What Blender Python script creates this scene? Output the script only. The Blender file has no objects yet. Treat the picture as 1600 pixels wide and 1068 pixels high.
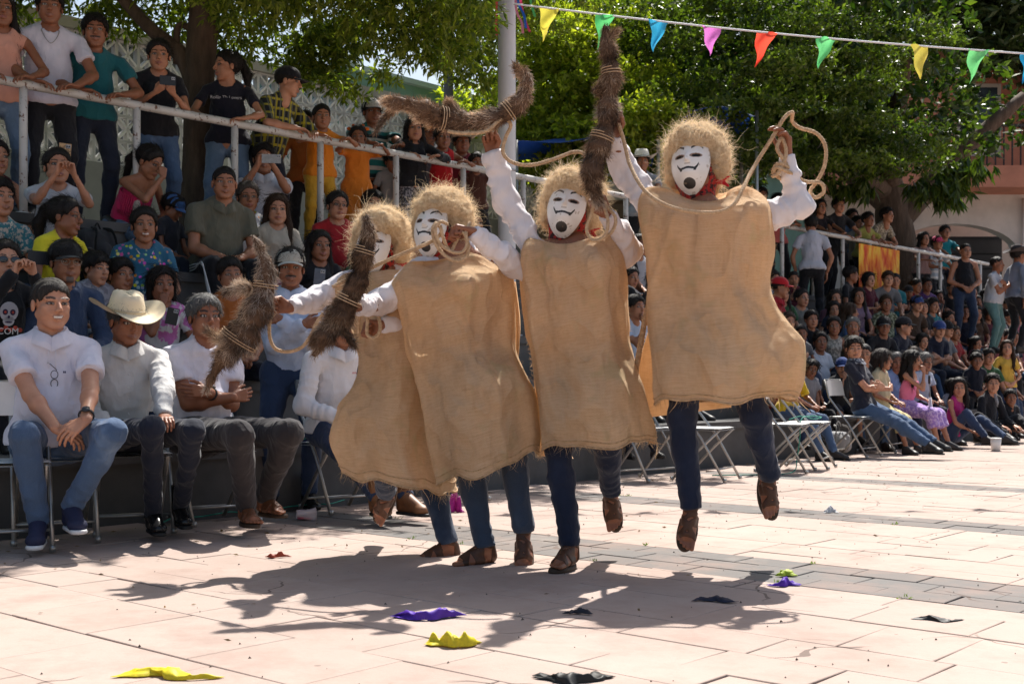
import bpy, math, random
import numpy as np
from mathutils import Vector, Matrix
R = math.radians
sc = bpy.context.scene
rng = np.random.default_rng(7)
random.seed(7)

# ------------------------------------------------------------ camera
F = 1950.0            # focal length in photograph pixels (1600 wide)
H0 = 0.85             # camera height
cam_d = bpy.data.cameras.new('camera')
cam = bpy.data.objects.new('camera', cam_d)
sc.collection.objects.link(cam)
cam.location = (0, 0, H0)
cam.rotation_euler = (R(90), 0, 0)
cam_d.sensor_width = 36.0
cam_d.lens = F / 1600 * 36
cam_d.shift_y = 56 / 1600
cam_d.clip_end = 600
cam_d.dof.use_dof = True
cam_d.dof.focus_distance = 5.7
cam_d.dof.aperture_fstop = 9.0
sc.camera = cam
# ------------------------------------------------------------ world, sun, exposure
SUN_EL = R(57.5)
SUN_DIR = Vector((0.328, 0.945, 0)).normalized()
world = bpy.data.worlds.new("World"); sc.world = world; world.use_nodes = True
wn = world.node_tree
sky = wn.nodes.new('ShaderNodeTexSky'); sky.sky_type = 'NISHITA'; sky.sun_disc = False
sky.sun_elevation = SUN_EL
sky.sun_rotation = math.atan2(SUN_DIR.x, SUN_DIR.y)
sky.air_density = 1.3; sky.dust_density = 3.0; sky.ozone_density = 1.0
wn.links.new(sky.outputs[0], wn.nodes['Background'].inputs['Color'])
wn.nodes['Background'].inputs['Strength'].default_value = 0.088
sun_d = bpy.data.lights.new('sun', 'SUN'); sun_d.energy = 4.9; sun_d.angle = R(0.53); sun_d.color = (1, .955, .89)
sun = bpy.data.objects.new('sun', sun_d); sc.collection.objects.link(sun)
sdir = Vector((SUN_DIR.x * math.cos(SUN_EL), SUN_DIR.y * math.cos(SUN_EL), math.sin(SUN_EL)))
sun.rotation_euler = sdir.to_track_quat('Z', 'Y').to_euler()
sun.location = (2, 6, 20)
sc.view_settings.view_transform = 'Standard'; sc.view_settings.look = 'None'
sc.view_settings.exposure = 0.76; sc.view_settings.gamma = 1.0
sc.view_settings.use_curve_mapping = False
sc.render.engine = 'CYCLES'
sc.cycles.use_denoising = True
sc.cycles.max_bounces = 6; sc.cycles.diffuse_bounces = 4; sc.cycles.glossy_bounces = 3
sc.cycles.transmission_bounces = 4; sc.cycles.transparent_max_bounces = 6
sc.cycles.caustics_reflective = False; sc.cycles.caustics_refractive = False

# ------------------------------------------------------------ geometry of the place
def V(*a): return np.array(a, float)
A = V(math.sin(R(41)), math.cos(R(41)), 0)       # along the bleachers, away from the camera
N = V(-A[1], A[0], 0)                            # from the plaza into the bleachers
P0 = V(-2.742, 6.68, 0)                          # foot of the front wall at the left frame edge
TIER_D, TIER_Z = 0.55, [0.42, 0.83, 1.24, 1.65, 2.05]
def un(u, n, z=0): return P0 + A * u + N * n + V(0, 0, z)
def uv_of(p): q = np.array(p) - P0; return float(q @ A), float(q @ N)
def at(px, py, Y): return V((px - 800) / F * Y, Y, H0 + (590 - py) * Y / F)
def row_pt(px, n):                               # where the sight line of column px crosses the line n
    r = (px - 800) / F
    b = P0 + N * n
    u = (r * b[1] - b[0]) / (A[0] - r * A[1])
    return b + A * u, u
def px_of(p): return 800 + F * p[0] / p[1], 590 - F * (p[2] - H0) / p[1]
UP = V(0, 0, 1)
def unit(v): v = np.array(v, float); return v / (np.linalg.norm(v) + 1e-9)

# ------------------------------------------------------------ objects
COL = sc.collection
def link(o, parent=None):
    COL.objects.link(o)
    if parent is not None: o.parent = parent
    return o
def tagp(o, label=None, cat=None, group=None, kind=None):
    if label: o['label'] = label
    if cat: o['category'] = cat
    if group: o['group'] = group
    if kind: o['kind'] = kind
    return o
def thing(name, label, cat, loc=(0, 0, 0), group=None, rz=0.0):
    o = bpy.data.objects.new(name, None); o.empty_display_size = .1
    o.location = loc; o.rotation_euler = (0, 0, rz)
    link(o); return tagp(o, label, cat, group)
def me_new(name, verts, faces, smooth=True, attr=None, attr_name='paint', uv=None):
    """faces: (n,3) or (n,4) int array, or list of such arrays"""
    if not isinstance(faces, list): faces = [faces]
    faces = [np.asarray(f, np.int64) for f in faces if len(f)]
    verts = np.asarray(verts, np.float32)
    me = bpy.data.meshes.new(name)
    me.vertices.add(len(verts)); me.vertices.foreach_set('co', verts.ravel())
    nl = sum(f.size for f in faces); nf = sum(len(f) for f in faces)
    me.loops.add(nl); me.polygons.add(nf)
    me.loops.foreach_set('vertex_index', np.concatenate([f.ravel() for f in faces]).astype(np.int32))
    tot = np.concatenate([np.full(len(f), f.shape[1]) for f in faces])
    st = np.concatenate([[0], np.cumsum(tot)[:-1]])
    me.polygons.foreach_set('loop_start', st.astype(np.int32))
    me.polygons.foreach_set('loop_total', tot.astype(np.int32))
    me.polygons.foreach_set('use_smooth', np.full(nf, smooth))
    me.update(calc_edges=True)
    if attr is not None:
        a = me.color_attributes.new(attr_name, 'FLOAT_COLOR', 'POINT')
        a.data.foreach_set('color', np.asarray(attr, np.float32).ravel())
    if uv is not None:
        l = me.uv_layers.new(name='UVMap')
        idx = np.concatenate([f.ravel() for f in faces])
        l.data.foreach_set('uv', np.asarray(uv, np.float32)[idx].ravel())
    return me
def ob(name, me, mat=None, parent=None, loc=None):
    o = bpy.data.objects.new(name, me)
    if mat is not None:
        if len(me.materials) == 0: me.materials.append(mat)
        if me.materials[0] is not mat:
            o.material_slots[0].link = 'OBJECT'; o.material_slots[0].material = mat
    if loc is not None: o.location = loc
    return link(o, parent)
def merge(parts):
    """parts: list of (verts, faces[, attr])"""
    vs, fs, at_, off = [], [], [], 0
    for p in parts:
        vs.append(np.asarray(p[0], float).reshape(-1, 3))
        f = p[1] if isinstance(p[1], list) else [p[1]]
        for g in f:
            if len(g): fs.append(np.asarray(g, np.int64) + off)
        at_.append(p[2] if len(p) > 2 and p[2] is not None else np.zeros((len(vs[-1]), 4)))
        off += len(vs[-1])
    q = [f for f in fs if f.shape[1] == 4]; t = [f for f in fs if f.shape[1] == 3]
    out = []
    if q: out.append(np.concatenate(q))
    if t: out.append(np.concatenate(t))
    return np.concatenate(vs), out, np.concatenate(at_)

def box(c, s, rz=0.0, M=None):
    x, y, z = [k / 2 for k in s]
    v = np.array([[-x,-y,-z],[x,-y,-z],[x,y,-z],[-x,y,-z],[-x,-y,z],[x,-y,z],[x,y,z],[-x,y,z]], float)
    if rz:
        cs, sn = math.cos(rz), math.sin(rz)
        v = v @ np.array([[cs, sn, 0], [-sn, cs, 0], [0, 0, 1]])
    if M is not None: v = v @ np.asarray(M).T
    f = np.array([[0,3,2,1],[4,5,6,7],[0,1,5,4],[1,2,6,5],[2,3,7,6],[3,0,4,7]])
    return v + np.array(c, float), f
def obox(a, b, w, h, up=UP):
    """box beam from a to b, width w (sideways), height h (along up)"""
    a, b = np.array(a, float), np.array(b, float)
    d = b - a; L = np.linalg.norm(d); d = d / L
    s = unit(np.cross(d, up)); u2 = np.cross(s, d)
    M = np.stack([d, s, u2], axis=1)
    return box((a + b) / 2, (L, w, h), M=M)
def catmull(pts, n=8):
    P = np.array(pts, float); P = np.vstack([2 * P[0] - P[1], P, 2 * P[-1] - P[-2]])
    out = []
    for i in range(1, len(P) - 2):
        t = np.linspace(0, 1, n, endpoint=False)[:, None]
        a, b, c, d = P[i-1], P[i], P[i+1], P[i+2]
        out.append(.5 * ((2*b) + (-a+c)*t + (2*a-5*b+4*c-d)*t**2 + (-a+3*b-3*c+d)*t**3))
    out.append(P[-2][None]); return np.concatenate(out)
def frames(P):
    P = np.asarray(P, float)
    T = np.gradient(P, axis=0); T /= np.linalg.norm(T, axis=1)[:, None] + 1e-9
    r = V(0, 0, 1) if abs(T[0][2]) < .9 else V(1, 0, 0)
    S = []; s = unit(np.cross(T[0], r))
    for t in T:
        s = unit(s - t * (s @ t)); S.append(s)
    S = np.array(S); return T, S, np.cross(T, S)
def tube(P, r, n=8, cap=True, ell=1.0):
    P = np.asarray(P, float); m = len(P)
    r = np.broadcast_to(np.asarray(r, float), (m,))
    T, S, B = frames(P)
    a = np.linspace(0, 2*np.pi, n, endpoint=False)
    v = P[:, None] + r[:, None, None] * (np.cos(a)[None, :, None] * S[:, None] + ell * np.sin(a)[None, :, None] * B[:, None])
    v = v.reshape(-1, 3)
    i = np.arange(m - 1)[:, None] * n; j = np.arange(n)[None]; j2 = (j + 1) % n
    q = np.stack([i + j, i + j2, i + n + j2, i + n + j], -1).reshape(-1, 4)
    fs = [q]
    if cap:
        v = np.vstack([v, P[0], P[-1]]); c0, c1 = m * n, m * n + 1
        k = np.arange(n); k2 = (k + 1) % n
        fs.append(np.concatenate([np.stack([np.full(n, c0), k2, k], -1), np.stack([np.full(n, c1), (m-1)*n + k, (m-1)*n + k2], -1)]))
    return v, fs
def grid_faces(nu, nv, wrap_v=False):
    i = np.arange(nu - 1)[:, None]; j = np.arange(nv if wrap_v else nv - 1)[None]; j2 = (j + 1) % nv
    return np.stack([i*nv + j, i*nv + j2, (i+1)*nv + j2, (i+1)*nv + j], -1).reshape(-1, 4)
def mesh_from(name, parts, **k):
    v, f, a = merge(parts); return me_new(name, v, f, **k)
def local(v, base): return np.asarray(v) - np.asarray(base)

def strands(roots, dirs, length, width, segs=4, curl=.3, gravity=0.0, seed=0, jitter=.2):
    """thin tapering ribbons; returns verts, quads"""
    g = np.random.default_rng(seed); n = len(roots)
    d = dirs + g.normal(0, jitter, (n, 3)); d /= np.linalg.norm(d, axis=1)[:, None] + 1e-9
    L = np.broadcast_to(np.asarray(length, float), (n,))[:, None]
    w = np.broadcast_to(np.asarray(width, float), (n,))[:, None]
    p = roots.copy(); vs = []
    ph = g.normal(0, 1, (n, 3))
    side = np.cross(d, g.normal(0, 1, (n, 3))); side /= np.linalg.norm(side, axis=1)[:, None] + 1e-9
    for k in range(segs + 1):
        ww = w * (1 - .75 * k / segs)
        vs.append(p - side * ww / 2); vs.append(p + side * ww / 2)
        ph = ph * .55 + g.normal(0, 1, (n, 3)) * .8
        d = d + ph * curl / segs * 2 + V(0, 0, -gravity / segs)
        d /= np.linalg.norm(d, axis=1)[:, None] + 1e-9
        p = p + d * L / segs
    v = np.stack(vs, 1).reshape(-1, 3)         # n, 2*(segs+1), 3
    b = (np.arange(n) * 2 * (segs + 1))[:, None]; k = np.arange(segs)[None] * 2
    q = np.stack([b + k, b + k + 1, b + k + 3, b + k + 2], -1).reshape(-1, 4)
    return v, q

# ------------------------------------------------------------ distance fields -> meshes
class Field:
    def __init__(s, k=.02): s.k = k; s.pr = []; s.cuts = []
    def cap(s, a, b, ra, rb=None, flat=None, ax=None, cut0=None, cut1=None, k=None):
        """tapered capsule; flat<1 squashes it along ax; cut1/cut0: flat ends"""
        a = np.array(a, float); b = np.array(b, float); rb = ra if rb is None else rb
        m = max(ra, rb)
        s.pr.append(('c', np.minimum(a, b) - m, np.maximum(a, b) + m, (a, b, ra, rb, flat, ax, cut0, cut1), s.k if k is None else k)); return s
    def ell(s, c, r, M=None, k=None):
        c = np.array(c, float); r = np.array(r, float); m = r if M is None else np.full(3, r.max())
        s.pr.append(('e', c - m, c + m, (c, r, M), s.k if k is None else k)); return s
    def sub(s, c, r, k=None):
        c = np.array(c, float); s.pr.append(('s', c - r, c + r, (c, r), s.k if k is None else k)); return s
    def plane(s, p, n): s.cuts.append((np.array(p, float), unit(n))); return s
    def ev(s, kind, a, X):
        if kind == 'c':
            p, q, ra, rb, flat, ax, c0, c1 = a
            Z = X - p; d = q - p
            if flat:
                ax = unit(ax); t = Z @ ax
                Z = Z + ax * (t * (1/flat - 1))[..., None]; d = d + ax * ((d @ ax) * (1/flat - 1))
            L2 = d @ d + 1e-12
            h = Z @ d / L2; hc = np.clip(h, 0, 1)
            D = np.linalg.norm(Z - hc[..., None] * d, axis=-1) - (ra + (rb - ra) * hc)
            if flat: D = D * (flat ** .5)
            L = math.sqrt(L2)
            if c1: D = np.maximum(D, (h - 1) * L)
            if c0: D = np.maximum(D, -h * L)
            return D
        if kind == 'e':
            c, r, M = a; Z = X - c
            if M is not None: Z = Z @ M
            q = np.linalg.norm(Z / r, axis=-1); g = np.linalg.norm(Z / r**2, axis=-1) + 1e-9
            return q * (q - 1) / g
        c, r = a; return np.linalg.norm(X - c, axis=-1) - r
    def mesh(s, res, post=None):
        pr = s.pr
        lo = np.min([p[1] for p in pr if p[0] != 's'], 0) - 2.2 * res; hi = np.max([p[2] for p in pr if p[0] != 's'], 0) + 2.2 * res
        n = np.ceil((hi - lo) / res).astype(int) + 1
        D = np.full(n, .2, np.float32)
        ax = [lo[i] + res * np.arange(n[i]) for i in range(3)]
        for kind, a0, a1, arg, k in pr:
            m = 2 * k + 2.5 * res
            i0 = np.maximum(0, np.floor((a0 - m - lo) / res).astype(int)); i1 = np.minimum(n, np.ceil((a1 + m - lo) / res).astype(int) + 1)
            if np.any(i1 <= i0): continue
            sl = tuple(slice(i0[q], i1[q]) for q in range(3))
            X = np.stack(np.meshgrid(*[ax[q][sl[q]] for q in range(3)], indexing='ij'), -1)
            d = s.ev(kind, arg, X); o = D[sl]
            if kind == 's':
                d = -d; h = np.clip(.5 - .5 * (o - d) / k, 0, 1); D[sl] = o * (1-h) + d * h + k * h * (1-h)
            else:
                h = np.clip(.5 + .5 * (o - d) / k, 0, 1); D[sl] = o * (1-h) + d * h - k * h * (1-h)
        if s.cuts or post:
            X = np.stack(np.meshgrid(*ax, indexing='ij'), -1)
            for p, nn in s.cuts: D = np.maximum(D, (X - p) @ nn)
            if post: D = post(D, X)
        return surface_nets(D, lo, res)
def surface_nets(D, lo, res):
    S = D < 0; nx, ny, nz = D.shape
    cnt = np.zeros((nx-1, ny-1, nz-1), np.int8)
    for a in (0, 1):
        for b in (0, 1):
            for c in (0, 1): cnt += S[a:nx-1+a, b:ny-1+b, c:nz-1+c]
    I = np.argwhere((cnt > 0) & (cnt < 8))
    if len(I) == 0: return np.zeros((0, 3)), np.zeros((0, 4), int)
    idm = np.full(cnt.shape, -1, np.int64); idm[tuple(I.T)] = np.arange(len(I))
    acc = np.zeros((len(I), 3)); num = np.zeros(len(I))
    cr = [(0,0,0),(1,0,0),(0,1,0),(1,1,0),(0,0,1),(1,0,1),(0,1,1),(1,1,1)]
    ed = [(0,1),(2,3),(4,5),(6,7),(0,2),(1,3),(4,6),(5,7),(0,4),(1,5),(2,6),(3,7)]
    val = [D[I[:,0]+c[0], I[:,1]+c[1], I[:,2]+c[2]] for c in cr]
    for a, b in ed:
        va, vb = val[a], val[b]; m = (va < 0) != (vb < 0)
        t = np.where(m, va / np.where(m, va - vb, 1), 0)
        p = np.array(cr[a], float) + t[:, None] * (np.array(cr[b]) - np.array(cr[a]))
        acc += np.where(m[:, None], p, 0); num += m
    verts = lo + res * (I + acc / num[:, None])
    Q = []
    for axis in range(3):
        o = [slice(None)] * 3; o2 = [slice(None)] * 3
        o[axis] = slice(0, -1); o2[axis] = slice(1, None)
        a, b = S[tuple(o)], S[tuple(o2)]; E = np.argwhere(a != b)
        u, w = (axis + 1) % 3, (axis + 2) % 3
        sh = cnt.shape
        ok = (E[:, u] > 0) & (E[:, w] > 0) & (E[:, u] < sh[u]) & (E[:, w] < sh[w])
        E = E[ok]; sgn = a[tuple(E.T)]
        def g(du, dw):
            e = E.copy(); e[:, u] -= du; e[:, w] -= dw; return idm[tuple(e.T)]
        q = np.stack([g(1,1), g(0,1), g(0,0), g(1,0)], -1)
        q[~sgn] = q[~sgn][:, ::-1]; Q.append(q)
    Q = np.concatenate(Q); Q = Q[(Q >= 0).all(1)]
    return verts, Q
def vnormals(v, q):
    q = q if not isinstance(q, list) else q[0]
    n = np.cross(v[q[:,2]] - v[q[:,0]], v[q[:,3]] - v[q[:,1]])
    o = np.zeros_like(v)
    for k in range(4): np.add.at(o, q[:, k], n)
    return o / (np.linalg.norm(o, axis=1)[:, None] + 1e-12)
def ridged(v, seed, freq, stretch=(1,1,1)):
    """0..1, sharp crests like cloth creases"""
    return np.clip(1 - np.abs(wob(v, seed, freq, stretch))*1.9, 0, 1)**2
def wob(v, seed, freq, stretch=(1,1,1)):
    """smooth pseudo-noise -1..1"""
    g = np.random.default_rng(seed); p = v * np.array(stretch) * freq; o = np.zeros(len(v))
    for k in range(4):
        a = g.normal(0, 1, 3); b = g.normal(0, 1, 3); 
        o += np.sin(p @ a + g.uniform(0, 6) + 1.7 * np.sin(p @ b * .7 + g.uniform(0, 6)))
    return o / 3.0
# ------------------------------------------------------------ materials
MC = {}
def nt(name):
    m = bpy.data.materials.new(name); m.use_nodes = True
    return m, m.node_tree, m.node_tree.nodes['Principled BSDF'], m.node_tree.nodes, m.node_tree.links
def noise(n, l, scale, detail=4, vec=None, rough=.6):
    t = n.new('ShaderNodeTexNoise'); t.inputs['Scale'].default_value = scale; t.inputs['Detail'].default_value = detail
    t.inputs['Roughness'].default_value = rough
    if vec is not None: l.new(vec, t.inputs['Vector'])
    return t.outputs['Fac']
def noise2(n, l, scale, vec):
    t = n.new('ShaderNodeTexNoise'); t.inputs['Scale'].default_value = scale; l.new(vec, t.inputs['Vector']); return t.outputs['Color']
def ramp(n, l, fac, stops):
    r = n.new('ShaderNodeValToRGB'); l.new(fac, r.inputs[0])
    while len(r.color_ramp.elements) < len(stops): r.color_ramp.elements.new(.5)
    for e, (p, c) in zip(r.color_ramp.elements, stops): e.position = p; e.color = (*c[:3], 1) if len(c) >= 3 else (c[0],)*3 + (1,)
    return r.outputs[0]
def mixc(n, l, fac, a, b, mode='MIX'):
    m = n.new('ShaderNodeMix'); m.data_type = 'RGBA'; m.blend_type = mode
    for v, i in ((fac, 0), (a, 6), (b, 7)):
        if hasattr(v, 'links') or hasattr(v, 'is_linked'): l.new(v, m.inputs[i])
        elif i == 0: m.inputs[0].default_value = v
        else: m.inputs[i].default_value = (*v[:3], 1)
    return m.outputs[2]
def bump(n, l, h, strength, dist, prev=None):
    b = n.new('ShaderNodeBump'); b.inputs['Strength'].default_value = strength; b.inputs['Distance'].default_value = dist
    l.new(h, b.inputs['Height'])
    if prev is not None: l.new(prev, b.inputs['Normal'])
    return b.outputs[0]
def objc(n): return n.new('ShaderNodeTexCoord').outputs['Object']
def mapping(n, l, vec, scale=(1,1,1), rot=(0,0,0), loc=(0,0,0)):
    m = n.new('ShaderNodeMapping'); l.new(vec, m.inputs[0]); m.inputs['Scale'].default_value = scale
    m.inputs['Rotation'].default_value = rot; m.inputs['Location'].default_value = loc; return m.outputs[0]
def math_(n, l, op, a, b=0.0, c=None):
    m = n.new('ShaderNodeMath'); m.operation = op
    for v, i in ((a, 0), (b, 1)) + (((c, 2),) if c is not None else ()):
        if isinstance(v, (int, float)): m.inputs[i].default_value = v
        else: l.new(v, m.inputs[i])
    return m.outputs[0]
def dark(c, f): return tuple(min(1, k * f) for k in c[:3])

def plain(name, c, rough=.7, var=.25, scale=6, metal=0, bs=.0, bscale=60, spec=.4, bd=.002):
    key = ('plain', name, c, rough, var, scale, metal, bs)
    if key in MC: return MC[key]
    m, t, b, n, l = nt(name); co = objc(n)
    f = noise(n, l, scale, 5, co)
    l.new(ramp(n, l, f, [(.3, dark(c, 1 - var)), (.7, dark(c, 1 + var * .5))]), b.inputs['Base Color'])
    b.inputs['Roughness'].default_value = rough; b.inputs['Metallic'].default_value = metal
    b.inputs['Specular IOR Level'].default_value = spec
    if bs: l.new(bump(n, l, noise(n, l, bscale, 4, co), bs, bd), b.inputs['Normal'])
    MC[key] = m; return m
SKINS = [(.42, .195, .115), (.34, .148, .080), (.27, .108, .056), (.50, .25, .155)]
def skin(i=1):
    i = i % 4
    if ('skin', i) in MC: return MC[('skin', i)]
    m, t, b, n, l = nt('skin'); co = objc(n); c = SKINS[i]
    f = noise(n, l, 14, 4, co)
    base = ramp(n, l, f, [(.3, (c[0]*.86, c[1]*.8, c[2]*.78)), (.72, (c[0]*1.08, c[1]*1.07, c[2]*1.05))])
    a = n.new('ShaderNodeAttribute'); a.attribute_name = 'paint'
    l.new(mixc(n, l, a.outputs['Alpha'], base, a.outputs['Color']), b.inputs['Base Color'])
    b.inputs['Roughness'].default_value = .48; b.inputs['Specular IOR Level'].default_value = .45
    l.new(bump(n, l, noise(n, l, 220, 3, co), .25, .0015), b.inputs['Normal'])
    MC[('skin', i)] = m; return m
def hairm(c=(.012, .009, .008)):
    k = ('hair', c)
    if k in MC: return MC[k]
    m, t, b, n, l = nt('hair'); co = mapping(n, l, objc(n), (90, 90, 9))
    f = noise(n, l, 2.2, 4, co)
    l.new(ramp(n, l, f, [(.35, dark(c, .6)), (.7, dark(c, 1.6))]), b.inputs['Base Color'])
    b.inputs['Roughness'].default_value = .55; b.inputs['Specular IOR Level'].default_value = .22
    l.new(bump(n, l, f, .9, .006), b.inputs['Normal'])
    MC[k] = m; return m
def cloth(c, pattern='plain', c2=(.8, .8, .8), c3=None, sc_=1.0, rough=.85):
    """woven cloth: creases, thread grain, and a printed or woven pattern"""
    k = ('cloth', c, pattern, c2, c3, sc_)
    if k in MC: return MC[k]
    m, t, b, n, l = nt('cloth_' + pattern); co = objc(n)
    big = noise(n, l, 5, 3, co); base = ramp(n, l, big, [(.3, dark(c, .86)), (.7, dark(c, 1.05))])
    if pattern == 'denim':
        worn = noise(n, l, 4.5, 4, co, .55)
        base = ramp(n, l, worn, [(.34, dark(c, .75)), (.58, c), (.80, c2)])
        base = mixc(n, l, math_(n, l, 'MULTIPLY', noise(n, l, 260, 2, co), .35), base, dark(c2, 1.0))
    elif pattern == 'stripes':
        s = n.new('ShaderNodeSeparateXYZ'); l.new(co, s.inputs[0])
        w = math_(n, l, 'SINE', math_(n, l, 'MULTIPLY', s.outputs['Z'], 62 * sc_))
        base = mixc(n, l, ramp(n, l, w, [(.3, (0,0,0)), (.36, (1,1,1))]), base, c2)
        if c3:
            w2 = math_(n, l, 'SINE', math_(n, l, 'MULTIPLY', s.outputs['Z'], 31 * sc_))
            base = mixc(n, l, ramp(n, l, w2, [(.80, (0,0,0)), (.86, (1,1,1))]), base, c3)
    elif pattern == 'plaid':
        s = n.new('ShaderNodeSeparateXYZ'); l.new(mapping(n, l, co, (1,1,1), (0, 0, R(30))), s.inputs[0])
        for ax, cc, fr in (('Z', c2, 80), ('X', c2, 80), ('X', c3 or c2, 130)):
            w = math_(n, l, 'SINE', math_(n, l, 'MULTIPLY', s.outputs[ax], fr * sc_))
            base = mixc(n, l, math_(n, l, 'MULTIPLY', ramp(n, l, w, [(.62, (0,0,0)), (.70, (1,1,1))]), .8), base, cc)
    elif pattern == 'floral':
        v = n.new('ShaderNodeTexVoronoi'); v.inputs['Scale'].default_value = 26 * sc_; l.new(co, v.inputs['Vector'])
        hue = n.new('ShaderNodeHueSaturation'); l.new(v.outputs['Color'], hue.inputs['Color']); hue.inputs['Saturation'].default_value = 1.6
        petals = ramp(n, l, v.outputs['Distance'], [(.30, (1,1,1)), (.40, (0,0,0))])
        where = ramp(n, l, noise(n, l, 7 * sc_, 2, co), [(.44, (0,0,0)), (.50, (1,1,1))])
        fl = mixc(n, l, .45, hue.outputs[0], c2)
        base = mixc(n, l, math_(n, l, 'MULTIPLY', petals, where), base, fl)
    elif pattern == 'print':
        v = noise(n, l, 38 * sc_, 3, co)
        base = mixc(n, l, ramp(n, l, v, [(.50, (0,0,0)), (.54, (1,1,1))]), base, c2)
    elif pattern == 'flames':
        f = noise(n, l, 9 * sc_, 3, mapping(n, l, co, (1, 1, .35)))
        base = ramp(n, l, f, [(.35, c), (.5, c2), (.62, c3 or c2)])
    l.new(base, b.inputs['Base Color'])
    b.inputs['Roughness'].default_value = rough; b.inputs['Specular IOR Level'].default_value = .2
    b.inputs['Sheen Weight'].default_value = .15
    cr = noise(n, l, 7, 3, mapping(n, l, co, (1.6, 1.6, .8)), .45)
    nb = bump(n, l, cr, .5, .03)
    rg_ = noise(n, l, 6.5, 2, mapping(n, l, co, (1.5, 1.5, .9), (.4, .2, .5)), .4)
    rg_ = math_(n, l, 'POWER', math_(n, l, 'SUBTRACT', 1.0, math_(n, l, 'ABSOLUTE', math_(n, l, 'MULTIPLY', math_(n, l, 'SUBTRACT', rg_, .5), 5.0))), 2.0)
    nb = bump(n, l, rg_, .4, .012, nb)
    nb = bump(n, l, noise(n, l, 26, 3, co), .35, .006, nb)
    l.new(bump(n, l, noise(n, l, 420, 2, co), .25, .001, nb), b.inputs['Normal'])
    MC[k] = m; return m
def leafm(name, c, c2, trans=.4, rough=.45):
    m, t, b, n, l = nt(name)
    a = n.new('ShaderNodeAttribute'); a.attribute_name = 'tint'
    col = mixc(n, l, a.outputs['Fac'], c, c2)
    l.new(col, b.inputs['Base Color']); b.inputs['Roughness'].default_value = rough
    b.inputs['Specular IOR Level'].default_value = .35
    tr = n.new('ShaderNodeBsdfTranslucent')
    l.new(mixc(n, l, 1.0, col, (1.5, 1.75, .5), 'MULTIPLY'), tr.inputs['Color'])
    mx = n.new('ShaderNodeMixShader'); mx.inputs[0].default_value = trans
    l.new(b.outputs[0], mx.inputs[1]); l.new(tr.outputs[0], mx.inputs[2])
    l.new(mx.outputs[0], n['Material Output'].inputs[0]); return m
def burlapm():
    m, t, b, n, l = nt('burlap'); uv = n.new('ShaderNodeUVMap').outputs[0]; co = objc(n)
    s = n.new('ShaderNodeSeparateXYZ')
    wp = n.new('ShaderNodeVectorMath'); wp.operation = 'MULTIPLY_ADD'
    nz = n.new('ShaderNodeTexNoise'); nz.inputs['Scale'].default_value = 14; l.new(co, nz.inputs['Vector'])
    l.new(nz.outputs['Color'], wp.inputs[0]); wp.inputs[1].default_value = (.006, .006, 0); l.new(uv, wp.inputs[2])
    l.new(wp.outputs[0], s.inputs[0])
    # uv is in metres along the cloth: threads 3.3 mm apart
    wx = math_(n, l, 'SINE', math_(n, l, 'MULTIPLY', s.outputs['X'], 2*math.pi/.0066))
    wy = math_(n, l, 'SINE', math_(n, l, 'MULTIPLY', s.outputs['Y'], 2*math.pi/.0066))
    wv = math_(n, l, 'MULTIPLY', wx, wy)
    wv = math_(n, l, 'MULTIPLY_ADD', wv, .5, .5)
    slub = noise(n, l, 3, 4, mapping(n, l, uv, (7, 60, 1)), .75)
    slub2 = noise(n, l, 3, 4, mapping(n, l, uv, (60, 7, 1)), .75)
    blot = noise(n, l, 5, 5, co)
    base = ramp(n, l, blot, [(.28, (.80, .57, .36)), (.55, (.92, .68, .45)), (.8, (.93, .74, .52))])
    base = mixc(n, l, math_(n, l, 'MULTIPLY', ramp(n, l, slub, [(.42, (0,0,0)), (.62, (1,1,1))]), .5), base, (.60, .37, .19))
    base = mixc(n, l, math_(n, l, 'MULTIPLY', ramp(n, l, slub2, [(.42, (0,0,0)), (.62, (1,1,1))]), .45), base, (.90, .70, .46))
    base = mixc(n, l, math_(n, l, 'MULTIPLY_ADD', wv, .5, .5), (.58, .39, .23), base)
    sp = ramp(n, l, noise(n, l, 3.1, 2, co), [(.70, (0,0,0)), (.76, (1,1,1))])
    base = mixc(n, l, math_(n, l, 'MULTIPLY', sp, .3), base, (.22, .10, .04))
    st = ramp(n, l, noise(n, l, 3.3, 5, mapping(n, l, co, (1,1,.6), (0,0,0), (3,7,1)), .65), [(.52, (0,0,0)), (.66, (.42,)*3)])
    base = mixc(n, l, st, base, (.58, .38, .21))
    gr = ramp(n, l, noise(n, l, 4.2, 3, mapping(n, l, co, (1,1,1), (0,0,0), (8,1,5))), [(.60, (0,0,0)), (.68, (.35,)*3)])
    base = mixc(n, l, gr, base, (.50, .46, .24))
    l.new(base, b.inputs['Base Color']); b.inputs['Roughness'].default_value = .92; b.inputs['Specular IOR Level'].default_value = .15
    b.inputs['Sheen Weight'].default_value = .3; b.inputs['Sheen Tint'].default_value = (1, .85, .6, 1)
    nb = bump(n, l, noise(n, l, 5, 3, mapping(n, l, co, (1.3, 1.3, .8)), .5), .7, .06)
    rg_ = noise(n, l, 4.5, 2, mapping(n, l, co, (1.3, 1.3, .8), (.5, .3, .6)), .4)
    rg_ = math_(n, l, 'POWER', math_(n, l, 'SUBTRACT', 1.0, math_(n, l, 'ABSOLUTE', math_(n, l, 'MULTIPLY', math_(n, l, 'SUBTRACT', rg_, .5), 5.0))), 2.0)
    nb = bump(n, l, rg_, .6, .03, nb)
    nb = bump(n, l, noise(n, l, 22, 4, co), .35, .008, nb)
    nb = bump(n, l, slub, .45, .006, nb); nb = bump(n, l, slub2, .45, .006, nb)
    l.new(bump(n, l, wv, .4, .0022, nb), b.inputs['Normal'])
    tr = n.new('ShaderNodeBsdfTranslucent'); l.new(base, tr.inputs['Color'])
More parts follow.
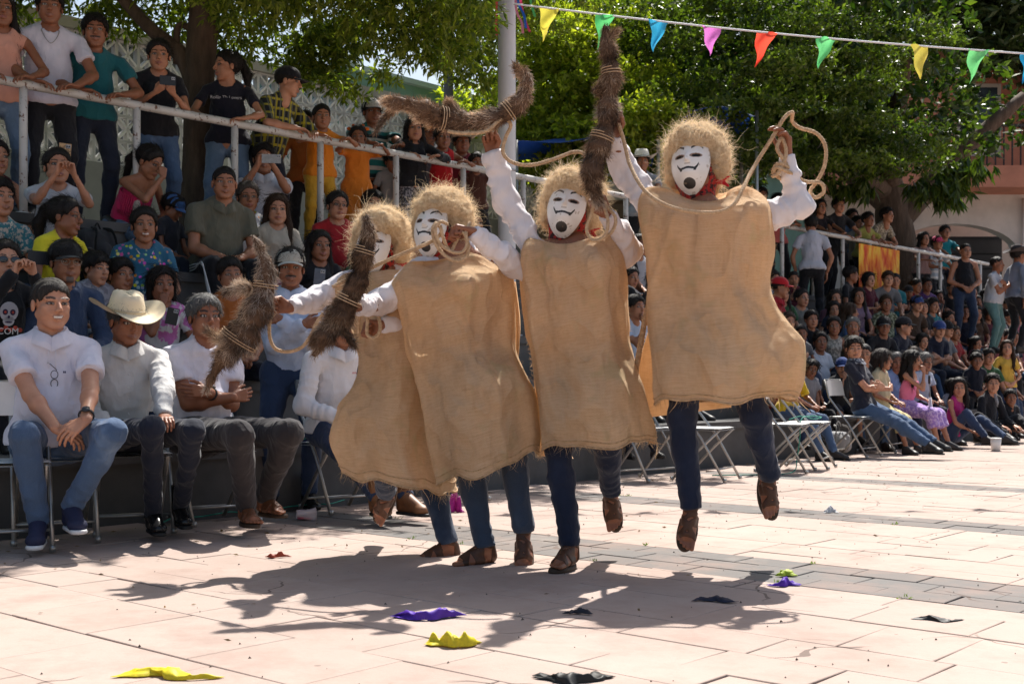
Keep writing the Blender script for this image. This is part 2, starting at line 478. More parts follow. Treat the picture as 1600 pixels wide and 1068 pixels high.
    mx = n.new('ShaderNodeMixShader'); mx.inputs[0].default_value = .46
    l.new(b.outputs[0], mx.inputs[1]); l.new(tr.outputs[0], mx.inputs[2])
    l.new(mx.outputs[0], n['Material Output'].inputs[0]); return m
def fiberm(name, c1, c2, rough=.6, trans=.25):
    m, t, b, n, l = nt(name); co = objc(n)
    f = noise(n, l, 60, 3, co); base = ramp(n, l, f, [(.35, c1), (.65, c2)])
    l.new(base, b.inputs['Base Color']); b.inputs['Roughness'].default_value = rough
    tr = n.new('ShaderNodeBsdfTranslucent'); l.new(base, tr.inputs['Color'])
    mx = n.new('ShaderNodeMixShader'); mx.inputs[0].default_value = trans
    l.new(b.outputs[0], mx.inputs[1]); l.new(tr.outputs[0], mx.inputs[2])
    l.new(mx.outputs[0], n['Material Output'].inputs[0]); return m
def attrm(name, attr, rough=.6, trans=0.0, spec=.3):
    m, t, b, n, l = nt(name)
    a = n.new('ShaderNodeAttribute'); a.attribute_name = attr
    l.new(a.outputs['Color'], b.inputs['Base Color']); b.inputs['Roughness'].default_value = rough
    b.inputs['Specular IOR Level'].default_value = spec
    if trans:
        tr = n.new('ShaderNodeBsdfTranslucent'); l.new(a.outputs['Color'], tr.inputs['Color'])
        mx = n.new('ShaderNodeMixShader'); mx.inputs[0].default_value = trans
        l.new(b.outputs[0], mx.inputs[1]); l.new(tr.outputs[0], mx.inputs[2]); l.new(mx.outputs[0], n['Material Output'].inputs[0])
    return m
def slabm(name, c, seed=0):
    m, t, b, n, l = nt(name)
    g = n.new('ShaderNodeNewGeometry'); co = g.outputs['Position']
    oi = n.new('ShaderNodeObjectInfo')
    big = noise(n, l, .8, 5, co); mid = noise(n, l, 5, 6, co, .7); fine = noise(n, l, 130, 3, co, .7)
    base = ramp(n, l, big, [(.3, dark(c, .88)), (.7, dark(c, 1.06))])
    rnd = math_(n, l, 'MULTIPLY', oi.outputs['Random'], .16)
    base = mixc(n, l, rnd, base, (.30, .20, .155))
    base = mixc(n, l, ramp(n, l, mid, [(.50, (0,0,0)), (.80, (.40,)*3)]), base, (.27, .19, .145))
    base = mixc(n, l, ramp(n, l, fine, [(.58, (0,0,0)), (.76, (.30,)*3)]), base, (.2, .15, .12))
    base = mixc(n, l, ramp(n, l, noise(n, l, 2.6, 3, mapping(n, l, co, (1,1,1), (0,0,0), (5,3,1))), [(.60, (0,0,0)), (.72, (.25,)*3)]), base, (.46, .40, .35))
    vo = n.new('ShaderNodeTexVoronoi'); vo.inputs['Scale'].default_value = 3.4; l.new(co, vo.inputs['Vector'])
    gum = math_(n, l, 'LESS_THAN', math_(n, l, 'ADD', vo.outputs['Distance'], math_(n, l, 'MULTIPLY', noise(n, l, 40, 2, co), .03)), .055)
    base = mixc(n, l, math_(n, l, 'MULTIPLY', gum, .55), base, (.12, .09, .075))
    st = ramp(n, l, noise(n, l, 1.7, 6, mapping(n, l, co, (1,1,1), (0,0,0), (9,2,4)), .72), [(.50, (0,0,0)), (.66, (.5,)*3)])
    base = mixc(n, l, st, base, (.29, .20, .165))
    vc = n.new('ShaderNodeTexVoronoi'); vc.feature = 'DISTANCE_TO_EDGE'; vc.inputs['Scale'].default_value = 1.3; l.new(mixc(n, l, .12, co, noise2(n, l, 5, co)), vc.inputs['Vector'])
    ck = math_(n, l, 'MULTIPLY', math_(n, l, 'LESS_THAN', vc.outputs['Distance'], .005), ramp(n, l, noise(n, l, 1.1, 2, co), [(.52, (0,0,0)), (.56, (1,1,1))]))
    base = mixc(n, l, math_(n, l, 'MULTIPLY', ck, .8), base, (.12, .085, .07))
    l.new(base, b.inputs['Base Color']); b.inputs['Roughness'].default_value = .82; b.inputs['Specular IOR Level'].default_value = .25
    nb = bump(n, l, noise(n, l, 14, 6, co, .7), .35, .006)
    l.new(bump(n, l, fine, .3, .0015, nb), b.inputs['Normal']); return m
M_BURLAP = burlapm()
M_CONC = slabm('stamped_concrete', (.42, .33, .285))
M_PAVER = slabm('grey_paver', (.155, .148, .142))
M_JOINT = plain('joint_dirt', (.24, .18, .15), .95, .4, 30)
M_TIER = plain('bleacher_concrete', (.10, .097, .095), .9, .35, 2.2, bs=.4, bscale=40)
M_STEEL = plain('chair_steel', (.40, .39, .37), .38, .15, 20, metal=.75)
M_WPLASTIC = plain('white_plastic', (.78, .77, .75), .45, .08, 9)
M_BLACK = plain('black_rubber', (.02, .02, .02), .6, .2)
def railm():
    m, t, b, n, l = nt('rail_paint'); co = objc(n)
    f = noise(n, l, 22, 5, co, .7); f2 = noise(n, l, 5, 3, co)
    base = ramp(n, l, f2, [(.3, (.46, .44, .41)), (.7, (.62, .60, .57))])
    base = mixc(n, l, ramp(n, l, f, [(.58, (0,0,0)), (.62, (1,1,1))]), base, (.14, .06, .03))
    l.new(base, b.inputs['Base Color']); b.inputs['Roughness'].default_value = .5
    l.new(bump(n, l, f, .3, .002), b.inputs['Normal']); return m
M_RAIL = railm()
def barkm():
    m, t, b, n, l = nt('bark'); co = objc(n); f = noise(n, l, 7, 6, mapping(n, l, co, (1.6, 1.6, .35)), .7)
    base = ramp(n, l, f, [(.3, (.045, .027, .017)), (.6, (.11, .072, .048)), (.85, (.19, .15, .115))])
    base = mixc(n, l, ramp(n, l, noise(n, l, 3, 3, co), [(.66, (0,0,0)), (.7, (.4,)*3)]), base, (.25, .23, .20))
    l.new(base, b.inputs['Base Color']); b.inputs['Roughness'].default_value = .9
    l.new(bump(n, l, f, .9, .03), b.inputs['Normal']); return m
M_BARK = barkm()
# ------------------------------------------------------------ ground
gs = 260.0
v = V([-gs, -40, -.02], [gs, -40, -.02], [gs, 420, -.02], [-gs, 420, -.02]).reshape(4, 3)
tagp(ob('ground', me_new('ground', v - V(0, 0, .03), np.array([[0, 1, 2, 3]]), smooth=False), M_CONC), kind='structure')
FIELDS = [(-12.0, 1.38, 'c'), (1.38, 1.98, 'p'), (1.98, 3.66, 'c'), (3.66, 4.08, 'p'), (4.08, 6.2, 'c'),
          (6.2, 6.6, 'p'), (6.6, 34.0, 'c')]
plaza = thing('plaza_paving', 'pink stamped concrete paving crossed by grey paver strips', 'paving', tuple(un(0, 0)))
jv = np.array([un(-12, .3, -.02) - un(0, 0), un(-12, -14, -.02) - un(0, 0), un(34, -14, -.02) - un(0, 0), un(34, .3, -.02) - un(0, 0)])
ob('joint_bed', me_new('joint_bed', jv, np.array([[0, 1, 2, 3]]), smooth=False), M_JOINT, plaza)
plaza['kind'] = 'structure'; del plaza['category']
def piece(cu, cn, wu, wn, z, top_j):
    """one slab: chamfered block with slightly irregular corners"""
    c = un(cu, cn); hw, hn = wu/2, wn/2; e = .0022
    pts = []
    for (su, sn) in ((-1,-1), (1,-1), (1,1), (-1,1)):
        pts.append((su*hw + rng.normal(0, top_j), sn*hn + rng.normal(0, top_j)))
    vs = []
    for zz, sh in ((-.03, 0), (z - .0022, 0), (z, e)):
        for (pu, pn) in pts:
            vs.append(A * (pu - math.copysign(sh, pu)) + N * (pn - math.copysign(sh, pn)) + V(0, 0, zz))
    f = []
    for k in range(2):
        for i in range(4): f.append([k*4+i, k*4+(i+1) % 4, k*4+4+(i+1) % 4, k*4+4+i])
    f.append([8, 9, 10, 11])
    f = [q[::-1] for q in f]
    return c, np.array(vs), np.array(f)
tiles = []
for ua, ub, kind in FIELDS:
    u = ua
    while u < ub - .05:
        if kind == 'c': w = random.choice([.20, .28, .34, .42])
        else: w = (ub - ua) / round((ub - ua) / .2)
        if ub - u - w < .2 and kind == 'c': w = ub - u
        nn = .02 - random.uniform(0, .4)
        w = min(w, ub - u)
        while nn > -13.9:
            L = random.uniform(.28, .64) if kind == 'c' else random.uniform(.27, .31)
            cu, cn = u + w/2, nn - L/2
            p = un(cu, cn); j = .0035 if kind == 'c' else .008
            x, y = px_of(p) if p[1] > 2.2 else (-9999, 9999)
            tiles.append((p[1] if p[1] > 0 else 99, cu, cn, w - j, L - j, kind, x, y))
            nn -= L
        u += w
tiles.sort(key=lambda t: t[0])
inview = [t for t in tiles if -40 < t[6] < 1640 and t[7] < 1110]
singles = set(id(t) for t in inview[:290]); bulk_c, bulk_p = [], []
for t in tiles:
    c, vs, f = piece(t[1], t[2], t[3], t[4], rng.normal(0, .0012), .003 if t[5] == 'c' else .003)
    if id(t) in singles:
        nm = 'concrete_slab' if t[5] == 'c' else 'paver'
        ob(nm, me_new(nm, vs, f, smooth=False), M_CONC if t[5] == 'c' else M_PAVER, plaza, loc=tuple(c - un(0, 0)))
    else:
        (bulk_c if t[5] == 'c' else bulk_p).append((vs + c - un(0, 0), f))
for nm, b, m in (('far_concrete_slabs', bulk_c, M_CONC), ('far_pavers', bulk_p, M_PAVER)):
    o = ob(nm, mesh_from(nm, b, smooth=False), m, plaza); o['kind'] = 'stuff'
# plain apron of concrete from the laid slabs out to the far side of the square
v = np.array([un(33.9, .3, -.004), un(33.9, -60, -.004), un(160, -60, -.004), un(160, .3, -.004)])
tagp(ob('far_plaza', me_new('far_plaza', v, np.array([[0, 1, 2, 3]]), smooth=False), M_CONC), kind='structure')

# ------------------------------------------------------------ bleachers
U0, U1 = -6.0, 34.0
bl = thing('concrete_bleachers', 'long dark concrete bleacher steps running along the square', 'bleachers', tuple(un(0, 0)))
def slab_un(u0, u1, n0, n1, z0, z1):
    c = un((u0+u1)/2, (n0+n1)/2, (z0+z1)/2) - un(0, 0)
    M = np.stack([A, N, UP], axis=1)
    return box(c, (u1-u0, n1-n0, z1-z0), M=M)
for k, z in enumerate(TIER_Z):
    n0 = k * TIER_D; n1 = n0 + TIER_D if k < 4 else 9.0
    b1 = slab_un(U0, U1, n0, n1 + (.0 if k < 4 else 0), -.3, z - .07)
    b2 = slab_un(U0, U1, n0 - .025, n1 - (.027 if k < 4 else 0), z - .07, z)
    ob('concrete_step', mesh_from('concrete_step', [b1, b2], smooth=False), M_TIER, bl)
# earth behind the terrace
v = np.array([un(U0 - 60, 8.9, 2.04), un(160, 8.9, 2.04), un(160, 120, 2.04), un(U0 - 60, 120, 2.04)])
tagp(ob('back_terrace', me_new('back_terrace', v, np.array([[0, 1, 2, 3]]), smooth=False), M_TIER), kind='structure')

# ------------------------------------------------------------ railing
NR = 2.25; ZR = 3.0
rail = thing('white_railing', 'chipped white pipe railing along the terrace edge', 'railing', tuple(un(0, NR, TIER_Z[4])))
rb = un(0, NR, TIER_Z[4])
P = [un(u, NR, ZR) - rb for u in np.linspace(U0, 20.5, 60)]
ob('top_rail', mesh_from('top_rail', [tube(P, .034, 10)]), M_RAIL, rail)
pm = mesh_from('post', [tube([V(0, 0, -.02), V(0, 0, .3), V(0, 0, .6), V(0, 0, ZR - TIER_Z[4])], .03, 10), tube([V(0,0,0), V(0,0,.012)], .06, 10)])
k = -7
while 1.31 + .94 * k < 20.5:
    if 1.31 + .94 * k > U0: ob('post', pm, M_RAIL, rail, loc=tuple(un(1.31 + .94 * k, 0) - un(0, 0)))
    k += 1
# ------------------------------------------------------------ pole
pb = row_pt(792, 1.5)[0] + V(0, 0, TIER_Z[2])
pl = thing('white_pole', 'tall thick white painted steel pole rising behind the dancers', 'pole', tuple(pb))
m_pole = plain('pole_paint', (.62, .61, .62), .4, .1, 3, bs=.15, bscale=30)
zz = np.linspace(.02, 5.9, 30); P = np.stack([zz*0, zz*0, zz], 1)
ob('shaft', mesh_from('shaft', [tube(P, .086, 24)]), m_pole, pl)
ob('base_plate', mesh_from('base_plate', [box((0,0,.012), (.3,.3,.024))], smooth=False), m_pole, pl)
for z in (3.3, 1.6):
    ob('pole_band', mesh_from('pole_band', [tube([V(0,0,z), V(0,0,z+.02)], .089, 24)]), plain('galv', (.35,.35,.36), .4, .2, 20, metal=.8), pl)
# paper streamers tied to the pole
st = thing('paper_streamers', 'coloured paper streamers hanging from the white pole near the bunting', 'streamers', tuple(at(812, 20, 11.85)))
b = at(812, 20, 11.85)
for i, (c, pts) in enumerate([((.65, .05, .15), [(808, -60), (812, -10), (820, 30), (828, 50)]), ((.02, .15, .65), [(806, -60), (809, 0), (818, 22), (822, 44)]),
        ((.75, .25, .35), [(808, -60), (806, 10), (815, 35), (817, 52)]), ((.1, .5, .15), [(812, -60), (826, -12), (832, 14), (836, 26)]), ((.7, .03, .08), [(776, -60), (777, -10), (775, 20), (776, 55)])]):
    P = catmull([at(x, y, 11.85 - i*.015) - b for x, y in pts], 6)
    w = .012; vs = np.stack([P - V(w, 0, 0), P + V(w, 0, 0)], 1) + V(0, 1, 0) * (np.sin(np.arange(len(P)) * .8) * .01)[:, None, None]
    ob('streamer', me_new('streamer', vs.reshape(-1, 3), grid_faces(len(P), 2)), fiberm('streamer%d' % i, c, c, .5, .4), st)
# ------------------------------------------------------------ bunting
fl = [(858, 11, (.85,.75,.10)), (945, 20, (.12,.6,.2)), (1030, 31, (.05,.45,.75)), (1112, 39, (.78,.22,.68)), (1197, 46, (.85,.09,.05)), (1292, 56, (.18,.68,.26)),
      (1437, 67, (.85,.72,.12)), (1527, 73, (.2,.68,.25)), (1612, 80, (.03,.42,.75)), (1700, 86, (.8,.1,.1))]
bu = thing('bunting_line', 'string of coloured triangular plastic pennants sagging across the square', 'bunting', tuple(at(1200, 45, 10)))
b = at(1200, 45, 10)
def cord_y(x): return 6 + (x - 800) * .0975 - ((x-800)/800.0) * (1600 - x) * .0  + 9 * math.sin(max(0, min(1, (x-800)/800.0)) * math.pi) * .7
def bY(x): return 10.0 + (x - 1200) * .0002
P = catmull([at(x, cord_y(x), bY(x)) - b for x in range(802, 1901, 61)], 4)
M_CORD = plain('white_cord', (.75, .75, .78), .6, .1)
ob('cord', mesh_from('cord', [tube(P, .0075, 6)]), M_CORD, bu)
for i, (x, y, c) in enumerate(fl):
    w = 31.0; g = np.random.default_rng(i)
    p0 = at(x - w/2, cord_y(x - w/2), bY(x)) - b; p1 = at(x + w/2, cord_y(x + w/2), bY(x)) - b
    tip = at(x - 11 + g.normal(0, 4), cord_y(x) + 51 + g.normal(0, 3), bY(x)) - b + V(0, g.normal(0, .04), 0)
    nu, nv = 9, 9; vs = []
    for a in np.linspace(0, 1, nu):
        for c_ in np.linspace(0, 1, nv):
            q = (p0 * (1 - c_) + p1 * c_) * (1 - a) + tip * a
            vs.append(q + V(.008*math.sin(a*9 + i*2), .03 * math.sin(c_ * (4 + i % 3) + a * 5 + i*1.7) * (1 - a * .5), .006*math.sin(c_*7 + i)))
    k = 'pennant'
    ob(k, me_new(k, np.array(vs), grid_faces(nu, nv)), fiberm('pennant%d' % i, c, dark(c, 1.08), .35, .5), bu)

# ------------------------------------------------------------ buildings behind
def wall_m(name, c): return plain(name, c, .85, .22, 1.6, bs=.25, bscale=25)
M_BREEZE = wall_m('breeze_white', (.78, .77, .74))
bw = thing('breeze_block_wall', 'white openwork breeze block screen wall behind the standing crowd', 'wall', tuple(un(0, 7, 2.05)))
w0 = un(0, 7, 2.05); MM = np.stack([A, N, UP], axis=1)
S_ = .30
def bar(x0, z0, x1, z1, w=.03): return obox(V(x0, 0, z0), V(x1, 0, z1), .09, w, up=UP if abs(x1-x0) > 1e-6 else V(1,0,0))
h = S_/2 - .004
prt = [bar(-h, -h, h, -h), bar(-h, h, h, h), bar(-h, -h+.02, -h, h-.02), bar(h, -h+.02, h, h-.02), bar(-h, -h, h, h, .028), bar(-h, h, h, -h, .028), bar(0, -h, 0, h, .024)]
prt = [(p[0] @ MM.T, p[1]) for p in prt]
bm_ = mesh_from('breeze_block', prt, smooth=False)
ZB0 = 1.35
for i in range(5, 44):
    for j in range(5):
        ob('breeze_block', bm_, M_BREEZE, bw, loc=tuple(A * (1.8 + i * S_) + V(0, 0, ZB0 + .15 + j * S_)))
ob('lower_wall', mesh_from('lower_wall', [(lambda b: (b[0], b[1]))(box(A * 8 + V(0, 0, ZB0/2), (18, .15, ZB0), M=MM))], smooth=False), wall_m('wall_grey', (.30, .30, .28)), bw)
ob('coping', mesh_from('coping', [box(A * 8 + V(0, 0, ZB0 + 5*S_ + .07), (18, .22, .13), M=MM)], smooth=False), wall_m('coping', (.42, .40, .34)), bw)
for uu in (3.0, 6.6, 10.2, 13.9):
    ob('pillar', mesh_from('pillar', [box(A * uu + V(0, 0, (ZB0 + 5*S_)/2) - N * .02, (.22, .24, ZB0 + 5*S_), M=MM)], smooth=False), M_BREEZE, bw)
# pale roof behind the screen wall
gb = thing('grey_roofed_house', 'pale house with low corrugated grey green roof behind the screen wall', 'house', tuple(un(0, 8.6, 2.05)))
ob('wall', mesh_from('wall', [box(A * 3.1 + N * 3 + V(0, 0, 1.7), (10.2, 5, 3.4), M=MM)], smooth=False), wall_m('pale_wall', (.16, .17, .16)), gb)
rp = []
for q in range(50):
    u = -2.3 + q * .21
    rp.append(tube([A*u + N*.2 + V(0,0,3.46), A*u + N*1.6 + V(0,0,3.75), A*u + N*3 + V(0,0,3.85), A*u + N*5.8 + V(0,0,3.4)], .1, 6, ell=.5))
o = ob('roof', mesh_from('roof', rp), wall_m('roof_green', (.27, .33, .31)), gb)
# green walled building
g2 = thing('green_gabled_building', 'sea green gabled hall with sloping parapet behind the trees', 'building', tuple(un(16, 7.6, 2.05)))
pts = [(-7.1, 0), (9.5, 0), (9.5, 3.30), (3.3, 3.32), (-7.1, 3.40)]
vs = [A*p[0] + V(0,0,p[1]) for p in pts] + [A*p[0] + V(0,0,p[1]) + N*5 for p in pts]
n5 = 5; fq = [[i, (i+1) % n5, (i+1) % n5 + n5, i + n5] for i in range(n5)]
fr = np.array([[0,1,2],[0,2,3],[0,3,4]]); bk = fr[:, ::-1] + n5
ob('wall', me_new('wall', np.array(vs), [np.array(fq), np.concatenate([fr, bk])], smooth=False), wall_m('sea_green', (.16, .29, .24)), g2)
ob('parapet', mesh_from('parapet', [obox(A*-7.1 + V(0,0,3.44), A*3.3 + V(0,0,3.36), .2, .08), obox(A*3.301 + V(0,0,3.36), A*9.5 + V(0,0,3.34), .2, .08)], smooth=False), wall_m('pale_green', (.35, .45, .40)), g2)
# utility pole behind
ub = at(701, 150, 19.0); ub[2] = 2.05
up_ = thing('utility_pole', 'dark grey concrete utility pole behind the leaves', 'pole', tuple(ub))
ob('shaft', mesh_from('shaft', [tube([V(0,0,0), V(0,0,3), V(0,0,7.5)], [.085, .075, .06], 14)]), wall_m('pole_grey', (.13,.13,.14)), up_)
ob('crossarm', mesh_from('crossarm', [box((0, 0, 7.1), (1.2, .09, .1))], smooth=False), wall_m('pole_grey', (.13,.13,.14)), up_)
# white low house and blue tarps beyond the terrace
wh = thing('white_house', 'low white house with brown panelled door behind the railing', 'house', (1.1, 21.0, 2.05))
ob('wall', mesh_from('wall', [box((0, 1.5, 1.05), (3.6, 3, 2.1))], smooth=False), wall_m('white_wall', (.62, .62, .60)), wh)
for dx in (-.75, .55):
    d = ob('door', mesh_from('door', [box((dx, -.03, .93), (.62, .06, 1.7))], smooth=False), wall_m('brown_door', (.13, .09, .06)), wh)
    for r_ in range(4):
        for c_ in range(2): ob('panel', mesh_from('panel', [box((dx - .14 + c_*.28, -.075, .3 + r_*.42), (.2, .03, .3))], smooth=False), wall_m('brown_panel', (.20, .15, .11)), d)
M_TARP = fiberm('blue_tarp', (.02, .09, .45), (.03, .12, .55), .4, .3)
def tarp(lbl, c, w, d, h):
    t = thing('blue_tarp_stall', lbl, 'stall', tuple(c)); nu = 14; vs = []
    for i in range(nu):
        for j in range(nu):
            x, y = i/(nu-1) - .5, j/(nu-1) - .5
            vs.append((x*w, y*d, h - .35*(x*x + y*y) - .05*math.sin(9*x) * math.cos(7*y)))
    ob('tarp', me_new('tarp', np.array(vs), grid_faces(nu, nu)), M_TARP, t)
    for sx in (-1, 1):
        for sy in (-1, 1): ob('pole', mesh_from('pole', [tube([V(sx*w*.47, sy*d*.47, 0), V(sx*w*.47, sy*d*.47, h - .1)], .025, 8)]), M_STEEL, t)
tarp('blue tarp stall behind the wigs of the two middle dancers', (1.0, 17.2, 2.05), 2.0, 1.4, 2.05)
tarp('blue tarp stall behind the shoulder of the highest leaping dancer', (2.55, 17.4, 2.05), 1.6, 1.2, 2.5)
# salmon and white arcaded building on the right
M_SAL = wall_m('salmon', (.52, .22, .14)); M_WW = wall_m('white_plaster', (.66, .62, .58))
sb = thing('salmon_building', 'salmon and white arcaded building with balcony behind the big tree', 'building', (10.0, 30, 2.05))
def arch_wall(x0, x1, z1, ax0, ax1, spring, rise, y0, y1):
    """wall from x0..x1 up to z1 with an arched opening"""
    xs = np.linspace(ax0, ax1, 25); zc = spring + rise * np.sqrt(np.maximum(0, 1 - ((xs - (ax0+ax1)/2) / ((ax1-ax0)/2))**2))
    parts = []
    vs, f = [], []
    for i, (x, z) in enumerate(zip(xs, zc)):
        for yy in (y0, y1): vs += [(x, yy, z), (x, yy, z1)]
    for i in range(24):
        a = i*4; b = a + 4
        f += [[a, b, b+1, a+1], [a+2, a+3, b+3, b+2], [a, a+2, b+2, b]]
    parts.append((np.array(vs, float), np.array(f)))
    parts.append(box(((x0+ax0)/2, (y0+y1)/2, z1/2), (ax0-x0, y1-y0, z1)))
    parts.append(box(((x1+ax1)/2, (y0+y1)/2, z1/2), (x1-ax1, y1-y0, z1)))
    return parts
ob('wall', mesh_from('wall', arch_wall(-1.6, 2.9, 3.2, -.9, 2.2, 1.75, .75, 0, .4), smooth=False), M_WW, sb)
ob('wall', mesh_from('wall', arch_wall(-7.4, -1.61, 3.2, -6.2, -2.8, 1.75, .75, 0, .4), smooth=False), M_WW, sb)
ob('back_wall', mesh_from('back_wall', [box((-2, 3.0, 1.6), (12, .2, 3.2))], smooth=False), wall_m('back_plaster', (.50, .44, .40)), sb)
ob('column', mesh_from('column', [box((2.45, -.06, 1.0), (.55, .13, 2.0))], smooth=False), M_SAL, sb)
ob('column', mesh_from('column', [box((-1.6, -.06, 1.0), (.7, .13, 2.0))], smooth=False), M_SAL, sb)
gd = ob('garage_door', mesh_from('garage_door', [box((1.2, 1.0, 1.15), (1.9, .1, 2.3))] , smooth=False), wall_m('door_dark', (.035, .035, .04)), sb)
for r_ in range(6): ob('door_panel', mesh_from('door_panel', [box((1.2, .93, .2 + r_*.37), (1.8, .05, .33))], smooth=False), wall_m('door_dark2', (.045, .045, .05)), gd)
bs_ = ob('balcony', mesh_from('balcony', [box((-2, -.5, 3.45), (9.9, 1.4, .5))], smooth=False), M_SAL, sb)
for q in range(50): ob('baluster', mesh_from('baluster', [box((-6.8 + q*.195, -1.1, 4.15), (.03, .03, .9))], smooth=False) if q == 0 else bpy.data.meshes['baluster'], wall_m('iron', (.05,.04,.04)), bs_, loc=(q*.195, 0, 0) if q else None)
for q in range(0): pass
ob('handrail', mesh_from('handrail', [box((-2, -1.1, 4.64), (9.9, .06, .06))], smooth=False), wall_m('iron', (.05,.04,.04)), bs_)
ob('upper_wall', mesh_from('upper_wall', [box((-2, 1.2, 5.4), (9.8, .3, 3.4))], smooth=False), wall_m('upper', (.50, .20, .13)), sb)
for q in range(4):
    wdw = ob('window', mesh_from('window', [box((-5.6 + q*2.4, 1.03, 5.2), (1.1, .06, 1.8))], smooth=False), wall_m('win_frame', (.5,.45,.4)), sb)
    ob('pane', mesh_from('pane', [box((-5.6 + q*2.4, .99, 5.2), (.9, .03, 1.6))], smooth=False), plain('glass_dark', (.03,.04,.05), .1, .1), wdw)
ob('drain_pipe', mesh_from('drain_pipe', [tube([V(2.25, -.1, 0), V(2.25, -.1, 3.1)], .04, 8)]), M_WW, sb)
# distant hills
hv = []; nu_ = 60
for i in range(nu_):
    x = -160 + i * 320/(nu_-1); z = 16 + 5*math.sin(i*.37) + 3*math.sin(i*.9+1)
    hv += [(x, 190, -1), (x, 215, z)]
tagp(ob('hills', me_new('hills', np.array(hv), grid_faces(nu_, 2)), plain('hill_green', (.06, .10, .045), .95, .4, .08)), kind='structure')

# ------------------------------------------------------------ trees
def leaf_mesh(P, D, L, W, seed, tint=None, droop=0.0):
    """P points, D directions: one folded rhombic leaf (2 tris) per point"""
    g = np.random.default_rng(seed); n = len(P)
    D = D / (np.linalg.norm(D, axis=1)[:, None] + 1e-9)
    s = np.cross(D, g.normal(0, 1, (n, 3)) + V(0, 0, 1.2)); s /= np.linalg.norm(s, axis=1)[:, None] + 1e-9
    L = L * g.uniform(.65, 1.25, n)[:, None]; W = W * g.uniform(.7, 1.25, n)[:, None]
    nn = np.cross(s, D)
    v = np.stack([P, P + D*L*.45 - s*W/2 + nn*W*.12, P + D*L + V(0, 0, -1) * L * droop, P + D*L*.45 + s*W/2 + nn*W*.12], 1).reshape(-1, 3)
    q = np.arange(n)[:, None] * 4 + np.array([0, 1, 2, 3])[None]
    t = g.uniform(0, 1, n) if tint is None else np.clip(tint + g.normal(0, .22, n), 0, 1)
    a = np.repeat(np.stack([t, t, t, np.ones(n)], 1), 4, 0)
    return v, q, a
def sprigs(C, per, spread, seed, droop=.0):
    """expand sprig origins to leaves along short twigs"""
    g = np.random.default_rng(seed); n = len(C)
    ax = g.normal(0, 1, (n, 3)); ax[:, 2] = ax[:, 2] * .5 - droop; ax /= np.linalg.norm(ax, axis=1)[:, None]
    t = g.uniform(0, 1, (n, per))
    P = C[:, None] + ax[:, None] * (t * spread)[..., None]
    D = ax[:, None] * .8 + g.normal(0, .7, (n, per, 3)); D[..., 2] -= droop * .6
    return P.reshape(-1, 3), D.reshape(-1, 3)
def land_un(P):
    """where a point's shadow falls, in bleacher coordinates"""
    k = 1 / math.tan(SUN_EL); q = P - P0; q = q - np.outer(P[:, 2], np.array([SUN_DIR.x * k, SUN_DIR.y * k, 0]))
    return q @ A, q @ N
def ell_pts(c, r, n, g, shell=.0):
    d = g.normal(0, 1, (n, 3)); d /= np.linalg.norm(d, axis=1)[:, None]
    rr = (shell + (1 - shell) * g.uniform(0, 1, n)) ** (1/3 if shell == 0 else 1)
    return np.array(c) + d * rr[:, None] * np.array(r)
def branch(p, r): return tube(catmull(p, 6), np.interp(np.linspace(0, 1, (len(p)-1)*6+1), np.linspace(0, 1, len(r)), r), 12)

# --- left tree: trunk on the terrace, crown spreading over the crowd
tb, _u = row_pt(308, 2.95); tb = tb + V(0, 0, TIER_Z[4])
lt = thing('shade_tree', 'tall shade tree whose trunk stands behind the railing on the left', 'tree', tuple(tb))
YT = tb[1]
def T(x, y, dY=0): return at(x, y, YT + dY) - tb
tr = [V(0, 0, -.05), T(312, 230), T(311, 130), T(318, 40), T(328, -60), T(345, -200, .3)]
brs = [branch(tr, [.175, .15, .135, .14, .13, .10]),
       branch([T(308, 135), T(282, 85), T(235, 45), T(190, -5), T(120, -90, -.4)], [.10, .075, .06, .055, .04]),
       branch([T(318, 60), T(280, 40), T(276, 100)], [.03, .03, .035]),
       branch([T(330, -60), T(430, -150, -.6), T(560, -230, -1), T(700, -260, -1.5)], [.11, .09, .07, .05]),
       branch([T(330, -60), T(300, -180, -1), T(250, -300, -2.2), T(240, -380, -3)], [.1, .08, .06, .04]),
       branch([T(345, -190), T(420, -300, .8), T(600, -330, 1.5)], [.1, .07, .04]),
       branch([T(190, -5), T(60, -60, -.5), T(-120, -110, -.8)], [.055, .04, .03])]
ob('trunk', mesh_from('trunk', brs), M_BARK, lt)
g = np.random.default_rng(11)
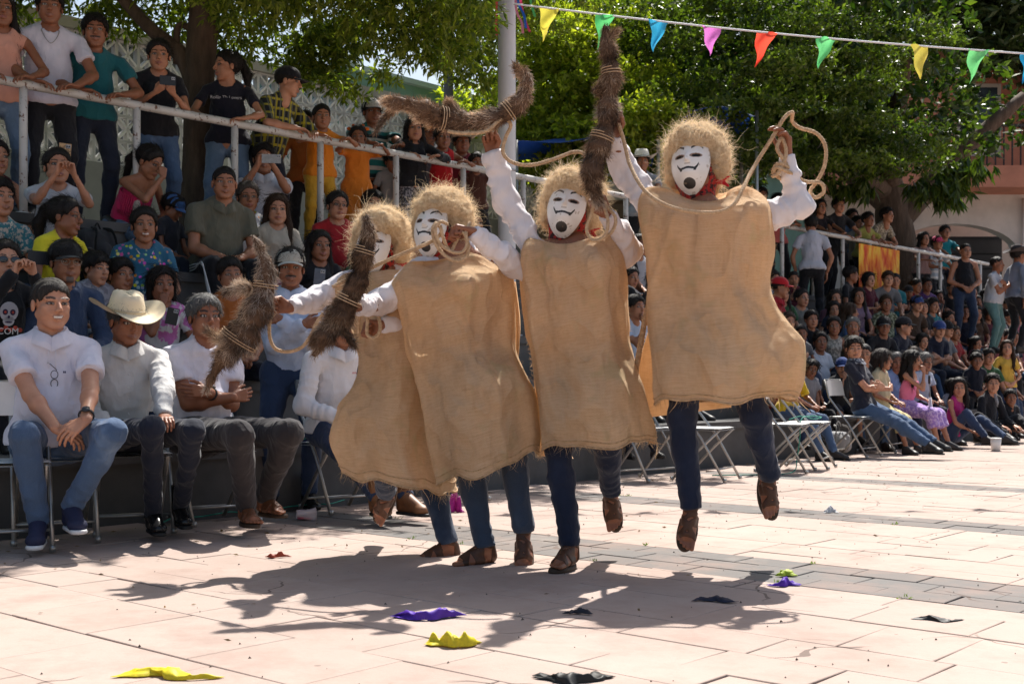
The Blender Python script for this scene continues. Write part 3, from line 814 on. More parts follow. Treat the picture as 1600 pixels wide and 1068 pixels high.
# foliage masses seen along the top of the picture: (px, py, Y, rx, ry, rz, sprigs)
LM = [(500, 66, 12.3, .30, .3, .26, 240), (545, 48, 12.3, .25, .3, .2, 130), (470, 96, 12.3, .22, .25, .14, 90), (515, 116, 12.3, .15, .2, .10, 50), (400, 10, 10.9, .45, .4, .16, 120), (430, -20, 10.2, .8, .5, .2, 200),
      (560, -15, 10.4, .8, .6, .22, 260), (650, 18, 10.8, .7, .6, .26, 330), (725, 38, 12.9, .5, .5, .35, 320), (690, 78, 11, .4, .4, .14, 100), (620, 58, 10.8, .4, .4, .14, 80), (745, 108, 12.6, .2, .3, .2, 80), (330, 5, 11.2, .5, .5, .12, 80),
      (355, 46, 11.4, .2, .3, .12, 35), (385, 60, 11.2, .14, .2, .14, 28), (230, -5, 11.5, .5, .5, .14, 110), (165, 20, 11.5, .3, .3, .10, 55), (20, 6, 11.5, .3, .4, .12, 55), (90, -20, 11.5, .5, .5, .12, 70), (280, 42, 11.8, .4, .3, .12, 42), (210, 36, 11.8, .25, .3, .1, 28),
      (440, 66, 12.3, .3, .4, .14, 55), (600, 112, 12, .3, .4, .07, 32), (530, 130, 11.8, .3, .4, .07, 36),
      (680, -70, 10, 1.0, 1.0, .35, 400), (500, -110, 9.8, 1.2, 1.0, .3, 400), (300, -120, 9.8, 1.2, 1.0, .3, 300), (100, -120, 9.4, 1.0, 1.0, .3, 200), (860, -30, 13.2, .8, .8, .5, 240), (790, 15, 13.4, .6, .6, .45, 220)]
Cs = []
for (x, y, Y, rx, ry, rz, n) in LM: Cs.append(ell_pts(at(x, y, Y), (rx, ry, rz), int(n * .85), g))
C = np.concatenate(Cs); Pl, Dl = sprigs(C, 9, .17, 3, droop=.45)
leafs = [leaf_mesh(Pl, Dl, .085, .028, 5, droop=.1)]
# the high crown over the spectators (gives them their dappled shade)
Ch = ell_pts((0, 0, 0), (1, 1, 1), 9500, g)
base = un(2.6, 2.9, 6.3)
Ch = base + np.outer(Ch[:, 0], A) * 8.2 + np.outer(Ch[:, 1], N) * 4.6 + np.outer(Ch[:, 2], UP) * 1.3
lu, ln = land_un(Ch)
x_, y_ = 800 + F * Ch[:, 0] / Ch[:, 1], 590 - F * (Ch[:, 2] - H0) / Ch[:, 1]
keep = (ln + g.normal(0, .12, len(ln)) > -.75 + .35 * np.sin(lu * 3.1)) & (lu < 7.2) & (y_ < -120)
Ch = Ch[keep]; Pl, Dl = sprigs(Ch, 9, .3, 13, droop=.2)
leafs.append(leaf_mesh(Pl, Dl, .15, .072, 15))
v, f, a = merge(leafs)
M_LEAF1 = leafm('leaf_mango', (.055, .095, .016), (.27, .30, .045), .5)
o = ob('crown', me_new('crown', v - tb, f, smooth=False, attr=a, attr_name='tint'), M_LEAF1, lt)
# --- middle tree, light green, behind the white pole
mb = V(.95, 18.2, 2.05)
mt_ = thing('sunlit_tree', 'small sunlit yellow green tree directly right of the white pole', 'tree', tuple(mb))
ob('trunk', mesh_from('trunk', [branch([V(0,0,-.05), V(.05,0,1), V(-.1,.1,2), V(-.3,.1,3.2)], [.13,.11,.09,.05]), branch([V(-.05,0,1.6), V(.6,.1,2.2), V(1.0,0,3)], [.08,.06,.03])]), M_BARK, mt_)
MMs = [(870, 60, 18, .9, .9, .55, 560), (930, 130, 17.8, .8, .8, .5, 540), (850, 190, 18, .7, .7, .5, 470), (930, 220, 17.4, .8, .8, .45, 560), (1010, 190, 17.0, .7, .7, .35, 460), (880, 270, 17.8, .7, .7, .3, 400), (990, 235, 17, .6, .6, .25, 260), (835, 120, 18.6, .6, .6, .6, 320), (960, 40, 19, .9, .9, .5, 480), (830, 20, 19, .9, .9, .5, 380), (1030, 130, 18.6, .7, .7, .3, 220),
       (760, 160, 19.5, .8, .8, .5, 240), (825, 250, 18.6, .5, .5, .35, 200)]
C = np.concatenate([ell_pts(at(x, y, Y), (rx, ry, rz), n, g, .3) for (x, y, Y, rx, ry, rz, n) in MMs])
Pl, Dl = sprigs(C, 8, .16, 23, droop=.1); v, q, a = leaf_mesh(Pl, Dl, .095, .05, 25)
ob('crown', me_new('crown', v - mb, q, smooth=False, attr=a, attr_name='tint'), leafm('leaf_light', (.11, .16, .02), (.42, .42, .06), .58), mt_)
# --- big layered tree on the right
rb_, _u = row_pt(1418, 3.4); rb_ = rb_ + V(0, 0, TIER_Z[4])
bt = thing('layered_tree', 'huge dark tree with layered horizontal foliage shading the right bleachers', 'tree', tuple(rb_))
def TR(x, y, dY=0): return at(x, y, rb_[1] + dY) - rb_
ob('trunk', mesh_from('trunk', [branch([V(0,0,-.1), TR(1402, 380), TR(1395, 340), TR(1390, 300), TR(1360, 200)], [.42, .36, .34, .3, .2]),
    branch([TR(1400, 350), TR(1440, 305), TR(1500, 240), TR(1600, 150)], [.24, .22, .18, .1]), branch([TR(1392, 320), TR(1330, 270), TR(1240, 200), TR(1120, 140)], [.26, .2, .15, .08]),
    branch([TR(1385, 300), TR(1300, 240, -2), TR(1250, 180, -4)], [.2, .15, .08]), branch([TR(1390, 290), TR(1400, 180, -2), TR(1420, 80, -3)], [.2, .16, .08])]), M_BARK, bt)
cc = V(6.7, 20.6, 5.4); rr = V(6.1, 5.2, 4.0)
blobs = []
g = np.random.default_rng(31)
for i in range(1500):
    d = g.normal(0, 1, 3); d /= np.linalg.norm(d)
    if d[1] > .55: continue
    rad = g.uniform(.72, 1.0) if i % 4 else g.uniform(.2, .7)
    p = cc + d * rr * rad
    p[2] = round(p[2] / .5) * .5 + g.normal(0, .06)
    if p[2] < 3.55 or p[1] > 25: continue
    q = land_un(p[None]); 
    if q[1][0] < .35: continue
    x, y = px_of(p)
    if x < 975 + 60 * math.sin(p[2] * 3) : continue
    if y > (268 if x < 1420 else 245): continue
    if y < -330 and i % 3: continue
    if all(np.linalg.norm((p - b_) * V(1, 1, 2.3)) > .68 for b_ in blobs): blobs.append(p)
    if len(blobs) > 380: break
LP, LD, LT = [], [], []
for p in blobs:
    x, y = px_of(p); near = p[1] < 19.5
    n = 105 if y > -60 else 28
    r = V(g.uniform(.55, .95), g.uniform(.5, .8), g.uniform(.13, .2))
    c = ell_pts(p, r, n, g, .5); c[:, 2] = np.maximum(c[:, 2], p[2] - .08)
    P_, D_ = sprigs(c, 9, .16, int(abs(p[0]) * 1000) % 9999, droop=-.15)
    LP.append(P_); LD.append(D_); LT.append(np.full(len(P_), g.uniform(.2, .7)))
v, q, a = leaf_mesh(np.concatenate(LP), np.concatenate(LD), .085, .045, 35, tint=np.concatenate(LT))
parts = [(v, q, a)]
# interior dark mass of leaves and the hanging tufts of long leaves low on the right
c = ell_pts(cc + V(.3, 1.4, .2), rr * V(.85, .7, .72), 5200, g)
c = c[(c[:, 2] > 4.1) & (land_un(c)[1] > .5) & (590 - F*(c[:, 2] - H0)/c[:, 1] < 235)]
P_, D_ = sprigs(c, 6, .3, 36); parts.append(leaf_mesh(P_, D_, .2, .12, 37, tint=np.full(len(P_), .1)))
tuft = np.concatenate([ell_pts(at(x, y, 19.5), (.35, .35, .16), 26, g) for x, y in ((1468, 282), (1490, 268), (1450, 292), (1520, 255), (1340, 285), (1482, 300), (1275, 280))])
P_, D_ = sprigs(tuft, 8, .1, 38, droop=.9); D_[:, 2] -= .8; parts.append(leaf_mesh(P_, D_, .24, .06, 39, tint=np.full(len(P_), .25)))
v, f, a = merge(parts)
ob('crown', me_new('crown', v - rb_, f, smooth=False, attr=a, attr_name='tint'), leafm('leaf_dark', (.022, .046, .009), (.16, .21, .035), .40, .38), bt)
# --- trees further back
def far_tree(lbl, base, blobs, n, L, W, seed, c1, c2, grp='trees beyond the terrace', sh=None):
    t = thing('background_tree', lbl, 'tree', tuple(base), grp); g = np.random.default_rng(seed); base = np.array(base, float)
    top = np.mean([b[0] for b in blobs], 0)
    ob('trunk', mesh_from('trunk', [branch([V(0,0,-.1), (top-base)*.5 + V(.2,0,0), top - base], [.3, .22, .1])]), M_BARK, t)
    C = np.concatenate([ell_pts(c, r, n, g, .4) for c, r in blobs]); P_, D_ = sprigs(C, 8, .35, seed + 1)
    v, q, a = leaf_mesh(P_, D_, L, W, seed + 2)
    ob('crown', me_new('crown', v - base, q, smooth=False, attr=a, attr_name='tint'), leafm('leaf_far%d' % seed, c1, c2, .3), t)
far_tree('dark tree crown in the upper right corner behind the layered tree', (14, 30, 2.0), [((12.5, 30, 9.4), (2.2, 2, 1.6)), ((15, 31, 8), (2.5, 2, 2)), ((10.5, 30, 10.5), (2, 2, 1.4))], 700, .3, .11, 51, (.02, .04, .012), (.07, .10, .03))
far_tree('green tree behind the blue tarps left of the layered tree', (3, 27, 2.0), [((1.4, 27, 5.6), (2.3, 1.5, 1.7)), ((3.6, 27.5, 5.5), (2.2, 1.5, 2.0)), ((-.2, 28, 5.0), (1.6, 1.2, 1.2)), ((2.5, 28, 8.2), (2.6, 1.5, 1.8))], 620, .26, .12, 61, (.03, .055, .012), (.08, .11, .02))
far_tree('pale green tree behind the green gabled building', (-4.5, 34, 2.0), [((-4.5, 34, 6.0), (3.2, 2, 1.1)), ((-1.5, 34, 6.4), (2.0, 2, 1.2))], 420, .3, .13, 71, (.05, .08, .03), (.10, .13, .04))
# ============================================================ people
HEADC = {}
def sm(x, a, b): t = np.clip((x - a) / (b - a), 0, 1); return t * t * (3 - 2 * t)
def head_template(res, smile, fem):
    """face looks towards -Y, origin at mid head, 0.225 m tall"""
    k = (res, smile, fem)
    if k in HEADC: return HEADC[k]
    f = Field(.012); w = .94 if fem else 1.0
    f.ell((0, .014, .036), (.073, .091, .078))
    f.ell((0, -.020, -.028), (.060*w, .065, .078), k=.02)
    for s in (-1, 1): f.ell((s*.034*w, -.036, -.046), (.030, .034, .036), k=.02)
    for s in (-1, 1):
        f.cap((s*.050*w, .002, -.045), (s*.018, -.056, -.090), .019, .018, k=.016)
        f.ell((s*.040*w, -.056, -.014), (.020, .020, .018), k=.014)
        f.cap((s*.046, -.062, .026), (s*.012, -.078, .023), .010, .009, k=.010)
        f.ell((s*.010, -.094, -.027), (.0085, .010, .0075), k=.005)
        f.ell((s*.0752, .010, -.006), (.0085, .017, .029), k=.005)
    f.cap((0, -.080, .016), (0, -.101, -.020), .0075, .0115, k=.008)
    f.ell((0, -.060, -.094), (.020, .019, .016), k=.014)
    up = .004 if smile else 0
    f.cap((-.021, -.078, -.053+up), (0, -.088, -.0515), .0055, .0065, k=.006); f.cap((0, -.088, -.0515), (.021, -.078, -.053+up), .0065, .0055, k=.006)
    f.cap((-.016, -.077, -.062+up*.6), (0, -.086, -.0645), .0055, .0075, k=.006); f.cap((0, -.086, -.0645), (.016, -.077, -.062+up*.6), .0075, .0055, k=.006)
    if smile:
        for s in (-1, 1): f.ell((s*.034, -.068, -.036), (.014, .012, .013), k=.012)
    for s in (-1, 1): f.sub((s*.0305, -.0925, .006), .0150, k=.010)
    for s in (-1, 1): f.ell((s*.0305, -.0665, .0055), (.0145, .0135, .0115), k=.002)
    f.cap((0, .012, -.05), (0, .022, -.165), .050*(.88 if fem else 1), .052*(.85 if fem else 1.02), k=.02)
    v, q = f.mesh(res)
    HEADC[k] = (v, q); return v, q
def face_paint(v, smile, fem, p):
    """flat colour marks that belong to the face: lips, brows, eyes, moustache"""
    a = np.zeros((len(v), 4)); x, y, z = v.T; X = np.abs(x); front = y < -.045
    def put(m, c, al=1.0):
        al = np.clip(m, 0, 1) * al; a[:, :3] = a[:, :3] * (1 - al[:, None]) + np.array(c) * al[:, None]; a[:, 3] = np.maximum(a[:, 3], al)
    sh = p.get('stubble', 0)
    if sh: put((sm(z, -.03, -.05)) * sm(y, .0, -.03) * front, (.10, .07, .055), sh)
    lipc = p.get('lip', (.38, .12, .10) if fem else (.30, .125, .09))
    lz = -.057 + (.004 * sm(X, .008, .02) if smile else 0)
    put(((X < .024) & (np.abs(z - lz) < .0085 * np.sqrt(np.clip(1 - (X/.025)**2, .05, 1))) & (y < -.070)).astype(float), lipc, .9)
    if p.get('teeth'): put(((X < .019) & (np.abs(z - lz - .0005) < .0042) & (y < -.070)).astype(float), (.75, .70, .63))
    else: put(((X < .020) & (np.abs(z - lz) < .0017) & (y < -.07)).astype(float), (.08, .03, .025), .8)
    br = p.get('brow', (.02, .014, .01))
    bz = .0285 + .004 * np.sin(np.clip((X - .014)/.036, 0, 1) * math.pi)
    put(((X > .012) & (X < .050) & (np.abs(z - bz) < (.0036 if fem else .0052)) & front).astype(float), br, .85)
    ez = z - .0055; ex = X - .0305
    eye = (ex/.0150)**2 + (ez/(.0060 if smile else .0072))**2
    put(((eye < 1.35) & (y < -.058)).astype(float), (.025, .014, .010), 1)
    put(((eye < .62) & (y < -.058)).astype(float), (.36, .31, .27), 1)
    gx = p.get('gaze', 0) * .004
    put((((x - np.sign(x)*.0305 - gx)**2 + (ez)**2 < .0056**2) & (y < -.058)).astype(float), (.012, .007, .005))
    put(((np.abs(ex) < .016) & (np.abs(z - .0145) < .0030) & (y < -.06)).astype(float), (.12, .06, .04), .6)
    put(((X < .0065) & (X > .002) & (np.abs(z + .034) < .003) & (y < -.085)).astype(float), (.05, .02, .015), .7)
    if p.get('moustache'):
        mc = p.get('mcol', (.02, .016, .013)); mz = -.0435 - .20 * np.clip(X - .010, 0, 1)
        put(((X < .032) & (np.abs(z - mz) < .0058) & (y < -.065)).astype(float), mc, .95)
    if p.get('goatee'): put(((X < .020) & (z < -.074) & (z > -.108) & (y < -.05)).astype(float), p.get('mcol', (.03, .022, .018)), .85)
    return a
HAIRC = {}
def hair_template(style, res):
    k = (style, res)
    if k in HAIRC: return HAIRC[k]
    e = {'buzz': .004, 'short': .017, 'long': .016, 'pony': .014, 'bun': .015, 'curly': .026, 'bob': .016, 'boy': .018, 'fade': .009}[style]
    f = Field(.014); f.ell((0, .016, .038), (.0735 + e, .091 + e, .079 + e))
    if style == 'long':
        for s in (-1, 1):
            f.cap((s*.070, .012, .03), (s*.088, .022, -.12), .022, .032); f.cap((s*.088, .022, -.12), (s*.085, -.015, -.29), .032, .018)
        f.cap((0, .075, .03), (0, .085, -.17), .045, .065); f.cap((0, .085, -.17), (.02, .08, -.32), .065, .03)
    if style == 'bob':
        for s in (-1, 1): f.cap((s*.068, .015, .03), (s*.076, .012, -.075), .024, .020)
        f.cap((0, .06, .02), (0, .065, -.07), .055, .045)
    if style == 'pony':
        f.ell((0, .115, .05), (.028, .028, .028)); f.cap((0, .125, .045), (.01, .165, -.05), .030, .036); f.cap((.01, .165, -.05), (.02, .15, -.22), .036, .012)
    if style == 'bun': f.ell((0, .108, .07), (.036, .034, .036))
    if style == 'boy': f.cap((-.04, -.062, .072), (.045, -.060, .070), .020, .020)
    low = -.02 if style in ('fade', 'buzz') else (-.035 if style in ('short', 'boy', 'curly') else -.06)
    def post(D, X):
        x, y, z = X[..., 0], X[..., 1], X[..., 2]
        line = -.012*np.exp(-((np.abs(x) - .066)/.010)**2)*(y > -.055)*(y < -.0) + np.where(y < -.02, .030 + np.clip((-y - .040)/.04, 0, 1) * (.052 if style in ('long','bob','pony','bun') else .040 if style != 'boy' else .024), np.where(y < .03, .030 + (low - .030) * np.clip((y + .02)/.05, 0, 1), low))
        line = line + .004*np.sin(x*150 + 2*np.sin(x*60)) + .003*np.sin(x*310)
        if style in ('long', 'bob'):
            lim = np.where((y < -.02) & (np.abs(x) < .062), line, -9)
            return np.maximum(D, (lim - z) * .7)
        if style == 'pony':
            return np.maximum(D, np.where(y > .10, -1, (line - z) * .7))
        return np.maximum(D, (line - z) * .7)
    v, q = f.mesh(res, post)
    nn = vnormals(v, q)
    if style == 'curly': v = v + nn * (wob(v, 5, 130)[:, None] * .006 + wob(v, 6, 60)[:, None] * .004)
    else: v = v + nn * (wob(v, 5, 90, (1.3, 1, .25))[:, None] * .0035 + wob(v, 8, 30, (1, 1, .4))[:, None] * .003)
    g = np.random.default_rng(3); ns = {'buzz': 250, 'fade': 700, 'short': 900, 'boy': 900, 'curly': 900, 'long': 1100, 'bob': 900, 'pony': 900, 'bun': 800}[style]
    if res > .01: ns = ns // 3
    idx = g.integers(0, len(v), ns); p = v[idx]; m_ = nn[idx]
    if style in ('long', 'bob'): d = np.stack([np.sign(p[:, 0])*.5*(p[:, 2] > .05), np.full(ns, .05), np.full(ns, -1.0)], 1); L, w = .085, .0032
    elif style in ('pony', 'bun'): d = np.array([0, .12, .05]) - p; d = np.where((p[:, 1] > .10)[:, None], np.array([0, .1, -1.0]), d); L, w = .06, .0028
    elif style == 'curly': d = g.normal(0, 1, (ns, 3)); L, w = .022, .003
    else: d = p - np.array([.01, .045, .135]); d[:, 1] -= .02; L, w = (.014 if style in ('fade', 'buzz') else .034), .0026
    d = d / (np.linalg.norm(d, axis=1)[:, None] + 1e-9); d = d - m_*((d*m_).sum(1)[:, None]); d = d/(np.linalg.norm(d, axis=1)[:, None] + 1e-9) + m_*(.22 if style in ('long', 'bob', 'pony', 'bun') else .45)
    sv, sq = strands(p - m_*.002, d, L, w*(2 if res > .01 else 1), 3, .25, gravity=.25, seed=4, jitter=.15)
    v, q, _ = merge([(v, q), (sv, sq)])
    HAIRC[k] = (v, q); return v, q
HANDC = {}
def hand_template(pose, res):
    """left hand: wrist at origin, fingers towards -Z, palm towards -Y, thumb on -X"""
    k = (pose, res)
    if k in HANDC: return HANDC[k]
    f = Field(.006)
    curl = {'relax': (18, 28, 18), 'fist': (70, 85, 55), 'grip': (50, 60, 35), 'flat': (4, 6, 4), 'point': (30, 40, 20)}[pose]
    spread = {'relax': .6, 'fist': .2, 'grip': .4, 'flat': 1.6, 'point': .8}[pose]
    mcp = [(-.030, 0, -.082), (-.010, 0, -.087), (.010, 0, -.083), (.028, .001, -.074)]
    ln = [(.041, .025, .019), (.045, .029, .020), (.042, .027, .019), (.033, .020, .017)]
    for i, (m, L) in enumerate(zip(mcp, ln)):
        m = np.array(m); f.cap((m[0]*.55, 0, -.008), m, .0135, .0115, k=.010)
        a = 0; p = m; sx = (-.12, -.03, .05, .14)[i] * spread
        for j in range(3):
            a += R(curl[j] * (1 + .08*i)); d = V(sx * math.cos(a), -math.sin(a), -math.cos(a)); q = p + d * L[j]
            f.cap(p, q, .0092 - .0009*j - (.0008 if i == 3 else 0), .0085 - .0011*j - (.0008 if i == 3 else 0), k=.003); p = q
    if pose in ('fist', 'grip'): th = [(-.018, -.004, -.018), (-.040, -.018, -.048), (-.034, -.040, -.072), (-.014, -.048, -.084)]
    else: th = [(-.018, -.004, -.018), (-.046, -.014, -.050), (-.056, -.022, -.078), (-.056, -.026, -.100)]
    f.cap(th[0], th[1], .015, .0115, k=.010); f.cap(th[1], th[2], .0108, .0100, k=.004); f.cap(th[2], th[3], .0098, .0078, k=.003)
    f.cap((0, 0, .010), (0, 0, -.012), .024, .024, flat=.72, ax=(0, 1, 0), k=.012)
    v, q = f.mesh(res)
    HANDC[k] = (v, q); return v, q
def basis(z, y):
    """columns x,y,z"""
    z = unit(z); y = np.array(y, float); y = unit(y - z * (y @ z)); return np.stack([np.cross(y, z), y, z], 1)
def hand_mesh(pose, res, wrist, d, palm, side, s=1.0):
    v, q = hand_template(pose, res); v = v * s
    if side > 0: v = v * V(-1, 1, 1); q = q[:, ::-1]      # right hand of a person facing -Y is on -X: mirror
    M = basis(-np.array(d), -np.array(palm))
    return v @ M.T + wrist, q
def ik(a, t, l1, l2, hint):
    a, t = np.array(a, float), np.array(t, float); d = t - a; L = np.linalg.norm(d); mx = (l1 + l2) * .995
    if L > mx: t = a + d / L * mx; d = t - a; L = mx
    L = max(L, abs(l1 - l2) + .01)
    u = unit(d); c = (l1*l1 + L*L - l2*l2) / (2*l1*L); c = max(-1, min(1, c)); h = l1 * math.sqrt(1 - c*c)
    hint = np.array(hint, float); hint = hint - u * (hint @ u)
    return a + u * l1 * c + unit(hint) * h, t
def rotz(a): c, s = math.cos(a), math.sin(a); return np.array([[c, -s, 0], [s, c, 0], [0, 0, 1]])
def rotx(a): c, s = math.cos(a), math.sin(a); return np.array([[1, 0, 0], [0, c, -s], [0, s, c]])
def roty(a): c, s = math.cos(a), math.sin(a); return np.array([[c, 0, s], [0, 1, 0], [-s, 0, c]])

def human(**s):
    """Builds a figure in local coordinates (origin on the floor/seat point, facing -Y).
    Returns dict part -> (verts, faces[, paint])"""
    H = s.get('H', 1.68); k = H / 1.7; fem = s.get('fem', False); fat = s.get('fat', 0.0)
    kid = H < 1.42; lod = s.get('lod', 1)
    rb, rh, rn, rs = [(.013, .0042, .0045, .011), (.019, .0056, .0062, .0155), (.026, .0095, .011, .022)][lod]
    P = np.array(s['pelvis'], float)
    lean = R(s.get('lean', 6)); sl = R(s.get('side', 0)); tw = R(s.get('twist', 0))
    f0 = V(0, -1, 0); up = V(math.sin(sl), -math.sin(lean), math.cos(lean)); up = unit(up)
    TL = .305 * H * s.get('tl', 1.0)
    C = P + up * TL                                        # base of the neck
    Rt = rotz(tw); side_t = Rt @ V(1, 0, 0); fwd_t = unit(np.cross(up, side_t)) * -1
    if fwd_t @ (Rt @ f0) < 0: fwd_t = -fwd_t
    sw = (.106 if not fem else .096) * H * s.get('bw', 1.0)
    sh = {+1: C - up * .044 * H + side_t * sw, -1: C - up * .044 * H - side_t * sw}
    if 'shl' in s:
        for q_, d_ in s['shl'].items(): sh[q_] = sh[q_] + np.array(d_)
    al = .172 * H, .150 * H; ll = .245 * H, .240 * H
    hs = (.235 + (H - 1.7) * .06) / .225 * s.get('hs', 1.0)
    yaw, pit, rol = [R(a) for a in s.get('head', (0, 0, 0))]
    MH = rotz(yaw) @ rotx(pit) @ roty(rol)
    HC = C + unit(up * .7 + UP * .3 + f0 * .14) * (.088 if not fem else .080) * H
    if 'headc' in s: HC = np.array(s['headc'], float)
    ar = .84 if fem else 1.0; ar *= (1 + fat * .25)
    if kid: ar *= .92
    W, E = {}, {}
    for q_ in (1, -1):
        h = s.get('hand', {}).get(q_, sh[q_] + V(q_*.06, -.02, -.46*k))
        hint = s.get('elb', {}).get(q_, V(q_*.6, .7, -.5))
        if s.get('elbow', {}).get(q_) is not None: E[q_] = np.array(s['elbow'][q_]); W[q_] = np.array(h, float)
        else: E[q_], W[q_] = ik(sh[q_], h, al[0], al[1], hint)
    hipw = .052 * H
    AN, KN, HP = {}, {}, {}
    for q_ in (1, -1):
        HP[q_] = P + Rt @ V(q_ * hipw, 0, 0) - up * .0
        a = s.get('ankle', {}).get(q_, P + V(q_*.08, 0, -.46*H))
        if s.get('knee', {}).get(q_) is not None: KN[q_] = np.array(s['knee'][q_]); AN[q_] = np.array(a, float)
        else: KN[q_], AN[q_] = ik(HP[q_], a, ll[0], ll[1], s.get('kh', {}).get(q_, V(q_*.25, -1, .3)))
    out = {}
    BW = s.get('bw', 1.0)
    # --- torso shape shared by skin and garments
    def torso(F, e, hem=None):
        F.cap(P + up*.02, P + up*TL*.5, (.118*BW + .04*fat)*k + e, (.112*BW + .035*fat)*k + e, flat=.74 + .22*min(fat, 1), ax=fwd_t, k=.05)
        cr = (.108 if not fem else .098)*BW
        F.cap(P + up*TL*.45, C - up*.085*k, (cr + .01 + .03*fat)*k + e, cr*k + e, flat=.72, ax=fwd_t, k=.05)
        F.cap(sh[1]*.82 + sh[-1]*.18 - up*.02*k, sh[-1]*.82 + sh[1]*.18 - up*.02*k, .044*k + e*.6, k=.032)
        for q_ in (1, -1): F.cap(C + up*.008*k, sh[q_]*.85 + C*.15 + up*.006*k, .040*k + e*.4, .038*k + e*.5, k=.03)
        F.cap(C - up*.05*k, C + up*.012, .062*k + e*.6, .050*k + e*.3, k=.035)
        if fat > .3: F.ell(P + up*TL*.32 + fwd_t*.045*k, V(.13, .11, .12)*k*(1 + .12*fat) + e, k=.05)
        if fem and not kid:
            for q_ in (1, -1): F.ell(C - up*.155*k + fwd_t*.062*k + side_t*q_*.05*k, V(.052, .046, .05)*k + e, k=.04)
    bt = s.get('bottom', 'trousers'); top = s.get('top', 'tee')
    # --- skin body
    a2 = ar * (.86 if top == 'long' else 1)
    F = Field(.022); torso(F, -.004)
    F.cap(HP[1], HP[-1], .098*k, k=.05)
    F.cap(C - up*.02, HC - MH @ V(0, -.02, .06)*hs, .052*k*ar, .048*k*ar, k=.02)
    for q_ in (1, -1):
        F.cap(sh[q_], E[q_], .043*k*ar, .036*k*ar); F.cap(E[q_], W[q_], .037*k*ar, .025*k*ar, k=.015)
        m = E[q_]*.72 + W[q_]*.28; F.ell(m, V(.038, .038, .044)*k*a2, k=.02)
    if bt in ('shorts', 'skirt', 'none') :
        for q_ in (1, -1):
            F.cap(HP[q_], KN[q_], .078*k*(1 + .2*fat), .052*k); F.cap(KN[q_], AN[q_], .048*k, .032*k, k=.02)
            F.ell(KN[q_]*.68 + AN[q_]*.32 + (Rt @ V(0, .018, 0)), V(.050, .052, .075)*k, k=.03)
    else:
        for q_ in (1, -1): F.cap(HP[q_], KN[q_], .060*k, .045*k); F.cap(KN[q_], AN[q_], .042*k, .031*k)
    bv, bq = F.mesh(rb)
    parts = [(bv, bq, None)]
    hv, hq = head_template(rh, s.get('smile', False), fem)
    paint = face_paint(hv, s.get('smile', False), fem, s)
    fw = s.get('facew', 1.0)
    parts.append(((hv * V(fw, 1, 1) * hs) @ MH.T + HC, hq, paint))
    for q_ in (1, -1):
        if s.get('nohand', {}).get(q_): continue
        d = s.get('hdir', {}).get(q_, W[q_] - E[q_]); pl_ = s.get('palm', {}).get(q_, V(-q_*.8, .4, -.2))
        v_, f_ = hand_mesh(s.get('hpose', {}).get(q_, 'relax'), rn, W[q_], d, pl_, q_, .97*k*(.92 if fem else 1.0))
        parts.append((v_, f_, None))
    # bare or sandalled feet are part of the body
    foot = s.get('foot', 'shoe')
    fd, fu = {}, {}
    for q_ in (1, -1):
        d = unit(s.get('fdir', {}).get(q_, V(q_*.25, -1, 0))); u_ = s.get('fup', {}).get(q_, UP)
        fd[q_], fu[q_] = d, u_
    def foot_field(q_, e=0.0, toes=True, Ff=None):
        M = basis(fu[q_], -fd[q_]); Ff = Ff or Field(.012); kk = H / 1.7
        Z = lambda x, y, z: AN[q_] + M @ (V(x * q_, y, z) * kk)
        Ff.cap(Z(0, .012, 0), Z(0, .03, -.055), .034*kk + e, .030*kk + e)
        Ff.cap(Z(0, 0, -.02), Z(0, -.10, -.062), .034*kk + e, .026*kk + e); Ff.cap(Z(0, .02, -.06), Z(.004, -.12, -.070), .026*kk + e, .020*kk + e)
        Ff.cap(Z(-.018, -.02, -.068), Z(-.022, -.125, -.074), .020*kk + e, .017*kk + e); Ff.cap(Z(.02, -.02, -.07), Z(.028, -.10, -.074), .018*kk + e, .015*kk + e)
        if toes:
            for i, (tx, ty, L, r) in enumerate([(-.030, -.125, .045, .0125), (-.010, -.135, .034, .009), (.006, -.130, .030, .0085), (.021, -.120, .026, .008), (.034, -.108, .022, .0078)]):
                Ff.cap(Z(tx, ty, -.076), Z(tx, ty - L, -.079), r*kk, r*.9*kk, k=.004)
        return Ff, Z, M
    if foot in ('sandal', 'bare'):
        for q_ in (1, -1): v_, f_ = foot_field(q_)[0].mesh(.005 if lod == 0 else .008); parts.append((v_, f_, None))
    out['body'] = merge(parts)
    if foot == 'sandal':
        for q_ in (1, -1):
            Ff, Z, M = foot_field(q_, .004, toes=False)
            def bands(D, X, Z=Z, M=M):
                L = (X - Z(0, 0, 0)) @ M; x, y, z = L[..., 0]*q_, L[..., 1], L[..., 2]
                b = np.minimum(np.abs(y + .085 + x*.9) - .017, np.abs(y + .085 - x*.9) - .017)
                b = np.minimum(b, np.abs(y + .118) - .009); b = np.minimum(b, np.abs(y + .045 + x*.5) - .010)
                b = np.minimum(b, np.maximum(np.abs(z + .002 + y*.3) - .011, -9)); b = np.minimum(b, np.maximum(-(y - .020), z + .012))
                return np.maximum(D, b)
            rs_ = .0042 if lod == 0 else .007
            v_, f_ = Ff.mesh(rs_, bands)
            # sole
            a = np.linspace(0, 2*np.pi, 28, endpoint=False)
            oy = -.060 - .120*np.cos(a); ox = np.sin(a) * (.046 + .010*np.cos(a + .2)) + .004
            kk = H/1.7; rings = []
            for zz_, sc2 in ((-.090, .96), (-.102, 1.0), (-.110, .97)):
                rings.append(np.array([Z(x*sc2, y*sc2 - .06*(1 - sc2), zz_) for x, y in zip(ox, oy)]))
            sv = np.concatenate(rings + [rings[0].mean(0)[None], rings[-1].mean(0)[None]]); n_ = 28; i_ = np.arange(n_); j_ = (i_+1) % n_
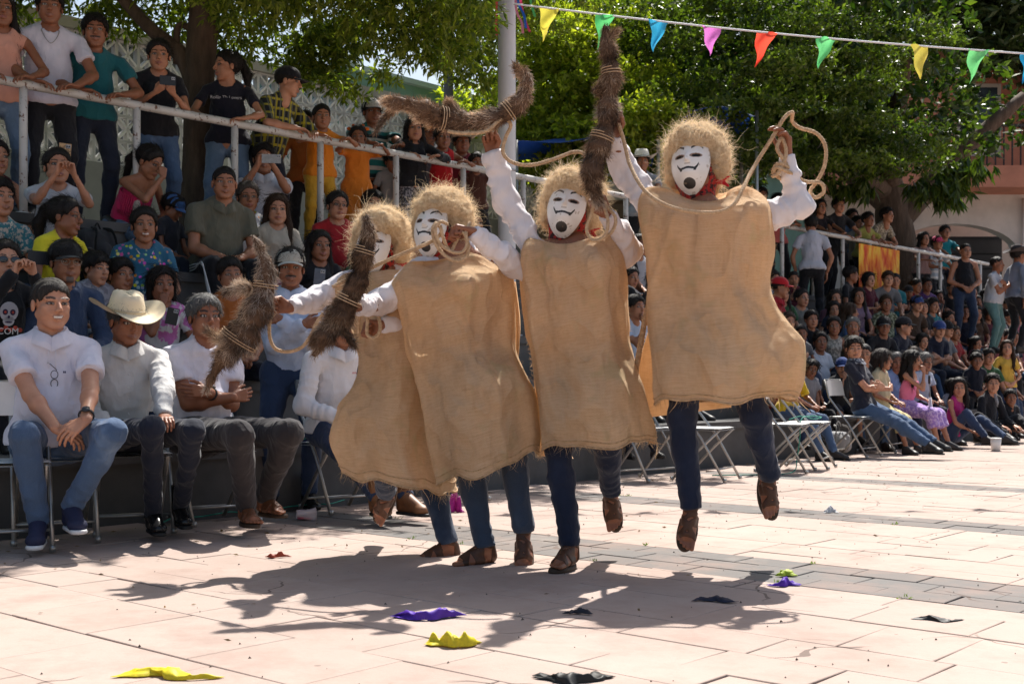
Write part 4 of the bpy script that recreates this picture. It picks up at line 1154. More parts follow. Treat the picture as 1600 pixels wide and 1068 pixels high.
            qf = np.concatenate([np.stack([i_+n_*r_, j_+n_*r_, j_+n_*(r_+1), i_+n_*(r_+1)], 1) for r_ in range(2)])
            tf = np.concatenate([np.stack([np.full(n_, 3*n_), j_, i_], 1), np.stack([np.full(n_, 3*n_+1), i_+2*n_, j_+2*n_], 1)])
            out.setdefault('sandal', []).append(((v_, f_), (sv, [qf, tf])))
    if foot in ('shoe', 'boot'):
        for q_ in (1, -1):
            Ff = Field(.014); M = basis(fu[q_], -fd[q_]); kk = H/1.7
            Z = lambda x, y, z, q_=q_, M=M: AN[q_] + M @ (V(x*q_, y, z) * kk)
            Ff.cap(Z(0, .022, .0), Z(0, .03, -.058), .042*kk, .038*kk); Ff.cap(Z(0, -.01, -.012), Z(0, -.12, -.062), .042*kk, .034*kk)
            Ff.cap(Z(0, .03, -.066), Z(.002, -.15, -.072), .034*kk, .033*kk, flat=.8, ax=M[:, 2]); Ff.ell(Z(0, -.135, -.070), V(.045, .045, .030)*kk)
            if foot == 'boot': Ff.cap(Z(0, .01, .13), Z(0, .02, -.02), .052*kk, .045*kk, cut0=True)
            Ff.plane(Z(0, 0, -.098), -M[:, 2]); rs_ = .0065 if lod == 0 else (.010 if lod == 1 else .016)
            v_, f_ = Ff.mesh(rs_)
            S2 = Field(.008); S2.cap(Z(0, .035, -.095), Z(.002, -.160, -.095), .040*kk, .043*kk, flat=.9, ax=M[:, 0]); S2.plane(Z(0, 0, -.108), -M[:, 2]); S2.plane(Z(0, 0, -.088), M[:, 2])
            out.setdefault('shoe', []).append(((v_, f_), S2.mesh(rs_)))
    # --- shirt
    seedv = s.get('seed', 1)
    if top != 'none':
        e = s.get('loose', .014) if top not in ('tank', 'tube') else .006
        F = Field(.026); torso(F, s.get('etorso', e))
        hemz = s.get('hem', .02)
        if not s.get('tucked') and top not in ('tube',):
            F.cap(HP[1], HP[-1], .100*k*(1 + .12*fat) + e, k=.05)
        F.plane(P - up*hemz*1.0 if not s.get('tucked') else P + up*.01, -up)
        sleeve = {'tee': .55, 'polo': .62, 'long': 1.0, 'tank': 0, 'tube': 0, 'sleeveless': 0, 'elbow': .95}[top]
        for q_ in (1, -1):
            if top == 'long':
                F.cap(sh[q_], E[q_], .048*k*ar + e*.7, .048*k*ar + e*.6, k=.022)
                cuff = W[q_] + unit(W[q_] - E[q_])*.005
                F.cap(E[q_], cuff, .047*k*ar + e*.6, .040*k*ar, cut1=True, k=.03)
            elif sleeve:
                t_ = sh[q_]*(1 - sleeve) + E[q_]*sleeve
                F.cap(sh[q_], t_, .047*k*ar + e*.3, (.047 + .010)*k*ar + e*.3, cut1=True, k=.020)
        if top == 'tube': F.plane(C - up*.13*k, up)
        if top == 'tank':
            for q_ in (1, -1): F.plane(sh[q_] - side_t*q_*.035*k, side_t*q_)
        if top != 'tube':
            nk = C + up*.02 + fwd_t*.035
            rN = (.072 if fem else .060)*k
            F.sub(nk, rN, k=.006)
        v_, f_ = F.mesh(rs); nn = vnormals(v_, f_)
        cr_ = s.get('crease', 1.0)
        if top == 'long':
            am = np.zeros(len(v_))
            for q_ in (1, -1):
                for a0, a1 in ((sh[q_], E[q_]), (E[q_], W[q_])):
                    ax = unit(a1 - a0); L_ = np.linalg.norm(a1 - a0); t_ = (v_ - a0) @ ax; rd = np.linalg.norm(v_ - a0 - t_[:, None]*ax, axis=1)
                    wgt = (rd < .10) * sm(t_, .05, .10) * sm(t_, L_ - .02, L_ - .07)
                    ph = wob(v_, seedv + 31, 13)*3.2
                    rdg = np.sin(t_*2*math.pi/.06 + ph)
                    am = np.maximum(am, 0) + wgt * (np.abs(rdg)**.6*np.sign(rdg)) * .0055 * (.5 + .5*wob(v_, seedv + 33, 8))
            v_ = v_ + nn*(am*cr_)[:, None]
        v_ = v_ + nn * ((wob(v_, seedv, 17, (1, 1, .6)) * .0055 + wob(v_, seedv+3, 36, (1, 1, 1)) * .0028) * cr_)[:, None]
        v_ = v_ + nn*((ridged(v_, seedv + 41, 9, (1.2, 1.2, .7)) - .25)*.006*cr_ + (ridged(v_, seedv + 44, 19, (1, 1, .8)) - .25)*.004*cr_)[:, None]
        out['shirt'] = (v_, f_)
        if top in ('polo', 'long') and lod < 2 and s.get('collar', True):
            # turned down collar as a folded band round the neck
            a = np.linspace(R(205), R(515), 26); cp = []
            for rr_, zz_, fo in ((.056, .030, 0), (.062, .038, .0), (.076, .012, .0), (.082, -.004, .0)):
                r_ = rr_*k
                rw = []
                for t_ in a:
                    open_ = np.clip(math.cos(t_ - R(360)) , -1, 1)
                    fr = math.sin(t_ + R(90))  # 1 at back
                    dirv = side_t*math.sin(t_) * -1 + fwd_t*-math.cos(t_)
                    fz = max(0, -math.cos(t_) * -1)
                    rw.append(C + up*(zz_*k + .004 - .030*k*max(0, math.cos(t_ + math.pi))) + dirv*r_*-1*(-1))
                cp.append(rw)
            cv = np.array(cp).reshape(-1, 3); out['collar'] = (cv, grid_faces(4, 26))
    # --- trousers / shorts / skirt
    le = s.get('legw', 1.0)
    if bt in ('trousers', 'shorts'):
        F = Field(.024)
        F.cap(HP[1] - up*.01, HP[-1] - up*.01, .102*k*(1 + .15*fat), k=.05)
        F.cap(P, P + up*.080*k, (.122 + .035*fat)*k, (.117 + .035*fat)*k, flat=.80 + .22*min(fat, 1), ax=fwd_t, cut1=True, k=.025)
        for q_ in (1, -1):
            if bt == 'shorts':
                t_ = HP[q_]*.12 + KN[q_]*.88
                F.cap(HP[q_], t_, .092*k*(1+.2*fat), .078*k*le, cut1=True, k=.035)
            else:
                F.cap(HP[q_], KN[q_], .090*k*(1+.25*fat), .064*k*le, k=.03)
                t_ = AN[q_] + unit(AN[q_] - KN[q_]) * (.012 + s.get('hemd', 0))
                F.cap(KN[q_], t_, .062*k*le, .050*k*le*s.get('flare', 1), cut1=True, k=.025)
                if s.get('calf', True): F.ell(KN[q_]*.7 + AN[q_]*.3 + Rt @ V(0, .015, 0), V(.058, .058, .08)*k*le, k=.03)
        v_, f_ = F.mesh(rs*1.05); nn = vnormals(v_, f_)
        amp = wob(v_, seedv+9, 24, (1, 1, 1)) * .0035
        for q_ in (1, -1):   # stacked creases at ankle and knee
            dk = np.linalg.norm(v_ - KN[q_], axis=1); da = np.linalg.norm(v_ - AN[q_], axis=1)
            ax = unit(AN[q_] - KN[q_]); t_ = (v_ - KN[q_]) @ ax
            ph = wob(v_, seedv + 20, 9) * 2.5
            amp = amp + .45*np.exp(-(da/.14)**2) * np.sin(t_*2*math.pi/.055 + ph*1.5) * .0065 * (.6 + .6*wob(v_, seedv + 22, 12)) + np.exp(-(dk/.11)**2) * np.sin(t_*2*math.pi/.055 + ph) * .0025
        amp = amp + (ridged(v_, seedv + 51, 12, (1, 1, .8)) - .25)*.006
        out['trousers' if bt == 'trousers' else 'shorts'] = (v_ + nn*amp[:, None], f_)
    if bt == 'skirt':
        F = Field(.04); F.cap(HP[1], HP[-1], .112*k, k=.05); F.cap(P, P + up*.08, .12*k, .11*k, flat=.8, ax=fwd_t)
        for q_ in (1, -1):
            t_ = KN[q_]*.9 + AN[q_]*.1; F.cap(HP[q_], KN[q_], .105*k, .075*k, k=.06)
            e_ = s.get('skirtlen', .45); F.cap(KN[q_], KN[q_]*(1-e_) + AN[q_]*e_, .075*k, .085*k, cut1=True, k=.06)
        mk = (KN[1] + KN[-1])/2; F.cap(P, mk, .10*k, .07*k, k=.06); F.cap(mk, mk*(1-e_) + (AN[1]+AN[-1])/2*e_, .07*k, .08*k, cut1=True, k=.06)
        v_, f_ = F.mesh(rs*1.05); nn = vnormals(v_, f_)
        out['skirt'] = (v_ + nn*(wob(v_, seedv+5, 26, (1.4, 1.4, .4))*.007)[:, None], f_)
    # --- hair
    hr = s.get('hair', 'short')
    if hr:
        v_, f_ = hair_template(hr, [.0055, .0075, .012][lod]); out['hair'] = (v_*hs @ MH.T + HC, f_)
    out['_'] = dict(P=P, C=C, up=up, sh=sh, E=E, W=W, KN=KN, AN=AN, HP=HP, HC=HC, MH=MH, hs=hs, k=k, fwd=fwd_t, side=side_t, HD={q_: unit(s.get('hdir', {}).get(q_, W[q_] - E[q_])) for q_ in (1, -1)})
    return out
# ---------------- wearables given head frame
def on_head(J, v): return (np.asarray(v) * J['hs']) @ J['MH'].T + J['HC']
def cowboy_hat(r=1.0):
    nb, na = 9, 56; a = np.linspace(0, 2*np.pi, na, endpoint=False); vs = []
    prof = [(0, .150), (.035, .152), (.060, .150), (.076, .140), (.084, .110), (.090, .075), (.094, .056), (.100, .046), (.115, .042), (.135, .041), (.158, .042), (.178, .044)]
    for i, (rr, z) in enumerate(prof):
        t = max(0, (rr - .095)/.083)
        x = np.cos(a)*rr*(.92 + .10*t); y = np.sin(a)*rr*(1.12 + .06*t)
        zz = np.full(na, z) + t**1.5*(.062*np.cos(a)**2 - .018*np.sin(a)**2)
        if rr < .08: zz = zz - .028*np.exp(-(x/.022)**2) * (rr < .07) - .016*np.exp(-((np.abs(x)-.055)/.02)**2)*(y < -.02)
        x = np.where(rr < .09, x * (1 - .15*np.clip(-y/.1, 0, 1)), x)
        vs.append(np.stack([x, y + .012, zz], 1))
    v = np.concatenate(vs); f = grid_faces(len(prof), na, True)
    return v * r, f
def solidify(v, f, t):
    nn = vnormals(v, f); return np.concatenate([v, v - nn*t]), np.concatenate([f, f[:, ::-1] + len(v)])
def cap_dome():
    na, nr = 36, 10; vs = []
    for i in range(nr):
        t = i/(nr-1)*math.pi/2*1.0 + .02
        for j in range(na):
            a = 2*math.pi*j/na; vs.append((.086*math.sin(t)*math.cos(a), .104*math.sin(t)*math.sin(a) + .012, .036 + .090*math.cos(t)**.9 if math.cos(t) > 0 else .036))
    return np.array(vs), grid_faces(nr, na, True)
def cap_bill():
    vs = []; nx, ny = 15, 7
    for i in range(ny):
        for j in range(nx):
            u = j/(nx-1)*2 - 1; t = i/(ny-1)
            y0 = -.104*math.sqrt(max(0, 1 - (u*.80)**2)) + .016; y1 = y0 - .072*math.sqrt(max(0, 1 - u*u*.92))
            vs.append((.070*u, y0 + (y1 - y0)*t, .038 - .016*u*u - .012*t))
    return np.array(vs), grid_faces(ny, nx)
PART_ORDER = ['body', 'hair', 'shirt', 'collar', 'trousers', 'shorts', 'skirt']
def place(out, base, rz, label, mats, group=None, meshes=None, cat='person', name='person'):
    """links a person: an Empty with body, hair and clothing children"""
    t = thing(name, label, cat, tuple(base), group, rz); t['_'] = 0; del t['_']
    for p in PART_ORDER:
        if p not in out or mats.get(p, 1) is None: continue
        if meshes is not None:
            if p not in meshes:
                d = out[p]; meshes[p] = me_new(p, d[0], d[1], attr=d[2] if len(d) > 2 else None)
            me = meshes[p]
        else: d = out[p]; me = me_new(p, d[0], d[1], attr=d[2] if len(d) > 2 else None)
        ob(p, me, mats.get(p) or mats.get('shirt' if p == 'collar' else 'trousers'), t)
    for key, sm_ in (('shoe', mats.get('sole', M_BLACK)), ('sandal', mats.get('sole', M_BLACK))):
        for i, (a, b) in enumerate(out.get(key, [])):
            if meshes is not None:
                kk = '%s%d' % (key, i)
                if kk not in meshes: meshes[kk] = (me_new(key, a[0], a[1]), me_new('sole', b[0], b[1]))
                ma, mb_ = meshes[kk]
            else: ma, mb_ = me_new(key, a[0], a[1]), me_new('sole', b[0], b[1])
            o = ob(key, ma, mats.get('shoe', M_SHOE), t); ob('sole', mb_, sm_, o)
    return t
M_SHOE = plain('shoe_dark', (.03, .026, .025), .45, .2)
M_LEATHER = plain('huarache_leather', (.085, .034, .016), .5, .45, 18, bs=.4, bscale=120)
M_BROWNSOLE = plain('sole_brown', (.06, .035, .02), .7, .3)
def add_hat(t, J, kind, c, c2=None, emblem=None):
    if kind == 'cowboy':
        v, f = cowboy_hat(); v, f = solidify(v, f, .004); m = plain('hat_felt', c, .85, .08, 12, bs=.3, bscale=300)
        h = ob('hat', me_new('hat', on_head(J, v), f), m, t)
        a = np.linspace(0, 2*np.pi, 41); rg = np.stack([np.cos(a)*.0955*.93, np.sin(a)*.0955*1.13 + .012, np.full(41, .060)], 1)
        ob('hat_band', mesh_from('hat_band', [tube(on_head(J, rg), .004, 6, cap=False, ell=2.6)]), plain('hat_band', c2 or dark(c, .7), .6, .2), h)
    else:
        v, f = cap_dome(); v, f = solidify(v, f, .003); h = ob('cap', me_new('cap', on_head(J, v), f), cloth(c), t)
        v, f = cap_bill(); v, f = solidify(v, f, .003); ob('bill', me_new('bill', on_head(J, v), f), cloth(c2 or c), h)
        if emblem is not None: ob('emblem', me_new('emblem', on_head(J, emblem[0]), emblem[1]), plain('emblem_black', (.02,.02,.02), .7, .1), h)
def add_glasses(t, J, sun=False, c=(.03, .025, .025)):
    fr = []; ln = []
    for s in (-1, 1):
        a = np.linspace(0, 2*np.pi, 17); rg = np.stack([s*.031 + np.cos(a)*.023, np.full(17, -.098), .004 + np.sin(a)*(.017)], 1)
        fr.append(tube(on_head(J, rg), .0016, 5, cap=False))
        fr.append(tube(on_head(J, [V(s*.054, -.096, .008), V(s*.072, -.05, .008), V(s*.078, .0, .004)]), .0016, 5))
        k = np.stack([s*.031 + np.cos(a[:16])*.022, np.full(16, -.098), .004 + np.sin(a[:16])*.016], 1)
        ln.append((on_head(J, np.vstack([k, [[s*.031, -.100, .004]]])), np.array([[16, (i+1) % 16, i] for i in range(16)])))
    fr.append(tube(on_head(J, [V(-.010, -.098, .008), V(0, -.101, .010), V(.010, -.098, .008)]), .0016, 5))
    g = ob('glasses', mesh_from('glasses', fr), plain('frame', c, .3, .1), t)
    if sun: ob('lens', mesh_from('lens', ln), plain('dark_lens', (.015, .012, .02), .08, .1, spec=.8), g)
def phone(label, c, at_, M, w=.075, h=.155, casec=(.02,.02,.02), group=None, lens=True):
    t = thing('mobile_phone', label, 'phone', tuple(at_), group)
    v, f = box((0,0,0), (w, .009, h)); ob('case', me_new('case', v @ M.T, f, smooth=False), plain('phone_case', casec, .35, .3, 30), t)
    v, f = box((0,.0055,0), (w*.93, .003, h*.95)); ob('screen', me_new('screen', v @ M.T, f, smooth=False), plain('phone_screen', (.01,.01,.012), .1, .05), t)
    if lens:
        m_ = min(w, h); cx, cz = w/2 - .27*m_, h/2 - .24*m_
        v, f = box((cx, -.0055, cz), (m_*.40, .003, m_*.32)); cb = ob('camera_bump', me_new('camera_bump', v @ M.T, f, smooth=False), plain('bump_', (.35,.35,.36), .3, .1), t)
        for dx in (-.09, .09):
            p = V(cx + dx*m_, -.0072, cz); ob('lens', mesh_from('lens', [tube([(M @ p), (M @ (p + V(0,-.0015,0)))], m_*.06, 10)]), plain('lens_b', (.01,.01,.01), .1, .1), cb)
    return t
def text_mesh(body, size, M, pos, name='lettering', depth=.0015, align='CENTER'):
    cu = bpy.data.curves.new('t', 'FONT'); cu.body = body; cu.size = size; cu.align_x = align; cu.extrude = depth; cu.resolution_u = 2
    o = bpy.data.objects.new('t', cu); COL.objects.link(o)
    dg = bpy.context.evaluated_depsgraph_get(); me = bpy.data.meshes.new_from_object(o.evaluated_get(dg)); bpy.data.objects.remove(o)
    bpy.data.curves.remove(cu); me.name = name
    co = np.zeros(len(me.vertices)*3, np.float32); me.vertices.foreach_get('co', co); co = co.reshape(-1, 3)
    co = co @ np.asarray(M).T + np.array(pos); me.vertices.foreach_set('co', co.astype(np.float32).ravel()); me.update(); return me
# ============================================================ dancers
M_WIG = fiberm('ixtle_fibre', (.74, .55, .33), (.92, .76, .54), .6, .4)
M_ROPE = fiberm('sisal_rope', (.46, .30, .17), (.66, .47, .29), .8, .1)
M_WSHIRT = cloth((.76, .72, .74))
M_FUR = attrm('fur', 'paint', .7, .15)
M_REDB = cloth((.42, .03, .025), 'print', (.05, .02, .02), sc_=1.3)
def rope_mesh(P, r=.0085, pitch=.042, seed=0):
    P = catmull(P, 14); d = np.concatenate([[0], np.cumsum(np.linalg.norm(np.diff(P, axis=0), axis=1))])
    n = max(8, int(d[-1] / .006)); t = np.linspace(0, d[-1], n); Q = np.stack([np.interp(t, d, P[:, i]) for i in range(3)], 1)
    Q = Q + np.stack([wob(Q, seed + i, 12) for i in range(3)], 1) * .0015
    T_, S_, B_ = frames(Q); parts = []
    for k in range(3):
        a = t / pitch * 2*np.pi + k * 2*np.pi/3
        parts.append(tube(Q + r*.48 * (np.cos(a)[:, None]*S_ + np.sin(a)[:, None]*B_), r*.62, 6))
    g = np.random.default_rng(seed); idx = g.integers(0, n, int(d[-1]*260)); an = g.uniform(0, 2*np.pi, len(idx))
    dr = np.cos(an)[:, None]*S_[idx] + np.sin(an)[:, None]*B_[idx]
    parts.append(strands(Q[idx] + dr*r*.9, dr + T_[idx]*.8, .014, .0009, 2, .4, seed=seed, jitter=.4))
    return parts
def mask_mesh(sd=0):
    q1, q2, q3, q4 = np.random.default_rng(sd + 60).normal(0, 1, 4)*.6
    nz, nx = 150, 110; z = np.linspace(.106, -.120, nz); s = np.linspace(-1, 1, nx)
    tt = np.where(z > 0, z/.108, -z/.122); w = (1 + .025*q1)*np.where(z > 0, .080*np.sqrt(np.maximum(1 - tt**3.0, .0004)), .080*np.sqrt(np.maximum(1 - tt**2.2, .0004))*(1 - .22*tt))
    X = w[:, None]*s[None]; Z = np.repeat(z[:, None], nx, 1)
    rho = np.clip(np.sqrt((X/.085)**2 + (Z/.12)**2), 0, 1)
    Y = -.128 + .060*rho**2.4 + .02*np.clip(Z, 0, 1)*2
    x, zz = X, Z
    Y = Y - .024*np.exp(-(x/.0080)**2) * sm(zz, .055, .012) * sm(zz, .000, .010)     # nose
    Y = Y - .004*np.exp(-((zz + .040)/.012)**2)*np.exp(-(x/.03)**2)
    C = np.zeros(X.shape + (4,)); C[..., 3] = 1
    g = wob(np.stack([X.ravel(), Y.ravel(), Z.ravel()], 1), 4, 40).reshape(X.shape)
    C[..., :3] = np.array((.80, .775, .74)) * (1 - .07*np.clip(g, 0, 1))[..., None]
    def put(m, c): C[m, :3] = c
    ax = np.abs(x)
    bz = .060 + .003*q2 + .06*q3*.02*np.sign(x) + .012*np.sin(np.clip((ax - .014)/.044, 0, 1)*math.pi*.8) - .010*np.clip((ax-.042)/.016, 0, 1)
    put((ax > .015) & (ax < .058) & (np.abs(zz - bz) < .0058*(1.15 - ax/.085)), (.012, .012, .014))
    ez = ((ax - .034)/(.0200 + .0012*q3))**2 + ((zz - .028)/.0088)**2
    put(ez < 1.25, (.30, .20, .15)); put(ez < .62, (.008, .006, .006))
    Y = np.where(ez < .62, Y + .008, Y)
    mz = .003*q4 + np.where(ax < .026, -.022 + .002*np.cos(ax*120), -.026 + .019*np.clip((ax - .030)/.014, 0, 1)**1.3)
    th = np.where(ax < .026, .0040, .0050*(1.2 - (ax - .026)/.06))
    put((ax < .045) & (np.abs(zz - mz) < th*1.1), (.014, .012, .012))
    put((ax > .024) & (ax < .033) & (np.abs(zz + .0275) < .0068), (.014, .012, .012))
    put(((x - .002*q4)/(.0235 + .002*q2))**2 + ((zz + .080)/(.0200 + .0015*q1))**2 < 1 - .25*np.clip((zz + .072)/.02, 0, 1), (.013, .012, .013))
    put((ax < .012) & (np.abs(zz + .004) < .003), (.55, .48, .42))
    pv = np.stack([X.ravel(), Y.ravel(), Z.ravel()], 1)
    chip = ((wob(pv, sd + 80, 150)*wob(pv, sd + 81, 60) > .62) | ((rho > .93).ravel() & (wob(pv, sd + 82, 120).ravel() > .35))).reshape(X.shape)
    C[chip, :3] = C[chip, :3]*.5 + np.array((.30, .22, .15))*.5
    gri = np.clip(wob(pv, sd + 83, 25).reshape(X.shape), 0, 1)[..., None]*.12 + sm(rho, .75, 1.0)[..., None]*.10
    C[..., :3] = C[..., :3]*(1 - gri) + np.array((.35, .27, .19))*gri
    v = np.stack([X, Y, Z], -1).reshape(-1, 3); c = C.reshape(-1, 4); f = grid_faces(nz, nx)
    nn = vnormals(v, f); 
    if nn[nz//2*nx + nx//2][1] > 0: f = f[:, ::-1]; nn = -nn
    b = v - nn*.005
    edge = []
    for i in range(nz - 1):
        for j in (0, nx - 1): a_, b_ = i*nx + j, (i+1)*nx + j; edge.append([a_, b_, b_ + len(v), a_ + len(v)])
    for j in range(nx - 1):
        for i in (0, nz - 1): a_, b_ = i*nx + j, i*nx + j + 1; edge.append([a_, b_, b_ + len(v), a_ + len(v)])
    cb = c.copy(); cb[:, :3] = (.35, .22, .12)
    return np.concatenate([v, b]), [f, f[:, ::-1] + len(v), np.array(edge)], np.concatenate([c, cb])
M_MASK = attrm('mask_paint', 'paint', .38, spec=.5)
def wig(t, J, seed):
    f = Field(.03); g = np.random.default_rng(seed)
    f.ell((0, .022, .105), (.118, .128, .096)); f.ell((0, -.052, .112), (.092, .058, .050))
    for s in (-1, 1): f.ell((s*.098, .025, .050), (.034, .070, .085)); f.ell((s*.098, .030, -.01), (.028, .055, .05))
    f.ell((0, .105, .02), (.09, .05, .12))
    v, q = f.mesh(.0065); nn = vnormals(v, q)
    v = v + nn*((wob(v, seed, 22)*.009 + wob(v, seed+2, 55)*.006 + wob(v, seed+1, 120)*.003)[:, None])
    v = on_head(J, v); nn = nn @ J['MH'].T
    w_ = ob('wig', me_new('wig', v, q), M_WIGB, t)
    def grow(n, L, wd, segs, curl, seed_, lift=.25, name='fibres', updown=0.0):
        idx = g.integers(0, len(v), n); tang = np.cross(nn[idx], g.normal(0, 1, (n, 3))); tang /= np.linalg.norm(tang, axis=1)[:, None]
        return strands(v[idx] - nn[idx]*.004, nn[idx]*lift + tang*(1 - lift), L*g.uniform(.6, 1.3, n), wd, segs, curl, gravity=.15, seed=seed_, jitter=.25)
    a = grow(7500, .060, .0013, 6, .75, seed + 1, .06); b = grow(1500, .036, .0011, 6, 1.2, seed + 2, .22)
    idx = np.where((nn[:, 2] > -.5))[0]
    c = grow(300, .12, .0013, 14, 1.5, seed + 3, .3)
    o = ob('fibres', mesh_from('fibres', [a, b, c]), M_WIG, w_); o['kind'] = 'stuff'
def wigbase():
    m, t, b, n, l = nt('ixtle_mass'); co = objc(n)
    f = noise(n, l, 45, 6, co, .75)
    l.new(ramp(n, l, f, [(.3, (.55, .36, .19)), (.5, (.80, .59, .36)), (.7, (.90, .72, .48))]), b.inputs['Base Color'])
    b.inputs['Roughness'].default_value = .85; b.inputs['Specular IOR Level'].default_value = .1
    wv = n.new('ShaderNodeTexWave'); wv.inputs['Scale'].default_value = 28; wv.inputs['Distortion'].default_value = 22; wv.inputs['Detail'].default_value = 4; wv.inputs['Detail Scale'].default_value = 2.2
    l.new(co, wv.inputs[0])
    l.new(bump(n, l, f, 1, .01, bump(n, l, wv.outputs['Fac'], .8, .006)), b.inputs['Normal']); return m
M_WIGB = wigbase()
def sack(t, base, rings, seed, back=None, fold=1.0, dip=.11, bulges=()):
    """burlap tunic: stacked closed rings, double layered cloth, rolled hem and frayed threads"""
    g = np.random.default_rng(seed)
    R_ = []
    for (lx, ly, rx, ry, Y, dep) in rings:
        L = at(lx, ly, Y) - base; Rr = at(rx, ry, Y) - base; R_.append(np.concatenate([L, Rr, [dep]]))
    for i_, d_ in enumerate((-.010, -.005, .015, .055, .070, .045, .02, .01, .005, .0)): R_[i_][6] += d_
    R_ = catmull(R_, 9); m = len(R_); na = 132; a = np.linspace(0, 2*np.pi, na, endpoint=False)
    c = (R_[:, :3] + R_[:, 3:6])/2; hw = (R_[:, 3:6] - R_[:, :3])/2; dep = R_[:, 6]
    ca, sa = np.cos(a), np.sin(a); ex = .82
    cx = np.sign(ca)*np.abs(ca)**ex; sx = np.sign(sa)*np.abs(sa)**(ex + .1)
    v = c[:, None] + cx[None, :, None]*hw[:, None] + V(0, -1, 0)*(sx[None, :, None]*dep[:, None, None])
    t_ = np.linspace(0, 1, m)
    ang = a[None] ; TT = t_[:, None]
    ph = g.uniform(0, 6, 6)
    def ridge(x, p=1.6): return (.5 + .5*np.sin(x))**p
    fold_ = (np.sin(3*ang + ph[0] + 1.5*TT)*.016 + (ridge(5*ang + ph[1] - 2.6*TT + .8*np.sin(4*TT + ph[3])) - .4)*.060*(.45 + .7*TT) + (ridge(9*ang + ph[2] + 3*np.sin(3*TT + ph[3]), 2.2) - .3)*.020*(.5 + TT))*fold
    # drag creases running from the shoulders across the belly
    fold_ = fold_ + (ridge(15*TT + 2.2*np.cos(ang - 1.2) + ph[4], 3) - .25)*.024*np.exp(-((TT - .30)/.22)**2) + (ridge(13*TT - 3*np.cos(ang - 1.9) + ph[5], 3) - .25)*.022*np.exp(-((TT - .62)/.22)**2)
    fold_ = fold_ + .006*np.sin(TT*17 + 2*np.sin(2*ang + ph[4]))*np.exp(-((TT - .45)/.2)**2)*fold
    fold_ = fold_ + .004*np.sin(TT*40 + 5*np.sin(ang*2 + ph[5]))*np.exp(-((TT - .12)/.1)**2)*fold
    out = v - c[:, None]; out = out / (np.linalg.norm(out, axis=2)[..., None] + 1e-9)
    v = v + out*fold_[..., None]*V(.35, 1, .6)
    top = sm(TT, .46, .20); sn = np.clip(sa, 0, 1)**3.0
    v[..., 2] -= top*dip*sn[None] + top*.03*np.clip(-sx, 0, 1)[None]
    v[..., 1] -= (np.exp(-((TT - .12)/.06)**2)*.035*np.clip(sx, 0, 1)[None]**2)
    v[..., 2] -= (np.exp(-((TT - .22)/.14)**2)*.045*np.abs(cx)[None]**4)
    # billows where the cloth is caught by the leap: steep on top, so the sun behind grazes the crest
    for (bx, by, brx, brz, am) in bulges:
        q = at(bx, by, rings[4][4]) - base; sc_ = rings[4][4]/F
        dx = (v[..., 0] - q[0])/(brx*sc_); dz = (q[2] - v[..., 2])/(brz*sc_)
        prof = sm(dz, -.55, .25)*np.exp(-np.clip(dz - .2, 0, 9)**2/.9)*np.exp(-dx**2)
        w_ = prof*am*np.clip(sa, 0, 1)[None]**.6; v[..., 1] -= w_
    # wavy lower edge
    v[..., 2] += (TT**6 * (.012*np.sin(4*ang + ph[2]) + .006*np.sin(9*ang + ph[3])))
    vv = v.reshape(-1, 3); vv = vv + np.stack([wob(vv, seed + i, 16) for i in range(3)], 1)*.005
    vv = vv + np.stack([wob(vv, seed + i + 50, 5.5) for i in range(3)], 1)*V(.006, .018, .004)
    vv = vv + (out.reshape(-1, 3)*V(.5, 1, 1))*((ridged(vv, seed + 61, 7, (1, 1, .6)) - .25)*.026 + (ridged(vv, seed + 64, 15, (1, 1, .7)) - .25)*.010)[:, None]
    du = np.linalg.norm(hw, axis=1)*2*1.15; U = (a[None]/(2*np.pi))*2*(.62) + 0*TT; Vv = np.concatenate([[0], np.cumsum(np.linalg.norm(np.diff(c, axis=0), axis=1))])[:, None] + 0*a[None]
    uv = np.stack([U.ravel(), Vv.ravel()], 1)
    f = grid_faces(m, na, True)
    nn = vnormals(vv, f)
    if (nn.reshape(m, na, 3)[m//2] * out[m//2]).sum() < 0: f = f[:, ::-1]; nn = -nn
    inner = vv - nn*.004
    rim = []
    for r0 in (0, (m-1)*na):
        j = np.arange(na); j2 = (j+1) % na; rim.append(np.stack([r0 + j, r0 + j2, r0 + j2 + len(vv), r0 + j + len(vv)], 1))
    s_ = ob('burlap_sack', me_new('burlap_sack', vv, f, uv=uv), M_BURLAP, t)
    # rolled hem
    hp = vv.reshape(m, na, 3)[m-1]; hp = np.vstack([hp, hp[:1]])
    hem = [tube(hp + V(0, 0, .001), .0052, 6, cap=False), tube((vv + nn*.0015).reshape(m, na, 3)[m-3][list(range(na)) + [0]], .0028, 5, cap=False)]
    ob('hem', mesh_from('hem', hem), M_FIB, s_)
    # fuzz all over, denser at the silhouettes and the edges; long frayed threads at hem
    n1 = 5200; idx = g.integers(na*6, len(vv), n1); tg = np.cross(nn[idx], g.normal(0, 1, (n1, 3))); tg /= np.linalg.norm(tg, axis=1)[:, None]
    fz = [strands(vv[idx], nn[idx]*.45 + tg, .016*g.uniform(.5, 1.6, n1), .0008, 3, .7, seed=seed, jitter=.3)]
    hi = g.integers(0, na, 260); fz.append(strands(hp[hi], V(0, 0, -1) + out[m-1][hi]*.3, .035*g.uniform(.3, 1.8, 260), .0012, 5, .6, gravity=.3, seed=seed+1, jitter=.5))
    hi = g.integers(0, na, 14); fz.append(strands(hp[hi], V(0, 0, -1) + out[m-1][hi]*.1, .07*g.uniform(.5, 1.3, 14), .0035, 5, .5, gravity=.3, seed=seed+2, jitter=.3))
    o = ob('loose_fibres', mesh_from('loose_fibres', fz), M_FIB, s_); o['kind'] = 'stuff'
